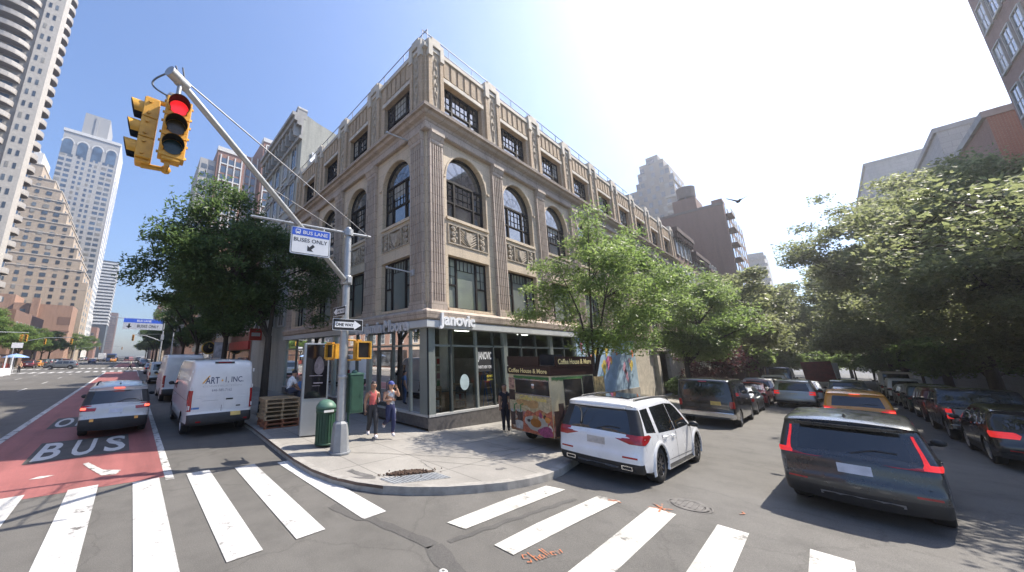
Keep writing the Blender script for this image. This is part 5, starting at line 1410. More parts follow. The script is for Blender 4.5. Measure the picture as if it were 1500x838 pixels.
def signal_head(parent, ox, oy, oz, yaw, lit, hs=1.0):
    """three section head facing local -Y after yaw"""
    M = Matrix.Translation((ox, oy, oz)) @ Matrix.Rotation(yaw, 4, 'Z') @ Matrix.Scale(hs, 4)
    h = MB()
    for k in range(3):
        z = .35 - k * .35; h.box(-.17, .17, -.10, .10, z - .172, z + .172)
        for s in (-1, 1): h.cyl((s * .17, -.02, z + .1), (s * .195, -.02, z + .1), .025, n=7); h.cyl((s * .17, -.02, z - .1), (s * .195, -.02, z - .1), .025, n=7)
    h.box(-.12, .12, -.09, .09, .52, .57); h.box(-.12, .12, -.09, .09, -.57, -.52)
    h.xf(M); o = h.build("signal_head", M_yel, parent, bevel=.012)
    for k, nm in enumerate(("red", "amber", "green")):
        z = .35 - k * .35; v = MB(); n = 18; r = .145
        ring = []
        for i in range(n + 1):
            a = R(-215 + 250 * i / n + 0) if False else R(-40 + 260 * i / n)
            ring.append((r * math.cos(a), r * math.sin(a)))
        dep = lambda s: .10 + .22
        vs = [(x, -.10, z + y) for x, y in ring] + [(x * 1.0, -.12 - .15 * (0.45 + .55 * (y / r + 1) / 2), z + y * 1.0) for x, y in ring]
        v.add(vs, [(i, i + 1, n + 1 + i + 1, n + 1 + i) for i in range(n)], 0, True)
        v.add([(x * .93, -.10, z + y * .93) for x, y in ring] + [(x * .93, -.12 - .15 * (0.45 + .55 * (y / r + 1) / 2), z + y * .93) for x, y in ring], [(i, i + 1, n + 1 + i + 1, n + 1 + i) for i in range(n)], 1, True)
        v.xf(M); v.build("visor", [M_yel, M_black], o)
        l = MB(); l.add([(.125 * math.cos(2 * PI * i / 20), -.112, z + .125 * math.sin(2 * PI * i / 20)) for i in range(20)], [tuple(range(20))]); l.xf(M)
        col = {"red": (.75, .02, .025), "amber": (.05, .035, .01), "green": (.012, .03, .025)}[nm]
        on = lit == nm
        l.build("lens", mat("lens_%s_%s" % (nm, on), col if on or nm != "red" else (.06, .01, .01), .25, emit=.55 if on else 0, var=.3, scale=40), o)
    return o

sp = thing("signal_pole", "grey steel traffic signal pole with long mast arm on a tapered base at the corner", "signal pole", (PX_, PY_, .15))
b = MB()
def octo(r, z, n=8, rot=PI / 8): return [(r * math.cos(rot + 2 * PI * k / n), r * math.sin(rot + 2 * PI * k / n), z) for k in range(n)]
secs = [(.31, 0), (.31, .04), (.255, .045), (.215, .60), (.195, .74), (.155, .78), (.13, .80)]
vs = [p for r_, z in secs for p in octo(r_, z)]
b.add(vs, [(i * 8 + k, i * 8 + (k + 1) % 8, (i + 1) * 8 + (k + 1) % 8, (i + 1) * 8 + k) for i in range(len(secs) - 1) for k in range(8)], 0)
b.build("base", M_base, sp)
b = MB(); b.tube([(0, 0, .75), (0, 0, 2.4), (0, 0, 4.5), (0, 0, 6.28)], [.125, .118, .105, .095], 14); b.ball((0, 0, 6.28), .10, 10); b.lathe([(.125, 1.9), (.135, 1.9), (.135, 2.0), (.125, 2.0)], 14)
b.build("pole", M_galv, sp)
TIP = Vector((-4.62, -3.48, 6.36))
arm0 = Vector((-.09, -.07, 4.68))
b = MB(); b.tube([arm0, arm0.lerp(TIP, .5), TIP], [.075, .062, .05], 10); b.ball(TIP, .085, 10); b.cyl(TIP + Vector((.1, .075, -.01)), TIP - Vector((.12, .09, -.02)), .08, n=10); b.build("mast_arm", M_galv, sp)
ad = Vector((math.cos(R(170)), math.sin(R(170)), 0))
A_R = -ad * .72 + Vector((0, 0, 6.17)); A_L = ad * 2.7 + Vector((0, 0, 6.17))
b = MB(); b.tube([A_R, Vector((0, 0, 6.17)), A_L], [.045, .045, .035], 8); b.build("sign_arm", M_galv, sp)
b = MB(); b.lathe([(.15, 6.07), (.15, 6.27)], 12); b.lathe([(.16, 4.56), (.17, 4.58), (.17, 4.80), (.16, 4.82)], 10); b.box(-.06, .06, -.2, .2, 4.6, 4.78); b.build("clamp", M_galv, sp)
b = MB(); b.cyl(A_R * .98 + Vector((0, 0, .1)), TIP + Vector((.06, .04, .07)), .012, n=5); b.cyl(ad * .35 + Vector((0, 0, 6.2)), arm0.lerp(TIP, .62) + Vector((0, 0, .07)), .010, n=5); b.build("guy_cable", M_cable, sp)
b = MB(); b.tube([TIP + Vector((-.08 - .2 * math.sin(PI * i / 14), -.03 + .14 * math.sin(PI * i / 14), .08 - .41 * i / 14)) for i in range(15)], .013, 6); b.cyl(TIP + Vector((.0, 0, .05)), TIP + Vector((-.06, -.03, .18)), .012, n=5); b.cyl(TIP + Vector((.06, 0, .05)), TIP + Vector((.02, -.03, .2)), .012, n=5); b.build("feed_cable", mat("conduit", (.12, .14, .17), .6), sp)
# hanging cluster of two heads
hg = TIP + Vector((.02, .01, -.02)); HS = .82
b = MB(); b.cyl(hg, hg + Vector((0, 0, -.26)), .03, n=8); b.ball(hg + Vector((-.05, 0, -.3)), .085, 8); b.box(hg.x - .06, hg.x + .06, hg.y - .06, hg.y + .06, hg.z - .40, hg.z - .33); b.build("hanger", M_galv, sp)
cz = hg.z - .90
b = MB()
for z in (cz + .46, cz - .50):
    b.tube([(hg.x - .26, hg.y, z), (hg.x, hg.y, z + .03), (hg.x, hg.y - .26, z)], .035, 7)
    b.ball((hg.x, hg.y, z + .03), .06, 8)
b.build("bracket", M_yel, sp)
signal_head(sp, hg.x + .03, hg.y - .24, cz, 0, "red", HS)
signal_head(sp, hg.x - .25, hg.y - .0, cz - .02, -PI / 2, None, HS)

# hanging lane sign
al = (math.cos(R(-10)), math.sin(R(-10)), 0); no = (-math.sin(R(10)), -math.cos(R(10)), 0)
o0 = Vector((PX_, PY_, 0)) + Vector((al[0], al[1], 0)) * (-1.66) + Vector((no[0], no[1], 0)) * .03
cvec = (Vector((0, 0, 2.7)) - Vector((3.5, 8.9, 5.65))).normalized() * 2.1
ls = thing("lane_sign", "blue and white BUS LANE BUSES ONLY sign hanging from the signal pole's side arm", "sign", (o0.x + cvec.x + .11, o0.y + cvec.y, 5.42 + cvec.z + .07)); ls.scale = (.79, .79, .79)
f = vplane((0, 0, 0), al, no)
b = MB(); plate(b, f, 0, 1.12, 0, .80, -.012, 0, 0, .05); b.build("panel", M_alum, ls)
b = MB(); plate(b, f, .015, 1.105, .015, .785, .0, .003, 0, .045); b.build("border", M_signw, ls)
b = MB(); plate(b, f, .03, 1.09, .03, .77, .003, .005, 0, .04); b.build("border_line", M_signblk, ls)
b = MB(); plate(b, f, .045, 1.075, .045, .755, .005, .007, 0, .035); b.build("face", M_signw, ls)
b = MB(); plate(b, f, .03, 1.09, .55, .77, .007, .009, 0, .03); b.build("header", M_signblue, ls)
b = MB(); text_mb("BUS LANE", lambda a, c, d: f(.33 + a, .605 + c, .011), .70, .105, mb=b); b.build("lettering", M_signw, ls)
b = MB(); plate(b, f, .12, .26, .60, .73, .009, .011, 0, .03); plate(b, f, .135, .165, .585, .60, .009, .011); plate(b, f, .215, .245, .585, .60, .009, .011); b.build("pictogram", M_signw, ls)
b = MB(); plate(b, f, .14, .24, .66, .71, .011, .013, 0); plate(b, f, .135, .155, .62, .635, .011, .013); plate(b, f, .225, .245, .62, .635, .011, .013); b.build("pictogram_window", M_signblue, ls)
b = MB(); text_mb("BUSES ONLY", lambda a, c, d: f(.09 + a, .37 + c, .010), .94, .115, mb=b); b.build("lettering", M_signblk, ls)
b = MB(); b.add([f(x, z, .010) for x, z in ((.47, .12), (.64, .12), (.585, .175), (.68, .27), (.62, .33), (.525, .235), (.47, .29))], [tuple(range(7))]); b.build("arrow", M_signblk, ls)
b = MB()
for u in (.2, .92): b.cyl(f(u, .78, -.02), f(u, .86, -.04), .018, n=6); b.cyl(f(u, .86, -.04), tuple(Vector(f(u, .87, -.04)) - cvec / .79 + Vector((0, 0, -.05))), .022, n=6)
b.build("hanger", M_galv, ls)

def one_way(label, loc, a, n, left, w, h):
    t = thing("direction_sign", label, "sign", loc)
    f = vplane((0, 0, 0), a, n)
    b = MB(); plate(b, f, 0, w, 0, h, -.01, 0, 0, .02); b.build("panel", M_alum, t)
    b = MB(); plate(b, f, .004, w - .004, .004, h - .004, 0, .002, 0, .02); b.build("border", M_signw, t)
    b = MB(); plate(b, f, .015, w - .015, .015, h - .015, .002, .004, 0, .02); b.build("face", M_signblk, t)
    X = (lambda u: w - u) if left else (lambda u: u)
    b = MB(); b.add([f(X(u * w), z * h, .006) for u, z in ((.07, .26), (.70, .26), (.70, .10), (.94, .5), (.70, .90), (.70, .74), (.07, .74))], [tuple(range(7))]); b.build("arrow", M_signw, t)
    b = MB(); u0 = (.34 if left else .10) * w; text_mb("ONE WAY", lambda aa, c, d: f(u0 + aa, h * .36 + c, .008), w * .58, h * .27, mb=b); b.build("lettering", M_signblk, t)
    b = MB(); b.cyl(f(w * .5, h * .2, -.012), f(w * .5, h * .2, -.10), .02, n=6); b.cyl(f(w * .5, h * .8, -.012), f(w * .5, h * .8, -.10), .02, n=6); b.build("bracket", M_galv, t)
one_way("black and white ONE WAY sign pointing right on the signal pole, lower of the two", (PX_ - .46, PY_ - .17, 3.36), (1, -.08, 0), (-.08, -1, 0), False, .92, .33)
one_way("smaller ONE WAY sign pointing left set edgeways on the signal pole, upper of the two", (PX_ - .18, PY_ + .40, 3.78), (0, -1, 0), (-1, 0, 0), True, .76, .27)

def ped_signal(label, x, y, z, yaw):
    t = thing("pedestrian_signal", label, "signal", (x, y, z), yaw)
    b = MB(); holed(b, Face((0, -.09), (1, 0), (0, -1)), rect(-.23, .23, -.25, .25), [rect(-.19, .19, -.21, .21)], .12, 0, .09); b.box(-.23, .23, -.06, .09, -.25, .25); b.build("housing", M_yel, t)
    b = MB()
    b.box(-.188, .188, -.075, -.066, -.208, .208); b.build("screen", mat("ped_screen", (.03, .026, .022), .4, var=.4, scale=9), t)
    b = MB(); b.cyl((-.12, .05, .27), (-.55, .12, .29), .025, n=7); b.cyl((-.12, .05, -.27), (-.55, .12, -.29), .025, n=7); b.box(-.14, -.02, -.02, .08, .24, .30); b.box(-.14, -.02, -.02, .08, -.30, -.24); b.build("bracket", M_yel, t)
    return t
ped_signal("yellow pedestrian signal with dark screen on the right of the signal pole", PX_ + .52, PY_ - .12, 2.83, R(-4))
ped_signal("yellow pedestrian signal half hidden behind the signal pole on its left", PX_ - .10, PY_ + .46, 2.80, R(-80)).scale = (.85, .85, .85)

cb = thing("control_box", "dark green signal control box with domed cap on a thin green post", "box", (PX_ + .37, PY_ - .06, .15), R(-6))
b = MB(); b.box(-.20, .20, -.15, .15, .98, 2.0); b.build("cabinet", M_green, cb, bevel=.015)
b = MB(); b.box(-.21, .21, -.16, .16, 2.0, 2.04); b.ball((-.02, 0, 2.06), .09, 10, 0, (1, 1, .8)); b.build("cap", M_green_lt, cb)
b = MB(); b.cyl((-.17, .0, 0), (-.17, 0, .99), .035, n=8); b.build("post", M_green, cb)
b = MB(); b.box(-.155, .155, -.158, -.15, 1.05, 1.93); b.box(.10, .13, -.17, -.155, 1.4, 1.5); b.build("door", M_green, cb)

tc_ = thing("litter_bin", "dark green slatted litter bin with pale green domed lid behind the signal pole", "bin", (4.62, 9.62, .15))
b = MB()
for k in range(20):
    a = 2 * PI * k / 20; c_, s_ = math.cos(a), math.sin(a); M = Matrix.Rotation(a, 4, 'Z')
    q = MB(); q.box(.255, .27, -.03, .03, .06, .93); q.xf(M); b.v and None; b.add(q.v, q.f, 0)
b.build("slats", M_green, tc_)
b = MB(); b.lathe([(.27, .05), (.28, .05), (.28, .10), (.27, .10)], 20); b.lathe([(.27, .90), (.285, .90), (.285, 1.02), (.27, 1.02)], 20); b.lathe([(.24, .05), (.24, .95)], 20); b.build("hoop", M_green, tc_)
b = MB(); b.lathe([(.0, 1.26), (.10, 1.25), (.20, 1.20), (.28, 1.10), (.30, 1.02), (.27, 1.02)], 20); b.build("lid", M_green_lt, tc_)
b = MB(); b.box(-.2, .10, -.30, -.284, .94, 1.0); b.build("plate", M_signw, tc_)

kx, ky = 4.41, 11.0
kk = thing("information_kiosk", "tall slim aluminium kiosk with dark advertising screen near the kerb", "kiosk", (kx, ky, .15), R(-14))
b = MB(); b.box(0, .84, 0, .27, .02, 2.93); b.build("shell", mat("kiosk_metal", (.40, .415, .43), .38, .6, .08, 1.5), kk, bevel=.02, seg=2)
b = MB(); b.box(.07, .775, -.012, .0, 1.16, 2.88); b.build("screen", mat("kiosk_glass", (.008, .008, .012), .08), kk)
M_face = mat("poster_face", (.10, .09, .11), .4, var=.6, scale=5)
b = MB()
b.add([(.50 + .16 * math.cos(t) * (1 - .25 * math.sin(t)), -.0135, 2.20 + .30 * math.sin(t)) for t in [2 * PI * i / 16 for i in range(16)]], [tuple(range(16))]); b.build("poster_face", M_face, kk)
b = MB()
for i, (u, z, w_, h_) in enumerate(((.20, 1.86, .42, .02), (.34, 1.62, .3, .035), (.3, 1.54, .26, .015), (.48, 2.1, .02, .16))): b.add([(u, -.015, z), (u + w_, -.015, z), (u + w_, -.015, z + h_), (u, -.015, z + h_)], [(0, 1, 2, 3)])
b.build("poster_text", mat("poster_grey", (.22, .2, .24), .5), kk)
b = MB(); text_mb("LinkNYC", lambda a, c, d: (.60 + a, -.014, 2.81 + c), .16, .04, mb=b); b.build("lettering", mat("kiosk_blue", (.1, .25, .6), .5), kk)

# pallets
M_pal = mat("pallet_wood", (.36, .255, .15), .85, 0, .35, 3, stretch=(1, 6, 6), bmp=.3); M_pal2 = mat("pallet_red", (.26, .10, .05), .85, 0, .3, 4)
rnd = random.Random(5)
for k in range(7):
    pm_ = M_pal2 if k < 2 else M_pal
    where = ["red-brown wooden pallet at the very bottom of the stack by the kiosk", "red-brown wooden pallet second from the bottom of the stack by the kiosk", "pale wooden pallet third from the bottom of the stack by the kiosk", "pale wooden pallet in the middle of the stack by the kiosk", "pale wooden pallet third from the top of the stack by the kiosk", "pale wooden pallet second from the top of the stack by the kiosk", "pale wooden pallet on the very top of the stack with a man sitting on it"][k]
    t = thing("wooden_pallet", where, "pallet", (4.52 + rnd.uniform(-.03, .03), 13.35 + rnd.uniform(-.03, .03), .15 + k * .141), R(rnd.uniform(-3, 3) - 4), "stacked pallets on the avenue pavement")
    b = MB()
    for i in range(6): b.box(-.62, .62, -.5 + i * .185, -.5 + i * .185 + .12, .117, .138)
    b.build("deck_boards", pm_, t)
    b = MB()
    for xx in (-.6, -.03, .54): b.box(xx, xx + .06, -.5, .54, .022, .116)
    b.build("bearers", pm_, t)
    b = MB()
    for i in range(3): b.box(-.62, .62, -.5 + i * .46, -.5 + i * .46 + .11, 0, .021)
    b.build("bottom_boards", pm_, t)

# ------------------------------------------------------------------ people
M_skin = mat("skin", (.48, .28, .19), .5, var=.12, scale=6); M_skin2 = mat("skin_tan", (.36, .20, .13), .5, var=.12, scale=6)
M_hair = mat("hair_dark", (.025, .016, .012), .6, var=.4, scale=12)
def cloth(n, c): return mat("cloth_" + n, c, .8, var=.18, scale=9)
HMESH = None
def hand(parent, wrist, dirv, side, m, curl=.35):
    """palm with four unequal bent fingers and a thumb leaving its side"""
    wrist = Vector(wrist); d = Vector(dirv).normalized(); s = d.cross(Vector((1, 0, 0)));
    if s.length < .2: s = d.cross(Vector((0, 1, 0)))
    s.normalize(); nrm = s.cross(d)
    b = MB()
    b.tube([wrist, wrist + d * .03, wrist + d * .085], [.021, .032, .034], 7)
    for i, (o, l) in enumerate(((-.027, .066), (-.009, .078), (.009, .074), (.026, .058))):
        p0 = wrist + d * .08 + s * o; p1 = p0 + d * l * .5 + nrm * l * curl * .25; p2 = p1 + d * l * .35 + nrm * l * curl * .6
        b.tube([p0, p1, p2], [.0095, .009, .006], 5)
    q = wrist + d * .035 - s * .028; b.tube([q, q - s * .022 + d * .026 + nrm * .008, q - s * .026 + d * .055 + nrm * .018], [.011, .010, .007], 5)
    return b.build("hand", m, parent)

BODIES = []
def person(label, loc, rz, J, mats, paint_fn, h=1.0, group=None, extras=()):
    BODIES.append((label, loc, rz, J, mats, paint_fn, h, group, extras))
def base_joints():
    return dict(pelvis=(0, 0, .95, .165), waist=(0, 0, 1.09, .14), chest=(.0, 0, 1.25, .155), upper=(-.005, 0, 1.37, .13), neck=(.01, 0, 1.47, .062), headlow=(.035, 0, 1.54, .088), head=(.035, 0, 1.62, .112), top=(.02, 0, 1.69, .085),
        shL=(-.01, .165, 1.385, .076), elL=(-.04, .225, 1.11, .054), wrL=(.05, .235, .87, .036), shR=(-.01, -.165, 1.385, .076), elR=(-.04, -.225, 1.11, .054), wrR=(.05, -.235, .87, .036),
        hipL=(0, .09, .90, .125), knL=(.03, .09, .51, .082), anL=(-.02, .09, .11, .056), toeL=(.11, .095, .05, .05), hipR=(0, -.09, .90, .125), knR=(.03, -.09, .51, .082), anR=(-.02, -.09, .11, .056), toeR=(.11, -.095, .05, .05))
BONES = [("pelvis", "waist"), ("waist", "chest"), ("chest", "upper"), ("upper", "neck"), ("neck", "headlow"), ("headlow", "head"), ("head", "top"), ("upper", "shL"), ("shL", "elL"), ("elL", "wrL"), ("upper", "shR"), ("shR", "elR"), ("elR", "wrR"),
         ("pelvis", "hipL"), ("hipL", "knL"), ("knL", "anL"), ("anL", "toeL"), ("pelvis", "hipR"), ("hipR", "knR"), ("knR", "anR"), ("anR", "toeR")]
def pose(**k):
    j = base_joints()
    for n, v in k.items(): j[n] = v if len(v) == 4 else tuple(v) + (j[n][3],)
    return j
def flush_people():
    tmp = []
    for rec in BODIES:
        J = rec[3]; names = list(J)
        me = bpy.data.meshes.new("p"); me.from_pydata([J[n][:3] for n in names], [(names.index(a), names.index(c)) for a, c in BONES], [])
        o = bpy.data.objects.new("p", me); COL.objects.link(o)
        sk = o.modifiers.new("s", 'SKIN'); sk.branch_smoothing = .6
        for i, n in enumerate(names):
            sv = me.skin_vertices[0].data[i]; sv.radius = (J[n][3], J[n][3] * (.78 if n in ("chest", "waist", "upper", "pelvis") else 1)) if False else (J[n][3], J[n][3]); sv.use_root = (n == "pelvis")
        ss = o.modifiers.new("d", 'SUBSURF'); ss.levels = 2; ss.render_levels = 2
        tmp.append(o)
    dg = bpy.context.evaluated_depsgraph_get(); dg.update()
    res = [bpy.data.meshes.new_from_object(o.evaluated_get(dg)) for o in tmp]
    for o in tmp: m = o.data; bpy.data.objects.remove(o); bpy.data.meshes.remove(m)
    for rec, me in zip(BODIES, res):
        label, loc, rz, J, mats, fn, h, group, extras = rec
        t = thing("person", label, "person", loc, rz, group); t.scale = (h, h, h)
        me.materials.clear()
        for m in mats: me.materials.append(m)
        for v in me.vertices:                                        # flatten the trunk front to back
            if .8 < v.co.z < 1.42 and abs(v.co.y) < .2: pass
        segs = [(Vector(J[a][:3]), Vector(J[c][:3]), a, c) for a, c in BONES]
        for p in me.polygons:
            c = p.center; best = None
            for A, B, na, nc in segs:
                ab = B - A; tt = max(0, min(1, (c - A).dot(ab) / ab.dot(ab))); d = (c - (A + ab * tt)).length
                if best is None or d < best[0]: best = (d, na, nc, tt)
            p.material_index = fn(best[1], best[2], best[3], c); p.use_smooth = True
        o = link("body", me, t)
        hd = Vector(J["head"][:3]); skin = mats[0]
        b = MB()
        for s in (-1, 1): b.ball(hd + Vector((.090, s * .031, .005)), .012, 6)
        b.build("eyes", mat("eye_dark", (.02, .015, .012), .3), t)
        b = MB(); b.tube([hd + Vector((.082, 0, .01)), hd + Vector((.103, 0, -.028)), hd + Vector((.085, 0, -.034))], [.009, .014, .010], 6); b.build("nose", skin, t)
        b = MB(); b.tube([hd + Vector((.082, .024, -.062)), hd + Vector((.090, 0, -.060)), hd + Vector((.082, -.024, -.062))], .006, 5); b.build("mouth", mat("lips", (.32, .12, .10), .5), t)
        for s in (-1, 1):
            b = MB(); b.ball(hd + Vector((.0, s * .088, -.01)), .026, 7, 0, (.6, .4, 1.1)); b.build("ear", skin, t)
        for nm in ("L", "R"):
            w_ = Vector(J["wr" + nm][:3]); e_ = Vector(J["el" + nm][:3]); hand(t, w_ - (w_ - e_).normalized() * .005, w_ - e_, nm, skin)
        for e in extras: e(t, J)
def hair_bun(tail=True):
    def f(t, J):
        hd = Vector(J["head"][:3]); b = MB()
        b.ball(hd + Vector((-.022, 0, .028)), .105, 12, 0, (.95, .92, .95))
        if tail: b.tube([hd + Vector((-.10, 0, .06)), hd + Vector((-.17, 0, .03)), hd + Vector((-.17, 0, -.12)), hd + Vector((-.14, 0, -.2))], [.03, .04, .034, .01], 7)
        b.build("hair", M_hair, t)
    return f
def cap(m, brim=1):
    def f(t, J):
        hd = Vector(J["head"][:3]); b = MB()
        b.ball(hd + Vector((-.01, 0, .045)), .108, 12, 0, (1, .95, .82))
        b.add([tuple(hd + Vector((.07 + .13 * math.sin(a) * 1.0, .085 * math.cos(a), .045 - .012 * math.sin(a)))) for a in [PI * i / 8 for i in range(9)]], [tuple(range(9))])
        b.build("cap", m, t)
    return f
def sporty(top, leg, shoe):
    """indices: 0 skin, 1 top, 2 leggings, 3 shoes"""
    def fn(a, c, tt, p):
        if a in ("anL", "anR"): return 3
        if a in ("knL", "knR"): return 2 if tt < .86 else 0
        if a.startswith("hip") or (c.startswith("hip")) or (a == "pelvis" and tt < .45): return 2
        if a in ("pelvis", "waist", "chest"): return 1
        if a == "upper" and c != "neck": return 1 if abs(p.y) < .105 and p.z < 1.42 else 0
        if a == "upper" and tt < .12: return 1
        return 0
    return fn
def carry(nm, m, fn):
    def f(t, J):
        b = MB(); fn(b, J); b.build(nm, m, t)
    return f
# walking woman in coral top
Ja = pose(hipL=(.0, .085, .90), knL=(.13, .08, .52), anL=(.16, .07, .10), toeL=(.29, .07, .05), hipR=(0, -.085, .90), knR=(-.03, -.08, .50), anR=(-.26, -.08, .17), toeR=(-.16, -.085, .06),
          elR=(-.06, -.23, 1.11), wrR=(.02, -.25, .86), elL=(-.03, .24, 1.13), wrL=(.17, .15, 1.14), head=(.05, .01, 1.61))
person("woman in coral vest and dark leggings walking with a phone in her hand", (6.16, 9.50, .15), R(252), Ja, [M_skin2, cloth("coral", (.62, .13, .12)), cloth("charcoal", (.035, .035, .04)), cloth("shoe_white", (.66, .62, .64))], sporty(1, 2, 3), .985, "pedestrians on the corner",
       [hair_bun(), carry("phone", M_signw, lambda b, J: b.box(.21, .29, .12, .135, 1.12, 1.24)), carry("bag", M_black, lambda b, J: b.ball((.03, -.26, .76), .07, 8, 0, (.7, .6, 1.3)))])
Jb = pose(hipL=(.0, .085, .90), knL=(.10, .07, .50), anL=(.05, .06, .10), toeL=(.18, .06, .05), hipR=(0, -.085, .90), knR=(.02, -.09, .50), anR=(-.33, -.09, .34), toeR=(-.36, -.09, .22),
          elL=(.09, .27, 1.24), wrL=(.13, .16, 1.50), elR=(-.02, -.23, 1.13), wrR=(.17, -.03, 1.15), head=(.045, .0, 1.61))
person("woman in grey vest and navy leggings touching the peak of her blue cap", (6.70, 9.28, .15), R(258), Jb, [M_skin, cloth("grey_vest", (.42, .43, .43)), cloth("navy", (.022, .028, .085)), cloth("shoe_white", (.66, .62, .64))], sporty(1, 2, 3), .985, "pedestrians on the corner",
       [hair_bun(False), cap(cloth("cap_blue", (.07, .09, .28))), carry("side_stripe", M_signw, lambda b, J: b.tube([(.055, .155, .86), (.13, .12, .52), (.085, .095, .18)], .017, 5)), carry("print", M_signw, lambda b, J: b.ball((.085, 0, 1.27), .06, 8, 0, (.55, 1.1, 1.1)))])
def dark_all(a, c, tt, p):
    if a in ("anL", "anR"): return 1
    if a in ("neck", "headlow", "head"): return 0
    if a == "upper" and c == "neck" and tt > .3: return 0
    if a in ("shL", "shR") and tt > .35: return 0
    if a in ("elL", "elR"): return 0
    return 1
Jc = pose(elL=(-.02, .19, 1.11), wrL=(.02, .18, .86), elR=(-.03, -.20, 1.11), wrR=(.03, -.20, .86), knL=(.02, .08, .5), knR=(.0, -.08, .5))
person("woman in loose black clothes standing at the corner of the coffee cart", (11.05, 8.0, gz(11.05) + .15), R(215), Jc, [M_skin2, cloth("black_dress", (.012, .012, .022))], dark_all, .97, "pedestrians on the corner", [hair_bun(False)])
def tee(a, c, tt, p):
    if a in ("anL", "anR"): return 3
    if a.startswith("kn") or a.startswith("hip") or c.startswith("hip") or (a == "pelvis" and tt < .3): return 2
    if a in ("neck", "headlow", "head") or a in ("elL", "elR") or (a in ("shL", "shR") and tt > .55): return 0
    return 1
Jd = pose(pelvis=(-.02, 0, .95), waist=(.02, 0, 1.07), chest=(.09, 0, 1.22), upper=(.16, 0, 1.34), neck=(.21, 0, 1.42), headlow=(.25, 0, 1.48), head=(.26, 0, 1.56), top=(.25, 0, 1.63), shL=(.15, .165, 1.33), shR=(.15, -.165, 1.33), elL=(.25, .2, 1.06), elR=(.26, -.2, 1.06), wrL=(.44, .12, .93), wrR=(.45, -.12, .93),
          hipL=(.0, .09, .93), hipR=(0, -.09, .93), knL=(.42, .12, .94), knR=(.42, -.12, .94), anL=(.46, .12, .52), anR=(.44, -.12, .50), toeL=(.58, .13, .46), toeR=(.56, -.13, .44))
person("man in white T-shirt and dark cap sitting hunched on the pallet stack", (4.86, 13.55, .42), R(12), Jd, [M_skin2, cloth("tee_white", (.68, .68, .68)), cloth("navy_trousers", (.03, .035, .06)), cloth("shoe_dark", (.03, .03, .03))], tee, 1, None, [cap(cloth("cap_dark", (.02, .022, .03)))])
Je = pose()
person("person in blue T-shirt standing behind the kiosk and pallets", (5.75, 14.5, .15), R(200), Je, [M_skin, cloth("blue_tee", (.10, .19, .38)), cloth("jeans", (.07, .11, .2)), cloth("shoe_dark", (.03, .03, .03))], tee, 1, None, [hair_bun(False)])
Jf = pose(knL=(.22, .08, .52), anL=(.32, .07, .12), toeL=(.44, .07, .08), knR=(-.06, -.08, .5), anR=(-.36, -.08, .2), toeR=(-.27, -.08, .08), elL=(-.12, .2, 1.12), elR=(.1, -.2, 1.13), wrR=(.25, -.18, .98))
person("man in pale shirt and dark trousers striding over the distant crossing", (.0, 76.5, 0), R(180), Jf, [M_skin2, cloth("shirt_pale", (.42, .44, .38)), cloth("trousers_dark", (.03, .03, .035)), cloth("shoe_dark", (.03, .03, .03))], tee, 1.04, None, [hair_bun(False)])
for k, (x, y, rz, nm, c_, lb) in enumerate(((-15.2, 73.5, 300, "rust", (.4, .12, .06), "person in rust red top under the blue umbrella across the avenue"), (-14.2, 74.5, 220, "cream", (.5, .45, .36), "person in cream top beside the white barrier across the avenue"), (-13.2, 79.5, 260, "tan", (.42, .28, .16), "person in tan clothes waiting at the far west corner of the avenue"))):
    person(lb, (x, y, .15 if x < -17.5 else 0), R(rz), pose(), [M_skin, cloth(nm, c_), cloth("trousers_dark", (.03, .03, .035)), cloth("shoe_dark", (.03, .03, .03))], tee, 1, "people at the far west corner", [hair_bun(False)])
flush_people()

# ------------------------------------------------------------------ coffee cart
ct = thing("coffee_cart", "coffee cart covered in pictures of fried egg, cups and buns beside the white SUV", "food cart", (9.76, 6.16, gz(9.9) + .15), R(-8.5))
M_cream = mat("cart_cream", (.52, .43, .26), .45, var=.18, scale=1.6); M_brown = mat("cart_brown", (.032, .014, .011), .4, var=.3, scale=3)
b = MB(); b.box(0, 2.2, -.81, .81, .36, 2.10); b.build("body", M_cream, ct, bevel=.02)
b = MB(); b.box(-.018, 2.215, -.828, .828, 2.10, 2.34); b.build("band", M_brown, ct)
b = MB(); b.box(.02, 2.2, -.80, .80, 2.34, 2.38); b.build("roof", M_brown, ct)
def board(x0, x1, y0, y1, z0, z1, m, nm): bb = MB(); bb.box(x0, x1, y0, y1, z0, z1); return bb.build(nm, m, ct)
board(.0, .05, -.45, .82, 2.38, 2.66, M_brown, "roof_sign"); board(.3, 2.15, -.86, -.80, 2.36, 2.66, M_brown, "roof_sign"); board(.9, 1.4, -.3, .2, 2.38, 2.72, M_plas, "roof_vent")
M_gold = mat("cart_gold", (.80, .66, .30), .45, var=.08)
b = MB(); text_mb("Coffee House & More", lambda a, c, d: (-.022, .76 - a, 2.15 + c), 1.5, .14, mb=b); b.build("lettering", M_gold, ct)
b = MB(); text_mb("Coffee House & More", lambda a, c, d: (.38 + a, -.866, 2.43 + c), 1.68, .16, mb=b); b.build("lettering", M_gold, ct)
b = MB(); text_mb("Coffee House", lambda a, c, d: (-.010, .36 - a, 1.33 + c), 1.0, .13, mb=b); b.build("lettering", mat("cart_yellow", (.66, .52, .12), .5), ct)
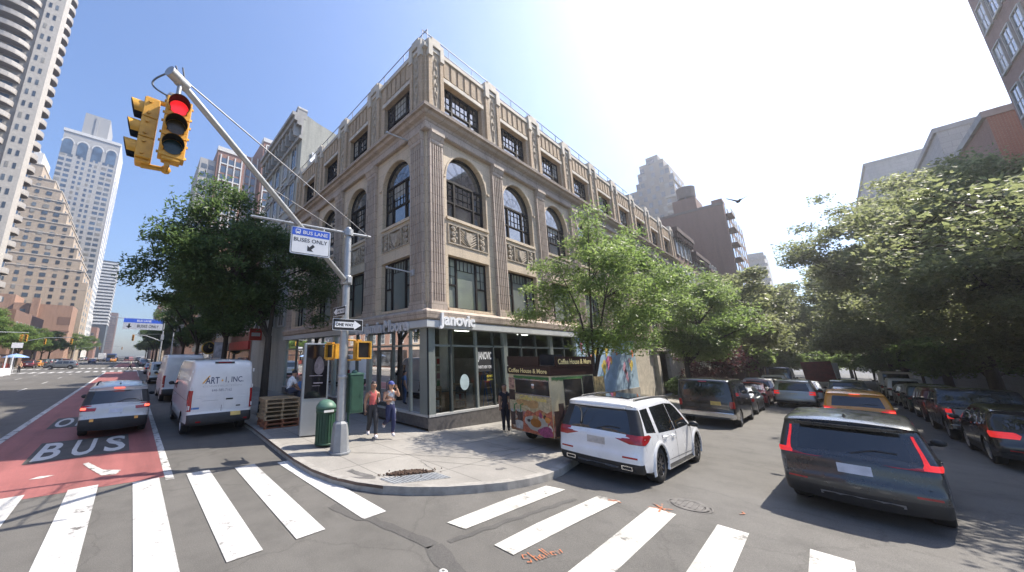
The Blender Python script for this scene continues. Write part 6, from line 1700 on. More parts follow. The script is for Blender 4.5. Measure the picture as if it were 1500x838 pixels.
# rear window with a worker's head behind, side photographs, leaf trim
board(-.012, .0, -.76, .52, 1.52, 1.93, mat("cart_window", (.04, .035, .03), .06), "rear_window"); board(-.02, -.006, -.78, .54, 1.93, 1.965, M_chrome, "window_frame"); board(-.02, -.006, -.78, .54, 1.485, 1.52, M_chrome, "window_frame")
board(-.012, 0, .56, .80, 1.28, 1.60, mat("cart_photo", (.05, .03, .025), .4, var=.6, scale=10), "photo_panel"); board(-.012, 0, .56, .80, 1.62, 1.98, mat("cart_photo2", (.34, .20, .15), .4, var=.7, scale=12), "photo_panel")
b = MB(); b.ball((-.008, -.18, 1.74), .07, 8, 0, (.1, 1, 1)); b.ball((-.010, -.18, 1.80), .065, 8, 1, (.1, 1, .6)); b.build("worker_picture", [M_skin, M_signw], ct)
M_leaf_c = mat("cart_leaf", (.05, .15, .04), .6)
b = MB()
rnd = random.Random(2)
for i in range(30):
    y = -.76 + 1.3 * i / 29; s = .035
    b.add([(-.022, y - s, 2.02), (-.022, y, 1.97 - rnd.random() * .04), (-.022, y + s, 2.02), (-.022, y, 2.07)], [(0, 1, 2, 3)])
for i in range(34):
    x = .1 + 2.0 * i / 33; s = .035
    b.add([(x - s, -.822, 2.02), (x, -.822, 1.96 - rnd.random() * .05), (x + s, -.822, 2.02), (x, -.822, 2.08)], [(0, 1, 2, 3)])
b.build("leaf_trim", M_leaf_c, ct)
def food_mat(name, stops, sc):
    m, nt, b = base_mat(name)
    vo = nt.nodes.new("ShaderNodeTexVoronoi"); vo.inputs["Scale"].default_value = sc; tc = nt.nodes.new("ShaderNodeTexCoord"); n1 = noise(nt, sc * .8, 3, .6)
    mx = nt.nodes.new("ShaderNodeMix"); mx.data_type = 'RGBA'; mx.blend_type = 'LINEAR_LIGHT'; mx.inputs[0].default_value = .12
    nt.links.new(tc.outputs["Object"], mx.inputs[6]); nt.links.new(n1.outputs["Color"], mx.inputs[7]); nt.links.new(mx.outputs[2], vo.inputs["Vector"])
    sp_ = nt.nodes.new("ShaderNodeSeparateColor"); nt.links.new(vo.outputs["Color"], sp_.inputs[0])
    r = ramp(nt, stops, sp_.outputs[0]); n2 = noise(nt, sc * 4, 4, .6); r2 = ramp(nt, [(.3, (.6,) * 3), (.7, (1.25,) * 3)], n2.outputs[0])
    nt.links.new(mix(nt, 1, r.outputs[0], r2.outputs[0], 'MULTIPLY'), b.inputs["Base Color"]); b.inputs["Roughness"].default_value = .35
    return m
M_food = food_mat("food_print", [(.0, (.10, .04, .025)), (.25, (.36, .15, .06)), (.45, (.48, .30, .16)), (.62, (.22, .07, .05)), (.8, (.52, .42, .30)), (1.0, (.30, .10, .14))], 7.0)
M_pale = food_mat("pale_print", [(.0, (.46, .37, .22)), (.5, (.54, .45, .28)), (1.0, (.42, .32, .17))], 3.2)
board(-.003, .0, -.80, .80, .37, .98, M_food, "photo_panel"); board(-.003, .0, -.80, .80, .985, 1.48, M_pale, "photo_panel"); board(.02, 1.54, -.8135, -.81, .37, 1.1, M_food, "photo_panel")
def blob(nm, pts, m, x=-.006): bb = MB(); bb.add([(x, y, z) for y, z in pts], [tuple(range(len(pts)))]); return bb.build(nm, m, ct)
def ell(cy, cz, ry, rz, n=18, wob=0.0, ph=0): return [(cy + ry * math.cos(t) * (1 + wob * math.sin(3 * t + ph)), cz + rz * math.sin(t) * (1 + wob * math.cos(2 * t + ph))) for t in [2 * PI * i / n for i in range(n)]]
M_eggw = mat("egg_white", (.74, .68, .58), .5, var=.12); M_yolk = mat("egg_yolk", (.62, .24, .05), .4, var=.2, scale=8); M_bun = mat("bun", (.42, .25, .10), .6, var=.35, scale=8); M_cup = mat("cup_dark", (.06, .035, .03), .4, var=.5, scale=8); M_meat = mat("meat", (.42, .12, .06), .5, var=.6, scale=14); M_fruit = mat("fruit", (.30, .06, .14), .5, var=.6, scale=16); M_cuppale = mat("cup_pale", (.42, .40, .36), .4, var=.3, scale=10)
blob("picture_meat", [(-.80, .38), (.30, .38), (.34, .62), (.26, .86), (.10, 1.04), (-.14, .98), (-.38, 1.10), (-.62, 1.02), (-.80, 1.12)], M_meat, -.004)
rnd = random.Random(8)
for k in range(16):
    blob('picture_bits', ell(rnd.uniform(-.72, .2), rnd.uniform(.46, 1.0), rnd.uniform(.05, .12), rnd.uniform(.04, .10), 9, .15, k), [M_bun, M_fruit, M_yolk, M_cup, M_eggw][k % 5], -.0052 - .0003 * k); blob("picture_egg", ell(-.22, .68, .40, .24, 20, .10), M_eggw, -.008); blob("picture_yolk", ell(-.20, .70, .20, .13), M_yolk, -.011)
blob("picture_fruit", ell(-.55, .50, .26, .14, 16, .2, 2), M_fruit, -.012); blob("picture_bun", ell(.28, 1.24, .24, .10, 16, .1), M_bun, -.006); blob("picture_bun", ell(-.12, 1.22, .24, .13, 16, .12, 1), M_bun, -.008)
for cy, cz, w_, h_, m in ((.68, .74, .10, .44, M_cup), (.40, .82, .12, .32, M_cup), (.44, .54, .16, .20, M_cuppale)):
    blob("picture_cup", [(cy - w_ * .8, cz - h_ / 2), (cy + w_ * .8, cz - h_ / 2), (cy + w_, cz + h_ / 2), (cy - w_, cz + h_ / 2)], m, -.013)
    blob("picture_lid", ell(cy, cz + h_ / 2, w_ * 1.05, .045), M_cuppale, -.015)
for cy, cz in ((.62, .98), (.36, 1.0)):
    b = MB(); b.tube([(-.016, cy, cz - .05), (-.016, cy - .02, cz + .16), (-.016, cy - .12, cz + .2)], .014, 5); b.build("picture_straw", mat("straw_green", (.03, .22, .06), .5), ct)
# side: dark cups, serving window, open door flap
b = MB()
for cx_, cz_, w_, h_ in ((.22, .75, .14, .7), (.42, 1.05, .12, .5)): b.add([(cx_ - w_, -.814, cz_ - h_ / 2), (cx_ + w_, -.814, cz_ - h_ / 2), (cx_ + w_, -.814, cz_ + h_ / 2), (cx_ - w_, -.814, cz_ + h_ / 2)], [(0, 1, 2, 3)])
b.build("picture_cup", M_cup, ct)
board(.62, 1.5, -.825, -.81, 1.22, 1.98, mat("cart_window", (.04, .035, .03), .06), "serving_window"); board(1.58, 2.12, -.83, -.81, .7, 2.05, mat("cart_open", (.03, .025, .022), .6), "doorway")
board(1.6, 2.12, -1.2, -1.16, .9, 2.05, mat("cart_photo3", (.30, .22, .10), .5, var=.7, scale=8), "door_flap"); board(.58, 1.54, -1.05, -.81, 1.17, 1.21, M_chrome, "counter")
board(1.55, 2.19, -.815, -.8, .36, .70, M_meat, "photo_panel")
for xx in (.8, 1.6):
    for s in (-1, 1): wheel(.26, .16, M_rim, 5, ct, xx, s * .66, s)
b = MB(); b.box(2.2, 2.7, -.06, .06, .38, .46); b.build("tow_bar", M_plas, ct)

# ------------------------------------------------------------------ bird in the sky
d = Vector((1.35, .1, .45)); bp = Vector((0, 0, 2.7)) + d * 13.5
bd = thing("bird", "dark pigeon flying with raised wings in the white sky over the street", "bird", bp, R(20))
b = MB(); b.tube([(-.20, 0, 0), (-.1, 0, .0), (0, 0, .01), (.11, 0, .02), (.16, 0, .045), (.20, 0, .04)], [.012, .045, .06, .045, .032, .006], 8); b.add([(-.16, .03, 0), (-.32, .06, -.01), (-.32, -.06, -.01), (-.16, -.03, 0)], [(0, 1, 2, 3)]); b.build("body", mat("pigeon", (.09, .095, .11), .6, var=.4, scale=20), bd)
for s in (-1, 1):
    b = MB(); b.add([(.08, s * .03, .03), (.12, s * .18, .16), (.02, s * .36, .22), (-.05, s * .34, .2), (-.07, s * .17, .10), (-.09, s * .03, .02), (.08, s * .03, .015), (.12, s * .18, .15), (.02, s * .36, .215), (-.05, s * .34, .195), (-.07, s * .17, .09), (-.09, s * .03, .01)], [(0, 1, 4, 5), (1, 2, 3, 4), (6, 7, 10, 11), (7, 8, 9, 10), (0, 1, 7, 6), (1, 2, 8, 7), (2, 3, 9, 8), (3, 4, 10, 9), (4, 5, 11, 10)]); b.build("wing", mat("pigeon", (.03, .032, .04), .6), bd)
# ------------------------------------------------------------------ trees
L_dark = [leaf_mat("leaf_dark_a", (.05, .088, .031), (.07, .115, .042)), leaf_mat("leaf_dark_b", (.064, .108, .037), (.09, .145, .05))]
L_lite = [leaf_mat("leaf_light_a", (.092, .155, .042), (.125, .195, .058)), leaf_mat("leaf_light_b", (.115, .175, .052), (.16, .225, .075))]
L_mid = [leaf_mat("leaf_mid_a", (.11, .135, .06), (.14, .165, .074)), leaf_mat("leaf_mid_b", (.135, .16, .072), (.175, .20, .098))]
L_plum = [leaf_mat("leaf_plum_a", (.045, .016, .018), (.075, .028, .03)), leaf_mat("leaf_plum_b", (.06, .025, .026), (.095, .045, .04))]
def bark_mat(name, c):
    m, nt, b = base_mat(name)
    n1 = noise(nt, 6, 6, .7, vec_scale=(3, 3, .4)); n2 = noise(nt, 1.2, 3, .6)
    r = ramp(nt, [(.3, tuple(x * .5 for x in c)), (.6, c), (.8, tuple(x * 1.4 for x in c))], n1.outputs[0])
    nt.links.new(r.outputs[0], b.inputs["Base Color"]); b.inputs["Roughness"].default_value = .95; bump(nt, n1.outputs[0], .7, .03, b)
    return m
M_bark = bark_mat("bark", (.07, .055, .042))

def crown_mesh(name, rs, lobes, nleaf, size, mats, nsub=90, aspect=.32, sub_r=.62, droop=.25):
    """leaf sized faces gathered in flattened clumps spread through several lobes"""
    vol = np.array([l[3] * l[4] * l[5] for l in lobes]); pr = vol / vol.sum()
    subs = []
    for _ in range(nsub):
        l = lobes[rs.choice(len(lobes), p=pr)]
        d = rs.normal(size=3); d /= np.linalg.norm(d); rad = rs.uniform(.35, 1.0) ** .6
        subs.append((np.array(l[:3]) + d * rad * np.array(l[3:6]), rs.uniform(.6, 1.35) * sub_r, rs.randint(len(mats))))
    w_ = np.array([s[1] ** 2 for s in subs]); w_ /= w_.sum()
    idx = rs.choice(len(subs), size=nleaf, p=w_)
    C = np.array([s[0] for s in subs])[idx]; rr = np.array([s[1] for s in subs])[idx]
    P = C + np.clip(rs.normal(size=(nleaf, 3)), -1.9, 1.9) * rr[:, None] * np.array([.62, .62, .34])
    az = rs.uniform(0, 2 * np.pi, nleaf); tilt = rs.normal(-droop, .45, nleaf)
    A = np.stack([np.cos(az) * np.cos(tilt), np.sin(az) * np.cos(tilt), np.sin(tilt)], 1)
    up = np.array([0, 0, 1.0]) + rs.normal(size=(nleaf, 3)) * .55
    B = np.cross(A, up); B /= np.linalg.norm(B, axis=1)[:, None] + 1e-9
    s = size * rs.uniform(.6, 1.4, nleaf)
    A = A * s[:, None]; B = B * (s * aspect)[:, None]
    N = np.cross(A, B); N /= np.linalg.norm(N, axis=1)[:, None] + 1e-9
    bend = N * (s * .12)[:, None]
    V = np.stack([P - A * .5, P + B * .5 - A * .05 + bend, P + A * .5, P - B * .5 - A * .05 + bend], 1).reshape(-1, 3)
    me = bpy.data.meshes.new(name)
    me.vertices.add(len(V)); me.vertices.foreach_set("co", V.astype(np.float32).ravel())
    me.loops.add(nleaf * 4); me.loops.foreach_set("vertex_index", np.arange(nleaf * 4, dtype=np.int32))
    me.polygons.add(nleaf); me.polygons.foreach_set("loop_start", np.arange(0, nleaf * 4, 4, dtype=np.int32))
    try: me.polygons.foreach_set("loop_total", np.full(nleaf, 4, dtype=np.int32))
    except Exception: pass
    for m in mats: me.materials.append(m)
    flip = (rs.random_sample(nleaf) < .2).astype(np.int32)
    mi = (np.array([q[2] for q in subs])[idx] + flip) % len(mats)
    me.polygons.foreach_set("material_index", mi.astype(np.int32))
    me.update(calc_edges=True); me.validate()
    return me, subs

def tree(label, base, trunk_r, fork_z, lobes, nleaf, size, mats, seed, group=None, nlimb=16, lean=(0, 0), name="street_tree", **kw):
    rs = np.random.RandomState(seed)
    t = thing(name, label, "tree", base, 0, group)
    me, subs = crown_mesh("crown", rs, lobes, nleaf, size, mats, **kw)
    o = link("crown", me, t)
    b = MB(); fz = fork_z
    top = Vector((lean[0], lean[1], fz))
    b.tube([(0, 0, -.1), (0, 0, .05), (lean[0] * .15, lean[1] * .15, fz * .3), (lean[0] * .6, lean[1] * .6, fz * .7), top], [trunk_r * 1.5, trunk_r * 1.15, trunk_r, trunk_r * .88, trunk_r * .82], 10)
    b.build("trunk", M_bark, t)
    b = MB()
    ext = sorted(subs, key=lambda s: -s[1])[:nlimb]
    mains = []
    k = 4
    for i in range(k):
        e = Vector(ext[i % len(ext)][0]); mid = top.lerp(e, .5) + Vector((rs.uniform(-.3, .3), rs.uniform(-.3, .3), .35))
        pts = [top - Vector((0, 0, .15)), top.lerp(mid, .5) + Vector((0, 0, .15)), mid, e]
        b.tube(pts, [trunk_r * .6, trunk_r * .5, trunk_r * .36, trunk_r * .1], 7); mains.append(pts)
    for i in range(k, len(ext)):
        e = Vector(ext[i][0]); ps = min((p for pts in mains for p in pts[1:3]), key=lambda p: (p - e).length)
        mid = ps.lerp(e, .55) + Vector((rs.uniform(-.2, .2), rs.uniform(-.2, .2), .25)); b.tube([ps, mid, e], [trunk_r * .3, trunk_r * .19, trunk_r * .06], 5)
    for s in subs[nlimb:nlimb + 40]:
        e = Vector(s[0]); ps = min((p for pts in mains for p in pts[1:]), key=lambda p: (p - e).length)
        b.tube([ps, ps.lerp(e, .5) + Vector((0, 0, .12)), e], [trunk_r * .12, trunk_r * .08, trunk_r * .03], 4)
    b.build("limbs", M_bark, t)
    return t
# avenue: big shaded honey locust and its neighbours
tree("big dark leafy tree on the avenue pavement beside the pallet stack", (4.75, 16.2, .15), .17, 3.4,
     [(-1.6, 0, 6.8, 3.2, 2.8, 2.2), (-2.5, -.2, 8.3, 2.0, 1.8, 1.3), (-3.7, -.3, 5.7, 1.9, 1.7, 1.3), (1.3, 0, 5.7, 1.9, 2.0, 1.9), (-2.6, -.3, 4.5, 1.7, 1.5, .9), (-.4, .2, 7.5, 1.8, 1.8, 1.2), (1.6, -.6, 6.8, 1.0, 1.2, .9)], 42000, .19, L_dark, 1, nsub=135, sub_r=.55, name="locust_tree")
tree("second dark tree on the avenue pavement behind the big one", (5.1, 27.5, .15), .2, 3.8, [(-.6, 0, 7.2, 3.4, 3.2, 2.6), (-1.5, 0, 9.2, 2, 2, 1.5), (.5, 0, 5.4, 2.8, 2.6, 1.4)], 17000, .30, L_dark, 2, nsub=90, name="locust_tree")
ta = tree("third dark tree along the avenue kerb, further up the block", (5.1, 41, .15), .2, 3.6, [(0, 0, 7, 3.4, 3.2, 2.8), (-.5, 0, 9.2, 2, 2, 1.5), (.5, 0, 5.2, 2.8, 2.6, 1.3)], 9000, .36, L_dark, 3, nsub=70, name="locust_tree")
c = copy_tree(ta); c.location = (5.3, 56, .15); c["label"] = "dark tree at the end of the near avenue block by the junction"
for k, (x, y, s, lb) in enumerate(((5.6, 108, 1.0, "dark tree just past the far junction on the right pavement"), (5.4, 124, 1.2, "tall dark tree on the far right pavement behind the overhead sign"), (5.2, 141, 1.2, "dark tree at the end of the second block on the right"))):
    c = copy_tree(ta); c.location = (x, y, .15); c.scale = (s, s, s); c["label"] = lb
# west pavement: sunlit trees
tw = tree("sunlit bright green tree over the white barrier at the far west corner", (-20.6, 97, .15), .2, 3.2, [(0, 0, 6.4, 3.8, 3.4, 2.4), (1.4, -.6, 5.2, 2.6, 2.4, 1.5), (-1.6, 0, 5.6, 2.6, 2.4, 1.6), (0, 0, 8.2, 2.2, 2.2, 1.3)], 9000, .40, L_lite, 4, nsub=70, name="corner_tree")
for k, (x, y, s, lb) in enumerate(((-23.4, 104, 1.25, "larger sunlit tree at the left edge across the avenue"), (-18.6, 108, .95, "sunlit tree second along the west pavement past the junction"), (-19, 124, .95, "green tree on the west pavement below the brick building"), (-19, 146, 1.0, "green tree at the far end of the west pavement"), (-19.5, 200, 1.2, "distant green tree beyond the second crossing on the left"), (-18.5, 250, 1.3, "most distant green tree on the left of the avenue"), (-19, 135, .9, "green tree on the west pavement between two others"), (-19, 222, 1.2, "distant green tree third past the second crossing on the left"), (5.5, 200, 1.2, "distant green tree past the second crossing on the right"), (5.5, 228, 1.3, "more distant green tree past the second crossing on the right"))):
    c = copy_tree(tw); c.location = (x, y, .15); c.scale = (s, s, s); c.rotation_euler = (0, 0, k * 1.9 + .7); c["label"] = lb
# street, north side
tree("slender light green locust tree beside the coffee cart and white SUV", (13.45, 5.75, gz(13.45) + .15), .085, 1.95,
     [(.75, -.5, 5.2, 2.5, 2.3, 2.0), (.7, -.6, 7.4, 1.6, 1.5, 1.2), (2.6, -1.3, 5.5, 1.9, 1.5, 1.6), (-1.3, .9, 4.7, 1.4, 1.3, 1.2), (1.0, -.7, 3.5, 2.0, 1.8, .9), (-.9, .5, 6.0, 1.0, 1.0, .8)], 27000, .155, L_lite, 5, nsub=135, sub_r=.45, aspect=.27, nlimb=20, droop=.35, name="locust_tree", lean=(.1, 0))
tree("leafy tree over the black van further down the street", (28.6, 6.15, gz(28.6) + .15), .17, 2.6, [(0, -.3, 5.6, 3.6, 3.2, 2.3), (1.0, -.8, 7.6, 2.4, 2.2, 1.3), (-1.6, 0, 6.6, 2.0, 2.0, 1.4), (.8, -.6, 4.2, 3.0, 2.6, 1.2)], 34000, .20, L_lite, 6, nsub=110, sub_r=.62, name="locust_tree")
tree("small purple-leaved plum tree behind the black van", (34.5, 5.9, gz(34.5) + .15), .09, 1.2, [(0, 0, 2.7, 2.1, 2.0, 1.2), (.6, -.3, 3.5, 1.4, 1.4, .7), (-.6, .2, 2.0, 1.6, 1.5, .6)], 8000, .16, L_plum, 7, nsub=60, sub_r=.45, aspect=.5, name="plum_tree")
tm = tree("tall leafy tree on the north pavement past the plum tree", (43, 6.2, gz(43) + .15), .2, 3.6, [(0, -.5, 7.4, 4.2, 3.8, 2.8), (.5, -1.2, 9.9, 2.8, 2.6, 1.6), (0, -.8, 5.0, 3.8, 3.4, 1.3)], 15000, .34, L_mid, 8, nsub=100, sub_r=.72, aspect=.5, name="street_tree")
for k, (x, s, lb) in enumerate(((53, 1.0, "second tall tree in the north row past the plum tree"), (64, 1.1, "third tall tree in the north row past the plum tree"), (77, 1.35, "fourth tall tree in the north row, far down the street"), (92, 1.45, "fifth tall tree in the north row, far down the street"), (110, 1.5, "last tree at the far end of the north row"))):
    c = copy_tree(tm); c.location = (x, 6.2, gz(x) + .15); c.scale = (s, s, s); c.rotation_euler = (0, 0, .5 * k - .6); c["label"] = lb
# street, south side
tree("huge broad tree at the right edge above the pickup truck", (27.5, -6.1, gz(27.5) + .15), .24, 3.8, [(.5, .9, 8.3, 4.4, 4.0, 3.2), (-1.5, 1.4, 6.0, 3.4, 3.2, 1.9), (1.6, 1.2, 10.4, 3.4, 3.2, 1.7), (3.2, 1.6, 6.2, 3.4, 3.2, 1.9), (-2.8, -.4, 8.0, 2.4, 2.4, 2.0), (0, 2.8, 4.7, 3.0, 2.0, 1.1)], 62000, .16, L_mid, 9, nsub=190, sub_r=.60, aspect=.55, nlimb=22)
tree("huge broad tree behind the one at the right edge, taller against the white sky", (41, -6.1, gz(41) + .15), .27, 4.4, [(0, 1.6, 10.4, 5.4, 4.8, 4.2), (-2, 2.6, 6.6, 4.2, 3.6, 2.1), (1.0, 2.2, 14.6, 3.8, 3.6, 2.0), (1.5, 5.2, 11.5, 2.8, 2.4, 2.6), (3.5, 2.6, 8.0, 3.6, 3.4, 2.4), (0, 4.0, 5.2, 4, 2.2, 1.2)], 60000, .21, L_mid, 10, nsub=200, sub_r=.74, aspect=.55, nlimb=22)
tree("third broad tree in the south row reaching over the street", (55, -6.1, gz(55) + .15), .25, 4.4, [(0, 2.2, 9.6, 5.0, 4.8, 3.8), (-2, 3.6, 6.4, 4.2, 3.6, 2.0), (1.0, 3.0, 12.6, 3.6, 3.4, 1.7), (0, 4.6, 5.0, 4, 2.2, 1.2)], 30000, .28, L_mid, 11, nsub=140, sub_r=.85, aspect=.55)
for k, (x, s, lb) in enumerate(((66, 1.2, "fourth tree in the south row, deep in the street"), (78, 1.25, "fifth tree in the south row, deep in the street"), (93, 1.3, "sixth tree in the south row, deep in the street"), (112, 1.3, "last tree at the far end of the south row"))):
    c = copy_tree(tm); c.location = (x, -4.9, gz(x) + .15); c.scale = (s * 1.12, s * 1.2, s * 1.12); c.rotation_euler = (0, 0, 2.6 + .4 * k); c["label"] = lb
tree("wide tree just past the right edge whose shade dapples the road", (18.5, -6.4, gz(18.5) + .15), .2, 4.2, [(-.8, 2.4, 6.6, 3.2, 2.8, 1.1), (1.6, .6, 7.2, 2.6, 2.6, 1.1), (-2.2, 3.8, 6.2, 2.2, 1.6, .8)], 7500, .15, L_mid, 14, nsub=80, sub_r=.5, aspect=.55)
tree("low leafy tree filling in under the broad trees on the right", (34.5, -6.6, gz(34.5) + .15), .14, 2.4, [(0, .2, 5.0, 3.4, 2.4, 1.9), (1.5, .6, 3.8, 2.6, 2.0, 1.2), (-1.8, .2, 4.2, 2.4, 2.0, 1.4)], 22000, .18, L_mid, 12, nsub=80, sub_r=.6, aspect=.55)
for k, (x, y, s, lb) in enumerate(((126, 3.5, 1.25, "hazy green tree closing the far end of the street on the left"), (134, -2.5, 1.4, "hazy green tree closing the far end of the street on the right"), (150, 1.5, 1.6, "most distant green tree at the very end of the street"))):
    c = copy_tree(tm); c.location = (x, y, gz(x)); c.scale = (s, s, s * .9); c.rotation_euler = (0, 0, 1.1 * k); c["label"] = lb
tl = tree("low spreading tree between the far kerb row and the tenements", (58, 6.8, gz(58) + .15), .13, 1.8, [(0, -.4, 4.0, 3.6, 2.4, 1.8), (1.8, -.4, 3.2, 2.6, 2.0, 1.2), (-1.8, 0, 3.4, 2.4, 2.0, 1.3)], 9000, .30, L_lite, 13, nsub=70, sub_r=.6, aspect=.5)
for k, (x, y, lb) in enumerate(((72, 6.6, "low spreading tree further along under the north row"), (86, 6.4, "low spreading tree deep in the street under the north row"), (47, -6.9, "low spreading tree under the broad trees of the south row"), (60, -6.7, "low spreading tree further along under the south row"), (74, -6.6, "low spreading tree deep in the street under the south row"), (100, -5.9, "low spreading tree near the far end of the south row"), (116, -2.6, "low spreading tree closing the street end, right of the middle"), (119, 2.2, "low spreading tree closing the street end, left of the middle"), (128, .2, "low spreading tree furthest back in the middle of the street end"), (97, 6.3, "low spreading tree near the far end of the north row"), (88, -6.2, "low spreading tree seventh in depth under the south row"))):
    c = copy_tree(tl); c.location = (x, y, gz(x) + .15); c.rotation_euler = (0, 0, 1.3 * k + 2); c["label"] = lb
# clipped hedge by the entrance beyond the tree
hd = thing("hedge", "small clipped dark hedge by the pale entrance behind the black van", "hedge", (33.5, 7.8, gz(33.5) + .15))
rs = np.random.RandomState(21); me, _ = crown_mesh("foliage", rs, [(0, 0, .8, 1.4, .5, .75)], 4000, .12, L_dark, nsub=60, sub_r=.3, aspect=.6); link("foliage", me, hd)
b = MB()
for x in (-.8, 0, .8): b.cyl((x, 0, 0), (x, 0, .7), .03, n=6)
b.build("stems", M_bark, hd)
# ------------------------------------------------------------------ other buildings
GL_far = glass_mat("far_glass", (.045, .06, .075), .08, .6, .25); GL_far2 = glass_mat("far_glass_blue", (.07, .11, .16), .06, .5, .2)
GL_cur = glass_mat('far_curtain', (.26, .25, .22), .2, .3, .3, spec=.5); GL_mid = glass_mat('far_glass_pale', (.11, .13, .14), .1, .5, .3)
M_wframe = mat("window_frame_pale", (.46, .45, .42), .7, var=.1)
WCACHE = {}
def win_mesh(w, h, gl, frame=True, deep=.14):
    k = (round(w, 2), round(h, 2), gl.name, frame)
    if k not in WCACHE:
        b = MB()
        # faces local -Y; sits in front of the wall plane
        b.box(-w / 2, w / 2, -.02, .02, 0, h, 0)
        if frame:
            for x0, x1, z0, z1 in ((-w / 2 - .08, -w / 2, -.06, h + .06), (w / 2, w / 2 + .08, -.06, h + .06), (-w / 2, w / 2, h, h + .09), (-w / 2 - .12, w / 2 + .12, -.14, -.0)): b.box(x0, x1, -.075, .01, z0, z1, 1)
            b.box(-.025, .025, -.035, .0, 0, h, 1); b.box(-w / 2, w / 2, -.034, 0, h * .48, h * .48 + .05, 1)
        WCACHE[k] = b.mesh("window", [gl, M_wframe])
    return WCACHE[k]
def put_windows(t, items, near=100):
    """items: (x,y,z, yaw, w,h,gl,frame); nearest first become parts, the rest one stuff part"""
    cam0 = Vector((0, 0, 2.7)); base = Vector(t.location)
    items = sorted(items, key=lambda i: (Vector(i[:3]) + base - cam0).length)
    rest = MB(); rg = random.Random(len(items) * 7 + int(abs(base.x) * 3 + base.y)); gset = []
    for n, (x, y, z, yaw, w_, h_, gl, fr) in enumerate(items):
        q = rg.random(); gl = GL_cur if q < .16 else GL_mid if q < .34 else gl
        me = win_mesh(w_, h_, gl, fr)
        if n < near:
            o = link("window", me, t); o.location = (x, y, z); o.rotation_euler = (0, 0, yaw)
        else:
            M = Matrix.Translation((x, y, z)) @ Matrix.Rotation(yaw, 4, 'Z'); gset.append(gl) if gl not in gset else None
            bv = len(rest.v); rest.v += [tuple(M @ v.co) for v in me.vertices]
            for p in me.polygons: rest.f.append(tuple(bv + i for i in p.vertices)); rest.m.append(9 if p.material_index else gset.index(gl)); rest.s.append(False)
    if rest.v: rest.build("windows", (gset + [gset[0]] * 9)[:9] + [M_wframe], t)["kind"] = "stuff"
S_, E_, W_, N_ = 0.0, R(90), R(-90), R(180)          # yaw of a window facing south, east, west, north
def rows(face, c, a0, a1, na, z0, dz, nz, w_, h_, gl, fr=True, skip=None):
    """grid of windows on a wall; face S/E/W; c = wall coordinate, a along the wall"""
    out = []
    for j in range(nz):
        for i in range(na):
            if skip and skip(i, j): continue
            a = a0 + (a1 - a0) * (i + .5) / na; z = z0 + dz * j
            if face == 'S': out.append((a, c - .02, z, S_, w_, h_, gl, fr))
            elif face == 'N': out.append((a, c + .02, z, N_, w_, h_, gl, fr))
            elif face == 'E': out.append((c + .02, a, z, E_, w_, h_, gl, fr))
            else: out.append((c - .02, a, z, W_, w_, h_, gl, fr))
    return out
def block(name, label, cat, loc, boxes, mats, wins, cap=None, group=None, band=0):
    t = thing(name, label, cat, loc, 0, group)
    b = MB()
    for bx in boxes: b.box(*bx[:6], bx[6] if len(bx) > 6 else 0)
    b.build("wall", mats, t)
    if cap:
        b = MB()
        for bx in cap: b.box(*bx)
        b.build("cornice", cap_m, t)
    put_windows(t, wins)
    return t
cap_m = mat("cornice_stone", (.36, .33, .28), .8, var=.2)
M_conc_t = brick_mat("tower_concrete", (.30, .275, .245), (.33, .305, .275), (.22, .20, .18), 3, 2.8, 'auto', .9, .02, stain=.15)
M_beige = brick_mat("beige_brick", (.42, .34, .25), (.46, .38, .29), (.36, .29, .22), .5, .25, 'auto', .9, .02, stain=.12)
M_grey_t = brick_mat("grey_tower", (.40, .39, .37), (.44, .43, .41), (.33, .32, .31), 1.2, .6, 'auto', .9, .02, stain=.12)
M_redb = brick_mat("red_brick", (.27, .115, .075), (.32, .145, .095), (.30, .24, .2), .24, .08, 'auto', .9, .012, stain=.2)
M_brownb = brick_mat("brown_brick", (.20, .115, .085), (.235, .135, .10), (.2, .14, .11), .24, .08, 'auto', .9, .012, stain=.18)
M_pinkb = brick_mat("pink_brick", (.36, .21, .145), (.40, .24, .165), (.33, .23, .17), .3, .1, 'auto', .9, .012, stain=.2)
M_greyp = brick_mat("painted_wall", (.40, .405, .36), (.44, .44, .39), (.34, .34, .30), .24, .085, 'auto', .85, .014, stain=.3)
M_greyst = mat("grey_stone", (.34, .335, .32), .8, var=.2, scale=1.5)
M_whiteb = mat("white_band", (.62, .61, .58), .7, var=.08, scale=1)
M_tankw = mat("tank_wood", (.16, .13, .11), .9, var=.3, scale=3, stretch=(6, 6, .5))

# neighbour on the avenue: grey front with heavy cornice, painted side wall
t = thing("apartment_house", "grey apartment house with bracketed cornice and painted brick side wall behind the corner building", "building", (8.55, 24.82, 0))
b = MB(); b.box(.0, 16, .02, 9.3, -.2, 20.6, 0); b.build("wall", M_greyp, t)
b = MB(); prof = [(0.0, 20.6), (15.5, 20.6), (15.5, 20.9), (9, 21.3), (4.2, 21.8), (1.2, 22.3), (.2, 22.6), (0, 22.6)]
b.prism(prof, lambda a, c: (a, .02, c), lambda a, c: (a, .34, c)); b.build("parapet", M_greyp, t)
b = MB()
for z0, z1, d in ((20.2, 20.5, .25), (20.5, 21.4, .12), (21.4, 21.7, .5), (21.7, 22.1, .75), (22.1, 22.4, .95)): b.box(-d, .02, -.03, 9.4, z0, z1)
for k in range(10): b.box(-.62, 0, .3 + k * .96, .5 + k * .96, 20.5, 21.7)
b.build("cornice", M_greyst, t)
b = MB()
for y in (0.0, 8.9): b.box(-.55, .25, y, y + .5, 22.1, 22.9); b.cyl((-.5, y + .25, 22.9), (.3, y + .25, 22.9), .28, n=12)
b.build("scroll", M_greyst, t)
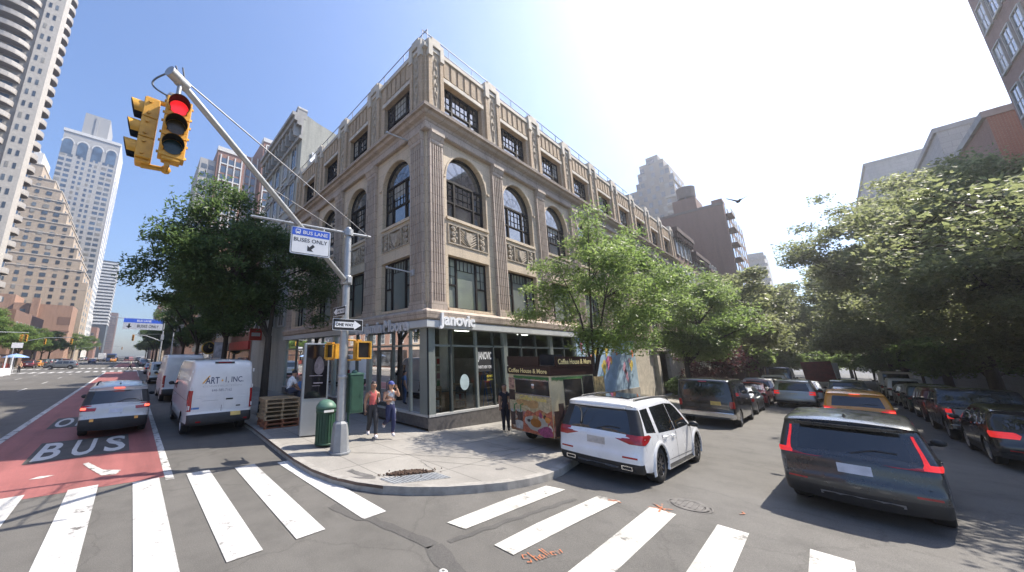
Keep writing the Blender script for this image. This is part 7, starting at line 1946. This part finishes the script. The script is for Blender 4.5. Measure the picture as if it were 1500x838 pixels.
b = MB(); b.box(5.0, 5.9, .1, 1.0, 20.6, 23.0); b.box(4.9, 6.0, .0, 1.1, 23.0, 23.2); b.cyl((5.4, .5, 23.2), (5.4, .5, 23.8), .12, n=8); b.build("chimney", M_greyp, t)
b = MB()
for z in (7.6, 10.9, 14.2, 17.5): b.box(-.14, 0, 0, 9.3, z - .5, z - .3)
b.build("string_course", M_greyst, t)
it = rows('W', 0, .4, 9.0, 4, 4.9, 3.3, 5, 1.1, 2.0, GL_far)
put_windows(t, it)
for k in range(4):
    y = .4 + 8.6 * (k + .5) / 4
    for z in (16.1, 19.4):
        b = MB(); n = 10
        b.add([(-.1 - d, y + r_ * math.cos(PI * i / n), z + .75 + r_ * math.sin(PI * i / n)) for i in range(n + 1) for r_, d in ((.56, 0), (.56, .08), (.75, .08), (.75, 0))], [(4 * i + j, 4 * i + j + 1, 4 * i + j + 5, 4 * i + j + 4) for i in range(n) for j in range(3)]); b.build("window_arch", M_greyst, t)
# satellite dish and vent board on the corner building roof
t = thing("satellite_dish", "white satellite dish on the back edge of the corner building roof", "dish", (9.3, 23.9, 16.6))
b = MB(); b.lathe([(0, 0), (.25, .03), (.42, .1), (.42, .12), (.25, .05), (0, .02)], 18); b.xf(Matrix.Translation((0, -.1, 1.3)) @ Matrix.Rotation(R(58), 4, 'X') @ Matrix.Rotation(R(-20), 4, 'Y')); b.build("dish", M_signw, t)
b = MB(); b.cyl((0, 0, 0), (0, 0, 1.3), .03, n=7); b.build("mast", M_galv, t)
t = thing("roof_panel", "white square panel fixed above the satellite dish on the painted side wall", "panel", (9.9, 24.8, 18.4)); b = MB(); b.box(-.45, .45, -.06, 0, 0, .9); b.build("sheet", M_signw, t)

def shops(label, y0, y1, zt, wallm, nwin, signs, seed):
    """avenue house front with shop and sign board, x = 8.55"""
    t = thing("shop_house", label, "building", (8.55, y0, 0)); L = y1 - y0
    b = MB(); b.box(0, 14, .02, L - .02, -.2, zt); b.build("wall", wallm, t)
    b = MB(); b.box(-.4, .05, 0, L, zt - .7, zt); b.box(-.2, .05, 0, L, zt - 1.1, zt - .7); b.build("cornice", M_greyst, t)
    put_windows(t, rows('W', 0, .3, L - .3, nwin, 5.0, 3.3, max(1, int((zt - 5.5) / 3.3)), 1.0, 1.9, GL_far))
    b = MB(); b.box(-.05, .0, .4, L - .4, .6, 3.1); b.build("shop_window", M_gl_hi, t)
    b = MB(); b.box(-.22, 0, .3, L - .3, 3.2, 4.0); b.build("shop_fascia", signs, t)
    return t
shops("low brick house with red shop fascia next to the grey apartment house", 34.3, 43, 13.8, M_redb, 4, mat("fascia_red", (.45, .05, .04), .5), 1)
shops("tan house with cream shop fascia in the middle of the avenue block", 43.1, 53, 12.2, M_beige, 4, mat("fascia_cream", (.5, .44, .33), .5), 2)
shops("dark brick house with black shop fascia near the junction", 53.1, 62, 15.0, M_brownb, 4, M_black, 3)
shops("beige house on the near corner of the next junction", 62.1, 74, 12.0, M_beige, 5, mat("fascia_cream", (.5, .44, .33), .5), 4)
t = thing("clock_sign", "round black hanging clock sign with gold rim on the avenue shop fronts", "sign", (7.0, 47, 3.5), R(0))
b = MB(); b.lathe([(0, -.07), (.62, -.07), (.62, .07), (0, .07)], 24, axis='y'); b.build("dial", M_black, t)
b = MB(); b.lathe([(.62, -.09), (.76, -.09), (.76, .09), (.62, .09), (.62, -.09)], 24, axis='y'); b.build("rim", mat("gold_rim", (.55, .38, .08), .35, .7), t)
b = MB(); b.box(-.03, .03, -.085, -.072, 0, .4); b.box(0, .3, -.085, -.072, -.03, .03); b.build("hands", M_gold, t); b = MB(); b.cyl((.7, 0, .1), (1.55, 0, .1), .04, n=6); b.build("bracket", M_black, t)
t = thing("shop_poster", "white framed poster board standing out from the shop fronts", "sign", (6.7, 38, 2.4)); b = MB(); b.box(-.6, .6, -.05, .05, 0, 1.5); b.build("frame", M_alum, t)
b = MB(); b.box(-.52, .52, -.06, -.051, .08, 1.42); b.build("sheet", mat("poster_pale", (.45, .46, .47), .6, var=.5, scale=2), t); b = MB(); b.cyl((0, 0, -2.25), (0, 0, 0), .05, n=7); b.build("post", M_galv, t)
t = thing("street_banner", "red square shop sign under the dark trees on the avenue", "sign", (8.2, 31, 3.9)); b = MB(); b.box(-.7, .3, -.05, .05, 0, 1.0); b.build("board", mat("banner_red", (.5, .05, .03), .5), t); b = MB(); b.box(-.55, .15, -.06, -.052, .35, .65); b.build("stripe", M_signw, t)

# brick and white-banded tower behind
t = thing("apartment_tower", "red brick apartment tower with white window bands above the big tree", "building", (0, 120, 0))
b = MB(); b.box(13.5, 22.0, 0, 24, 0, 71.8); b.box(20.8, 34.5, 3, 24, 0, 73.6); b.box(27.2, 36.5, -1, 24, 0, 80.6); b.build("wall", M_redb, t)
b = MB(); b.box(8.9, 13.4, 1, 22, 0, 66.6); b.build("glass_wing", M_grey_t, t)
b = MB()
for x0, x1, y in ((13.3, 22.2, -.25), (27.0, 36.7, -1.25)):
    zt = 71.8 if x0 < 20 else 80.6
    b.box(x0, x1, y, y + 3, zt - 1.2, zt + .3)
    for x in np.linspace(x0 + 1.2, x1 - 1.2, 4): b.box(x - .18, x + .18, y + .02, y + .3, 40, zt - 2.4)
    for z in np.arange(42, zt - 2, 6.0): b.box(x0 + 1.2, x1 - 1.2, y + .04, y + .28, z, z + .4)
for x in (22.6, 24.6, 26.6): b.box(x - .2, x + .2, 2.7, 3.1, 40, 73.8)
b.build("white_band", M_whiteb, t)
it = []
for k in range(3):
    it += rows('S', -.02, 14.5 + k * 2.17, 16.67 + k * 2.17, 1, 42, 3.0, 9, 1.5, 2.3, GL_far2, False); it += rows('S', -1.02, 28.3 + k * 2.4, 30.7 + k * 2.4, 1, 42, 3.0, 12, 1.7, 2.3, GL_far2, False)
it += rows('S', 2.98, 22.9, 26.6, 2, 42, 3.0, 10, 1.4, 2.4, GL_far2, False); it += rows('S', .98, 9.2, 13.2, 2, 42, 3.0, 8, 1.6, 1.7, GL_far2, False)
put_windows(t, it)

# tower with curved balconies at the far north-west corner
t = thing("balcony_tower", "very tall pale tower with stacked curved balconies at the left edge", "building", (-22, 96, 0))
b = MB(); b.box(-16, -.3, 0, 6.4, 0, 104); b.box(-24, -8, 6.0, 26, 0, 104); b.build("wall", M_conc_t, t)
b = MB(); b.box(-2.6, .1, -.35, 3.0, 0, 105); b.build("corner_pier", mat("pier_concrete", (.42, .395, .355), .85, var=.12, scale=2), t)
def bal(cx, cy, r, dx, dy, z):
    b = MB(); n = 10; a0 = math.atan2(dy, dx) - PI / 2
    ring = [(cx + r[0] * math.cos(a0 + PI * i / n) if dx == 0 else cx + r[1] * math.sin(PI * i / n) * dx, cy + r[1] * math.sin(PI * i / n) * dy if dx == 0 else cy + r[0] * math.cos(PI * i / n)) for i in range(n + 1)]
    if dx == 0: ring = [(cx + r[0] * math.cos(PI * i / n), cy + dy * r[1] * math.sin(PI * i / n)) for i in range(n + 1)]
    m_ = n + 1
    b.add([(x, y, z) for x, y in ring] + [(x, y, z + .22) for x, y in ring] + [(x, y, z + 1.1) for x, y in ring], [tuple(range(m_)), tuple(range(m_, 2 * m_))] + [(i, i + 1, m_ + i + 1, m_ + i) for i in range(n)], 0)
    b.add([(x, y, z + .22) for x, y in ring] + [(x, y, z + 1.1) for x, y in ring], [(i, i + 1, m_ + i + 1, m_ + i) for i in range(n)], 1)
    return b
BAL1 = bal(0, 0, (3.3, 1.9), 0, -1, 0).mesh("balcony", [M_conc_t, mat("balcony_rail", (.33, .31, .285), .5, var=.1)]); BAL2 = bal(0, 0, (1.7, 1.15), 1, 0, 0).mesh("balcony", [M_conc_t, MATS["balcony_rail"]])
for k in range(33):
    z = 10 + k * 2.75
    o = link("balcony", BAL1, t); o.location = (-6.4, 0, z)
    o = link("balcony", BAL2, t); o.location = (-.3, 4.4, z)
it = rows('S', 0, -9.6, -3.6, 2, 10.8, 2.75, 33, 2.2, 1.7, GL_far2, False); it += rows('S', 0, -15.6, -10.4, 2, 10.8, 2.75, 33, 2.0, 1.7, GL_far2, False); it += rows('E', -.3, 3.4, 6.0, 1, 10.8, 2.75, 33, 2.0, 1.7, GL_far, False)
it += rows('S', -.36, -2.4, -.4, 2, 11, 2.75, 33, .42, 1.2, GL_far, False)
put_windows(t, it)

# pale tower with arches at the top
t = thing("arched_tower", "tall pale grey tower with four arched openings under its flat top", "building", (-22, 250, 0))
b = MB(); b.box(-23.7, 0, 0, 26, 0, 126); b.build("wall", M_grey_t, t)
b = MB(); b.box(-17.5, -6.5, 2, 22, 126.2, 141); b.box(-12.6, -11.2, 1.6, 2.1, 126.2, 139.5); b.build("bulkhead", M_greyst, t)
b = MB(); b.box(-24.1, .4, -.4, 26, 125.2, 126.9); b.box(-.0, .35, -.1, 26.2, 0, 125); b.build("white_trim", M_whiteb, t)
for k in range(4):
    u = -21.3 + k * 6.1
    b = MB(); v, f_ = cdt(arch_poly(u, 2.1, 112, 118.6, 14)); b.add([(p.x, -.12, p.y) for p in v], f_); b.build("arch_window", GL_far2, t)
    b = MB(); n = 14; b.add([(u + r_ * math.cos(PI * i / n), -.2, 118.6 + r_ * 1.15 * math.sin(PI * i / n)) for i in range(n + 1) for r_ in (2.15, 2.75)], [(2 * i, 2 * i + 1, 2 * i + 3, 2 * i + 2) for i in range(n)]); b.build("arch_trim", M_whiteb, t)
it = []
for a0, a1, n in ((-24, -18, 2), (-17, -12.5, 2), (-11.8, -7.5, 2), (-6.5, -.8, 2)):
    for i in range(2):
        big = (i == 0) if a0 in (-24,) else (i == 1)
        a = a0 + (a1 - a0) * (i + .5) / 2
        it += rows('S', 0, a - .1, a + .1, 1, 16, 3.05, 32, 2.2 if a0 in (-24, -6.5) else 1.2, 1.7, GL_far2, False)
it += rows('E', .35, 1, 25, 5, 16, 3.05, 30, 2.2, 1.7, GL_far, False)
put_windows(t, it)

# terraced beige building with a stepped sunlit flank
t = thing("terraced_building", "beige apartment block stepping back in terraces beside the pale arched tower", "building", (-22, 205, 0))
b = MB(); steps = []
zz, xx = 0, 0.0
H_ = 84
lev = [(0, 34, 2.5), (34, 39, .6), (39, 44, -1.2), (44, 49, -3.0), (49, 54, -4.8), (54, 59, -6.6), (59, 64, -8.4), (64, 69, -10.2), (69, 74, -12.0), (74, 78, -14.5), (78, 84, -19)]
for z0, z1, x1 in lev: b.box(-40, x1, .0 + .001 * z0, 24 - .01 * z0, z0, z1)
b.build("wall", M_beige, t)
b = MB()
for z0, z1, x1 in lev[1:]: b.box(-40.1, x1 + .25, -.15, 24, z1 - .2, z1 + .25)
for k in range(4): b.box(-40.05, 2.6, -.06, .05, 6 + 8.2 * k, 6.2 + 8.2 * k)
b.build("terrace_edge", mat("terrace_stone", (.48, .43, .36), .8, var=.1), t)
b = MB(); b.box(-32, -20, 1, 16, 84.3, 90); b.box(-30, -22, 2, 14, 90, 92.5); b.build("bulkhead", M_whiteb, t)
it = []
for j in range(25):
    z = 8 + 3.0 * j; xr_ = [l[2] for l in lev if l[0] <= z < l[1]][0]
    for a in np.arange(-37, xr_ - 1.5, 3.6): it.append((a, -.05, z, S_, 1.7 if int(a) % 2 else 1.2, 1.6, GL_far, False))
    it.append((xr_ + .03, 6, z, E_, 2.4, 1.7, GL_far2, False)); it.append((xr_ + .03, 14, z, E_, 2.4, 1.7, GL_far2, False))
put_windows(t, it)
b = MB()
# low brick building in front of it
t = thing("brick_block", "low reddish brick building with plain walls in front of the terraced block", "building", (-22, 186, 0))
b = MB(); b.box(-14, 1.5, 0, 14, 0, 21.5); b.box(-26, -14.2, 1, 14, 0, 24.5); b.box(-9.5, -7.5, -1.2, .0, 0, 23.5); b.build("wall", M_pinkb, t)
b = MB(); b.box(-14, 1.7, -.15, .02, 11.2, 11.8); b.box(-2, 1.52, -.05, 0, 14, 17); b.build("band", M_brownb, t)
put_windows(t, rows('S', 0, -13, -10, 1, 13.5, 4, 2, 1.3, 1.8, GL_far, False) + rows('S', 1, -25, -16, 3, 13.5, 4, 3, 1.3, 1.8, GL_far, False))
# banded tower, brick podium, distant blocks
def far_block(name, label, x0, x1, y, d, z, m, wins, extra=None):
    t = thing(name, label, "building", (0, y, 0)); b = MB(); b.box(x0, x1, 0, d, 0, z); b.build("wall", m, t); put_windows(t, wins)
    if extra: extra(t)
    return t
def bands(t):
    b = MB()
    for k in range(20): b.box(-36.2, -21.6, -.4, 24.4, 30 + k * 3.0, 31.5 + k * 3.0)
    b.build("balcony_band", M_whiteb, t)
far_block("banded_tower", "dark glass tower with white balcony bands far up the avenue", -36, -22, 420, 24, 90, mat("dark_curtain", (.05, .055, .06), .3), [], bands)
far_block("distant_block", "grey brown tower block at the far end of the avenue left of the overhead sign", -31, -22, 600, 26, 58, M_brownb, rows('S', 0, -30, -23, 4, 10, 3, 15, 1.3, 1.5, GL_far, False))
far_block("brick_podium", "red brick building with white shop signs below the banded tower", -33, -21.8, 330, 20, 22, M_redb, rows('S', 0, -32, -23, 5, 6, 3.4, 4, 1.3, 1.8, GL_far, True))
far_block("cream_block", "cream stone building catching the sun below the terraced block", -30, -21.5, 262, 20, 26, M_whiteb, rows('E', -21.5, 1, 19, 5, 6, 3.4, 5, 1.6, 1.9, GL_far, False))
for k, (x0, x1, y, d, z, m, lb) in enumerate(((8.6, 26, 94, 22, 17, M_brownb, "brown house on the far right corner of the first junction"), (8.6, 24, 126, 24, 22, M_redb, "red brick house on the right of the second avenue block"), (8.6, 24, 186, 30, 30, M_beige, "beige house on the right beyond the second crossing"), (8.8, 24, 260, 60, 34, M_brownb, "brown block furthest up the right side of the avenue"), (-36, -22.2, 118, 32, 13, M_brownb, "low dark brick row behind the west pavement trees"))):
    far_block("avenue_house", lb, x0, x1, y, d, z, m, (rows('W', x0, 1, d - 1, 6, 5, 3.4, int((z - 5) / 3.6), 1.2, 1.9, GL_far) if x0 > 0 else rows('E', x1, 1, d - 1, 8, 5, 3.4, 2, 1.2, 1.9, GL_far)))
# west side of the near block (seen mirrored in the shop glass)
for k, (y0, y1, z, m, lb) in enumerate(((9, 28, 16, M_redb, "red brick row across the avenue opposite the shop"), (28.2, 50, 22, M_beige, "beige block across the avenue opposite the grey apartment house"), (50.2, 74, 14, M_brownb, "brown block across the avenue before the junction"))):
    t = thing("avenue_house", lb, "building", (-23.2, y0, 0)); b = MB(); b.box(-14, 0, 0, y1 - y0, 0, z); b.build("wall", m, t)
    put_windows(t, rows('E', 0, .5, y1 - y0 - .5, int((y1 - y0) / 3), 5, 3.3, int((z - 5) / 3.4), 1.2, 1.9, GL_far))
    b = MB(); b.box(0, .2, .5, y1 - y0 - .5, .5, 3.6); b.build("shop_window", M_gl_hi, t)

# street, north side beyond the corner building
for k, (x0, x1, z, lb) in enumerate(((47.35, 55.4, 17.4, "dark brown tenement with pale window heads joined to the corner building"), (55.5, 63.4, 16.0, "second dark brown tenement down the street"), (63.5, 72, 15.0, "third dark brown tenement down the street"))):
    t = thing("tenement", lb, "building", (x0, 9.5, 0)); b = MB(); b.box(0, x1 - x0, .02, 14, -3, z); b.build("wall", M_brownb, t)
    b = MB(); b.box(-.05, x1 - x0 + .05, -.55, .05, z - .5, z); b.box(0, x1 - x0, -.3, .05, z - 1.1, z - .5)
    for i in range(9): b.box(.2 + i * .9, .4 + i * .9, -.48, 0, z - 1.2, z - .5)
    b.build("cornice", mat("dark_cornice", (.09, .055, .045), .8), t)
    put_windows(t, rows('S', 0, .3, x1 - x0 - .3, 4, 1.2, 3.3, 5, 1.0, 1.9, GL_far))
t = thing("brown_building", "plain brown-red building with a roof water tank and balconies on its sunny side", "building", (80, 8.0, 0))
b = MB(); b.box(0, 22, 0, 22, -4, 29.9); b.box(0, 6, 3.6, 7.2, 29.9, 32.6); b.box(0, 3, -.0, 1.5, 29.9, 30.8); b.build("wall", M_brownb, t)
b = MB(); b.box(-.12, .05, -.1, 22, 29.6, 30.1); b.build("coping", M_tankw, t)
for k in range(9):
    b = MB(); b.box(.8, 4.8, -.85, -.02, 5.4 + 2.8 * k, 5.6 + 2.8 * k, 0); b.box(.8, 4.8, -.85, -.80, 5.6 + 2.8 * k, 6.4 + 2.8 * k, 1); b.build("balcony", [M_brownb, M_greyst], t)
put_windows(t, rows('S', 0, .5, 20, 6, 5.7, 2.8, 9, 1.8, 1.9, GL_far, False))
t = thing("water_tank", "round wooden roof tank standing on the brown building", "water tank", (82.2, 13.2, 32.6))
b = MB(); b.lathe([(1.45, .7), (1.5, 2.7), (1.5, 2.9)], 18); b.lathe([(1.55, 2.85), (.0, 3.5)], 18, m=0); b.build("tank", M_tankw, t)
b = MB()
for a in range(6): b.cyl((1.2 * math.cos(a * PI / 3), 1.2 * math.sin(a * PI / 3), 0), (1.2 * math.cos(a * PI / 3), 1.2 * math.sin(a * PI / 3), .75), .09, n=6)
b.build("legs", M_rail, t)
M_balc = brick_mat("checker_brick", (.19, .165, .135), (.22, .19, .155), (.16, .14, .12), .5, .2, 'auto', .9, .02, stain=.1)
t = thing("stepped_tower", "stepped tan and blue glass tower above the far end of the corner building", "building", (150, 24, 0))
b = MB(); prof = [(0, 20.5, 0, 61.5), (3, 17.5, 61.5, 67.5), (2.6, 15, 67.5, 70.4), (3.6, 14, 70.4, 74.4), (5, 13, 74.4, 77.6), (6.5, 10.5, 77.6, 80)]
for y0, y1, z0, z1 in prof: b.box(0 + .02 * z0 * 0, 26 - y0, y0, y1, z0, z1)
b.build("wall", M_balc, t)
it = []
for j in range(24):
    z = 8 + 3.0 * j; pr_ = [p for p in prof if p[2] <= z + 1.5 < p[3]]
    if not pr_: continue
    y0, y1 = pr_[0][0], pr_[0][1]
    n = max(3, int((y1 - y0) / 1.45))
    for i in range(n):
        if (i + j) % 2 == 0 or i in (0, n - 1): it.append((-.05, y0 + (y1 - y0) * (i + .5) / n, z, W_, 1.25, 2.0, GL_far, False))
    for x in (3, 8, 13, 18): it.append((x, y0 - .05, z, S_, 2.6, 1.8, GL_far2, False))
put_windows(t, it)
b = MB()
for z in np.arange(10, 62, 3.0): b.box(-.9, .0, .3, 6.0, z - .3, z + .6)
b.build("balcony_band", M_conc_t, t)
t = thing("pale_block", "pale balconied block at the far end of the street by the white sky", "building", (200, 11, 0)); b = MB(); b.box(0, 20, 0, 7, -5, 45); b.build("wall", M_grey_t, t)
b = MB()
for k in range(6): b.box(-.6, 0, -.6, 7.2, 26 + k * 3.2, 27.3 + k * 3.2)
b.build("balcony_band", M_greyst, t)
# street, south side
def south(name, label, x0, x1, y1, z, m, dz=3.1, nw=5, z0=2.0, west=True, cap=True):
    t = thing(name, label, "building", (x0, y1, 0)); d = 16; b = MB(); b.box(0, x1 - x0, -d, 0, -4, z); b.build("wall", m, t)
    it = rows('N', 0, .4, x1 - x0 - .4, nw, z0, dz, int((z - z0 - 1) / dz), 1.15, 1.75, GL_far2)
    if west: it += rows('W', 0, -d + 1, -1, 3, z0 + 6, dz, int((z - z0 - 8) / dz), 1.1, 1.6, GL_far2)
    put_windows(t, it)
    if cap: b = MB(); b.box(-.1, x1 - x0 + .1, -d, .18, z - .35, z + .15); b.build("coping", M_greyst, t)
    return t
south("brick_apartments", "tall brown brick apartment house leaning in at the top right corner", 34.5, 40.4, -9.7, 29, brick_mat("mauve_brick", (.26, .145, .115), (.31, .18, .145), (.26, .2, .17), .24, .08, "auto", .9, .012, stain=.2), 3.05, 3, 1.5)
south("brick_house", "red brick house just past the tall brown apartments on the right", 46, 57, -10, 20, M_redb, 3.0, 4)
south("grey_house", "long grey house behind the trees on the right", 60, 94, -10.4, 25, M_grey_t, 3.1, 10)
south("slab_block", "blue grey slab block furthest along the right behind the tree tops", 97, 130, -9.4, 36, M_grey_t, 3.1, 10)
south("town_house", "low brown town house behind the right hand tree trunks", 14, 34.3, -9.8, 11, M_brownb, 3.2, 6, 1.5)

# ------------------------------------------------------------------ far street furniture on the avenue
t = thing("overhead_sign", "wide blue and white BUS LANE sign on a tall bare pole at the next junction", "sign", (4.2, 84, 0))
b = MB(); b.tube([(0, 0, 0), (0, 0, 8.9)], [.16, .11], 10); b.build("pole", M_galv, t)
b = MB(); b.cyl((0, 0, 9.3), (-8.2, 0, 9.6), .07, n=7); b.cyl((0, 0, 8.9), (0, 0, 9.35), .1, n=7); b.build("sign_arm", M_galv, t)
b = MB(); b.tube([(0, 0, 5.3), (-2.5, 0, 6.3), (-4.7, 0, 6.5)], [.09, .07, .05], 7); b.tube([(-4.7, 0, 6.5), (-3, 0, 6.6), (0, 0, 6.7)], .02, 4); b.build("mast_arm", M_galv, t)
b = MB(); b.box(-6.3, -.2, -.06, 0, 7.45, 8.75, 0); b.box(-6.3, -.2, -.065, .005, 8.75, 9.55, 1); b.build("panel", [mat("sign_grey", (.42, .44, .48), .5), M_signblue], t)
b = MB(); text_mb("BUSES ONLY", lambda a, c, d: (-4.2 + a, -.07, 7.85 + c), 3.4, .55, mb=b); b.build("lettering", M_signblk, t)
b = MB(); b.add([(-5.4 + x, -.07, 7.65 + z) for x, z in ((0, 0), (.45, .4), (.15, .4), (.15, .9), (-.15, .9), (-.15, .4), (-.45, .4))], [tuple(range(7))]); b.build("arrow", M_signblk, t)
b = MB(); text_mb("BUS LANE", lambda a, c, d: (-4.3 + a, -.07, 8.95 + c), 2.2, .4, mb=b); b.build("lettering", M_signw, t)
b = MB(); b.box(-.25, .25, -.2, -.06, 5.6, 6.6); b.build("box", M_alum, t)
signal_head(t, -4.5, 0, 5.85, 0, "amber")
t2 = thing("signal_pole", "far signal pole with yellow heads on its arm at the west corner across the avenue", "signal pole", (-18.3, 74.5, .15))
b = MB(); b.tube([(0, 0, 0), (0, 0, 6.2)], [.13, .09], 8); b.build("pole", M_galv, t2)
b = MB(); b.tube([(0, 0, 4.8), (2.5, 4, 5.9), (4.6, 8.5, 6.1)], [.08, .06, .05], 7); b.build("mast_arm", M_galv, t2)
signal_head(t2, 4.5, 8.3, 5.2, 0, "amber"); signal_head(t2, 4.0, 8.5, 5.2, R(-90), None)
b = MB(); b.box(.1, 1.7, -.03, .03, 5.1, 5.4); b.build("street_name_plate", mat("plate_green", (.03, .22, .12), .5), t2)
b = MB(); b.box(3.4, 4.6, 6.8, 6.86, 3.6, 4.4); b.build("sign_plate", M_signw, t2)
for k, (x, y, lb) in enumerate(((-10.0, 100, "small far yellow signal on a pole left of the avenue beyond the junction"), (-3.5, 190, "tiny yellow signal hanging far up the middle of the avenue"))):
    t3 = thing("signal_pole", lb, "signal pole", (-18.0 if k == 0 else -18, y, .15)); b = MB(); b.tube([(0, 0, 0), (0, 0, 6)], .11, 7); b.build("pole", M_galv, t3)
    b = MB(); ln = x + 18; b.tube([(0, 0, 4.8), (ln * .5, 0, 5.9), (ln, 0, 6.1)], .06, 6); b.build("mast_arm", M_galv, t3); signal_head(t3, ln - .2, 0, 5.2, 0, "amber"); signal_head(t3, ln * .5, 0, 5.1, 0, None)
t = thing("street_lamp", "grey lamp post with curved arm near the overhead sign", "street lamp", (5.4, 76, .15)); b = MB(); b.tube([(0, 0, 0), (0, 0, 9.5), (-.5, 0, 10.2), (-1.8, 0, 10.4)], [.12, .08, .05, .04], 8); b.build("post", M_galv, t); b = MB(); b.ball((-2.0, 0, 10.3), .22, 8, 0, (1.6, 1, .5)); b.build("lamp_head", M_alum, t)
# outdoor seating at the far west kerb
t = thing("dining_barrier", "white slatted barrier round outdoor seating at the left edge", "barrier", (-13.2, 60, 0))
b = MB(); b.box(-6, .9, -.1, .1, .05, .95); b.box(.0, .9, .1, 10, .05, .95); b.build("panel", M_signw, t)
for k in range(4):
    b = MB(); b.box(.9 - .1, .9 + .02, k * 3.2 - .05, k * 3.2 + .07, 0, 2.6); b.build("post", M_signw, t)
t = thing("parasol", "pale blue parasol over the outdoor seating at the left", "umbrella", (-12.9, 74, 0)); b = MB(); b.lathe([(0, 2.85), (.5, 2.72), (1.35, 2.35), (1.35, 2.28), (0, 2.75)], 10); b.build("canopy", mat("parasol_blue", (.22, .34, .58), .7), t); b = MB(); b.cyl((0, 0, 0), (0, 0, 2.85), .03, n=7); b.build("pole", M_signw, t)
for k, (x, y) in enumerate(((-14.2, 78.5), (-15.4, 80.5))):
    t = thing("dark_awning", ["dark awning kiosk behind the blue parasol", "darker awning kiosk just behind the first one on the west corner"][k], "kiosk", (x - 4, y + 16, .15)); b = MB(); b.box(-1.6, 1.6, -1.2, 1.2, 2.3, 2.6); b.build("awning", mat("awning_dark", (.03, .02, .025), .7), t)
    b = MB()
    for sx in (-1.5, 1.5):
        for sy in (-1.1, 1.1): b.cyl((sx, sy, 0), (sx, sy, 2.3), .05, n=6)
    b.build("frame", M_plas, t); b = MB(); b.box(-1.4, 1.4, -1.0, -.9, 0, 1.0); b.build("counter", mat("kiosk_red", (.3, .06, .04), .6), t)
# ------------------------------------------------------------------ summer haze: one even box of air round the whole place
hz = MB(); hz.box(-405, 405, -305, 905, -7.5, 146)
hm = bpy.data.materials.new("haze_air"); hm.use_nodes = True; hnt = hm.node_tree; hnt.nodes.clear()
ho = hnt.nodes.new("ShaderNodeOutputMaterial"); hv = hnt.nodes.new("ShaderNodeVolumePrincipled")
hv.inputs["Color"].default_value = (.93, .95, 1.0, 1); hv.inputs["Density"].default_value = .00105; hv.inputs["Anisotropy"].default_value = .66
hnt.links.new(hv.outputs[0], ho.inputs["Volume"])
o = hz.build("haze", hm); o["kind"] = "stuff"
SC.cycles.volume_bounces = 0
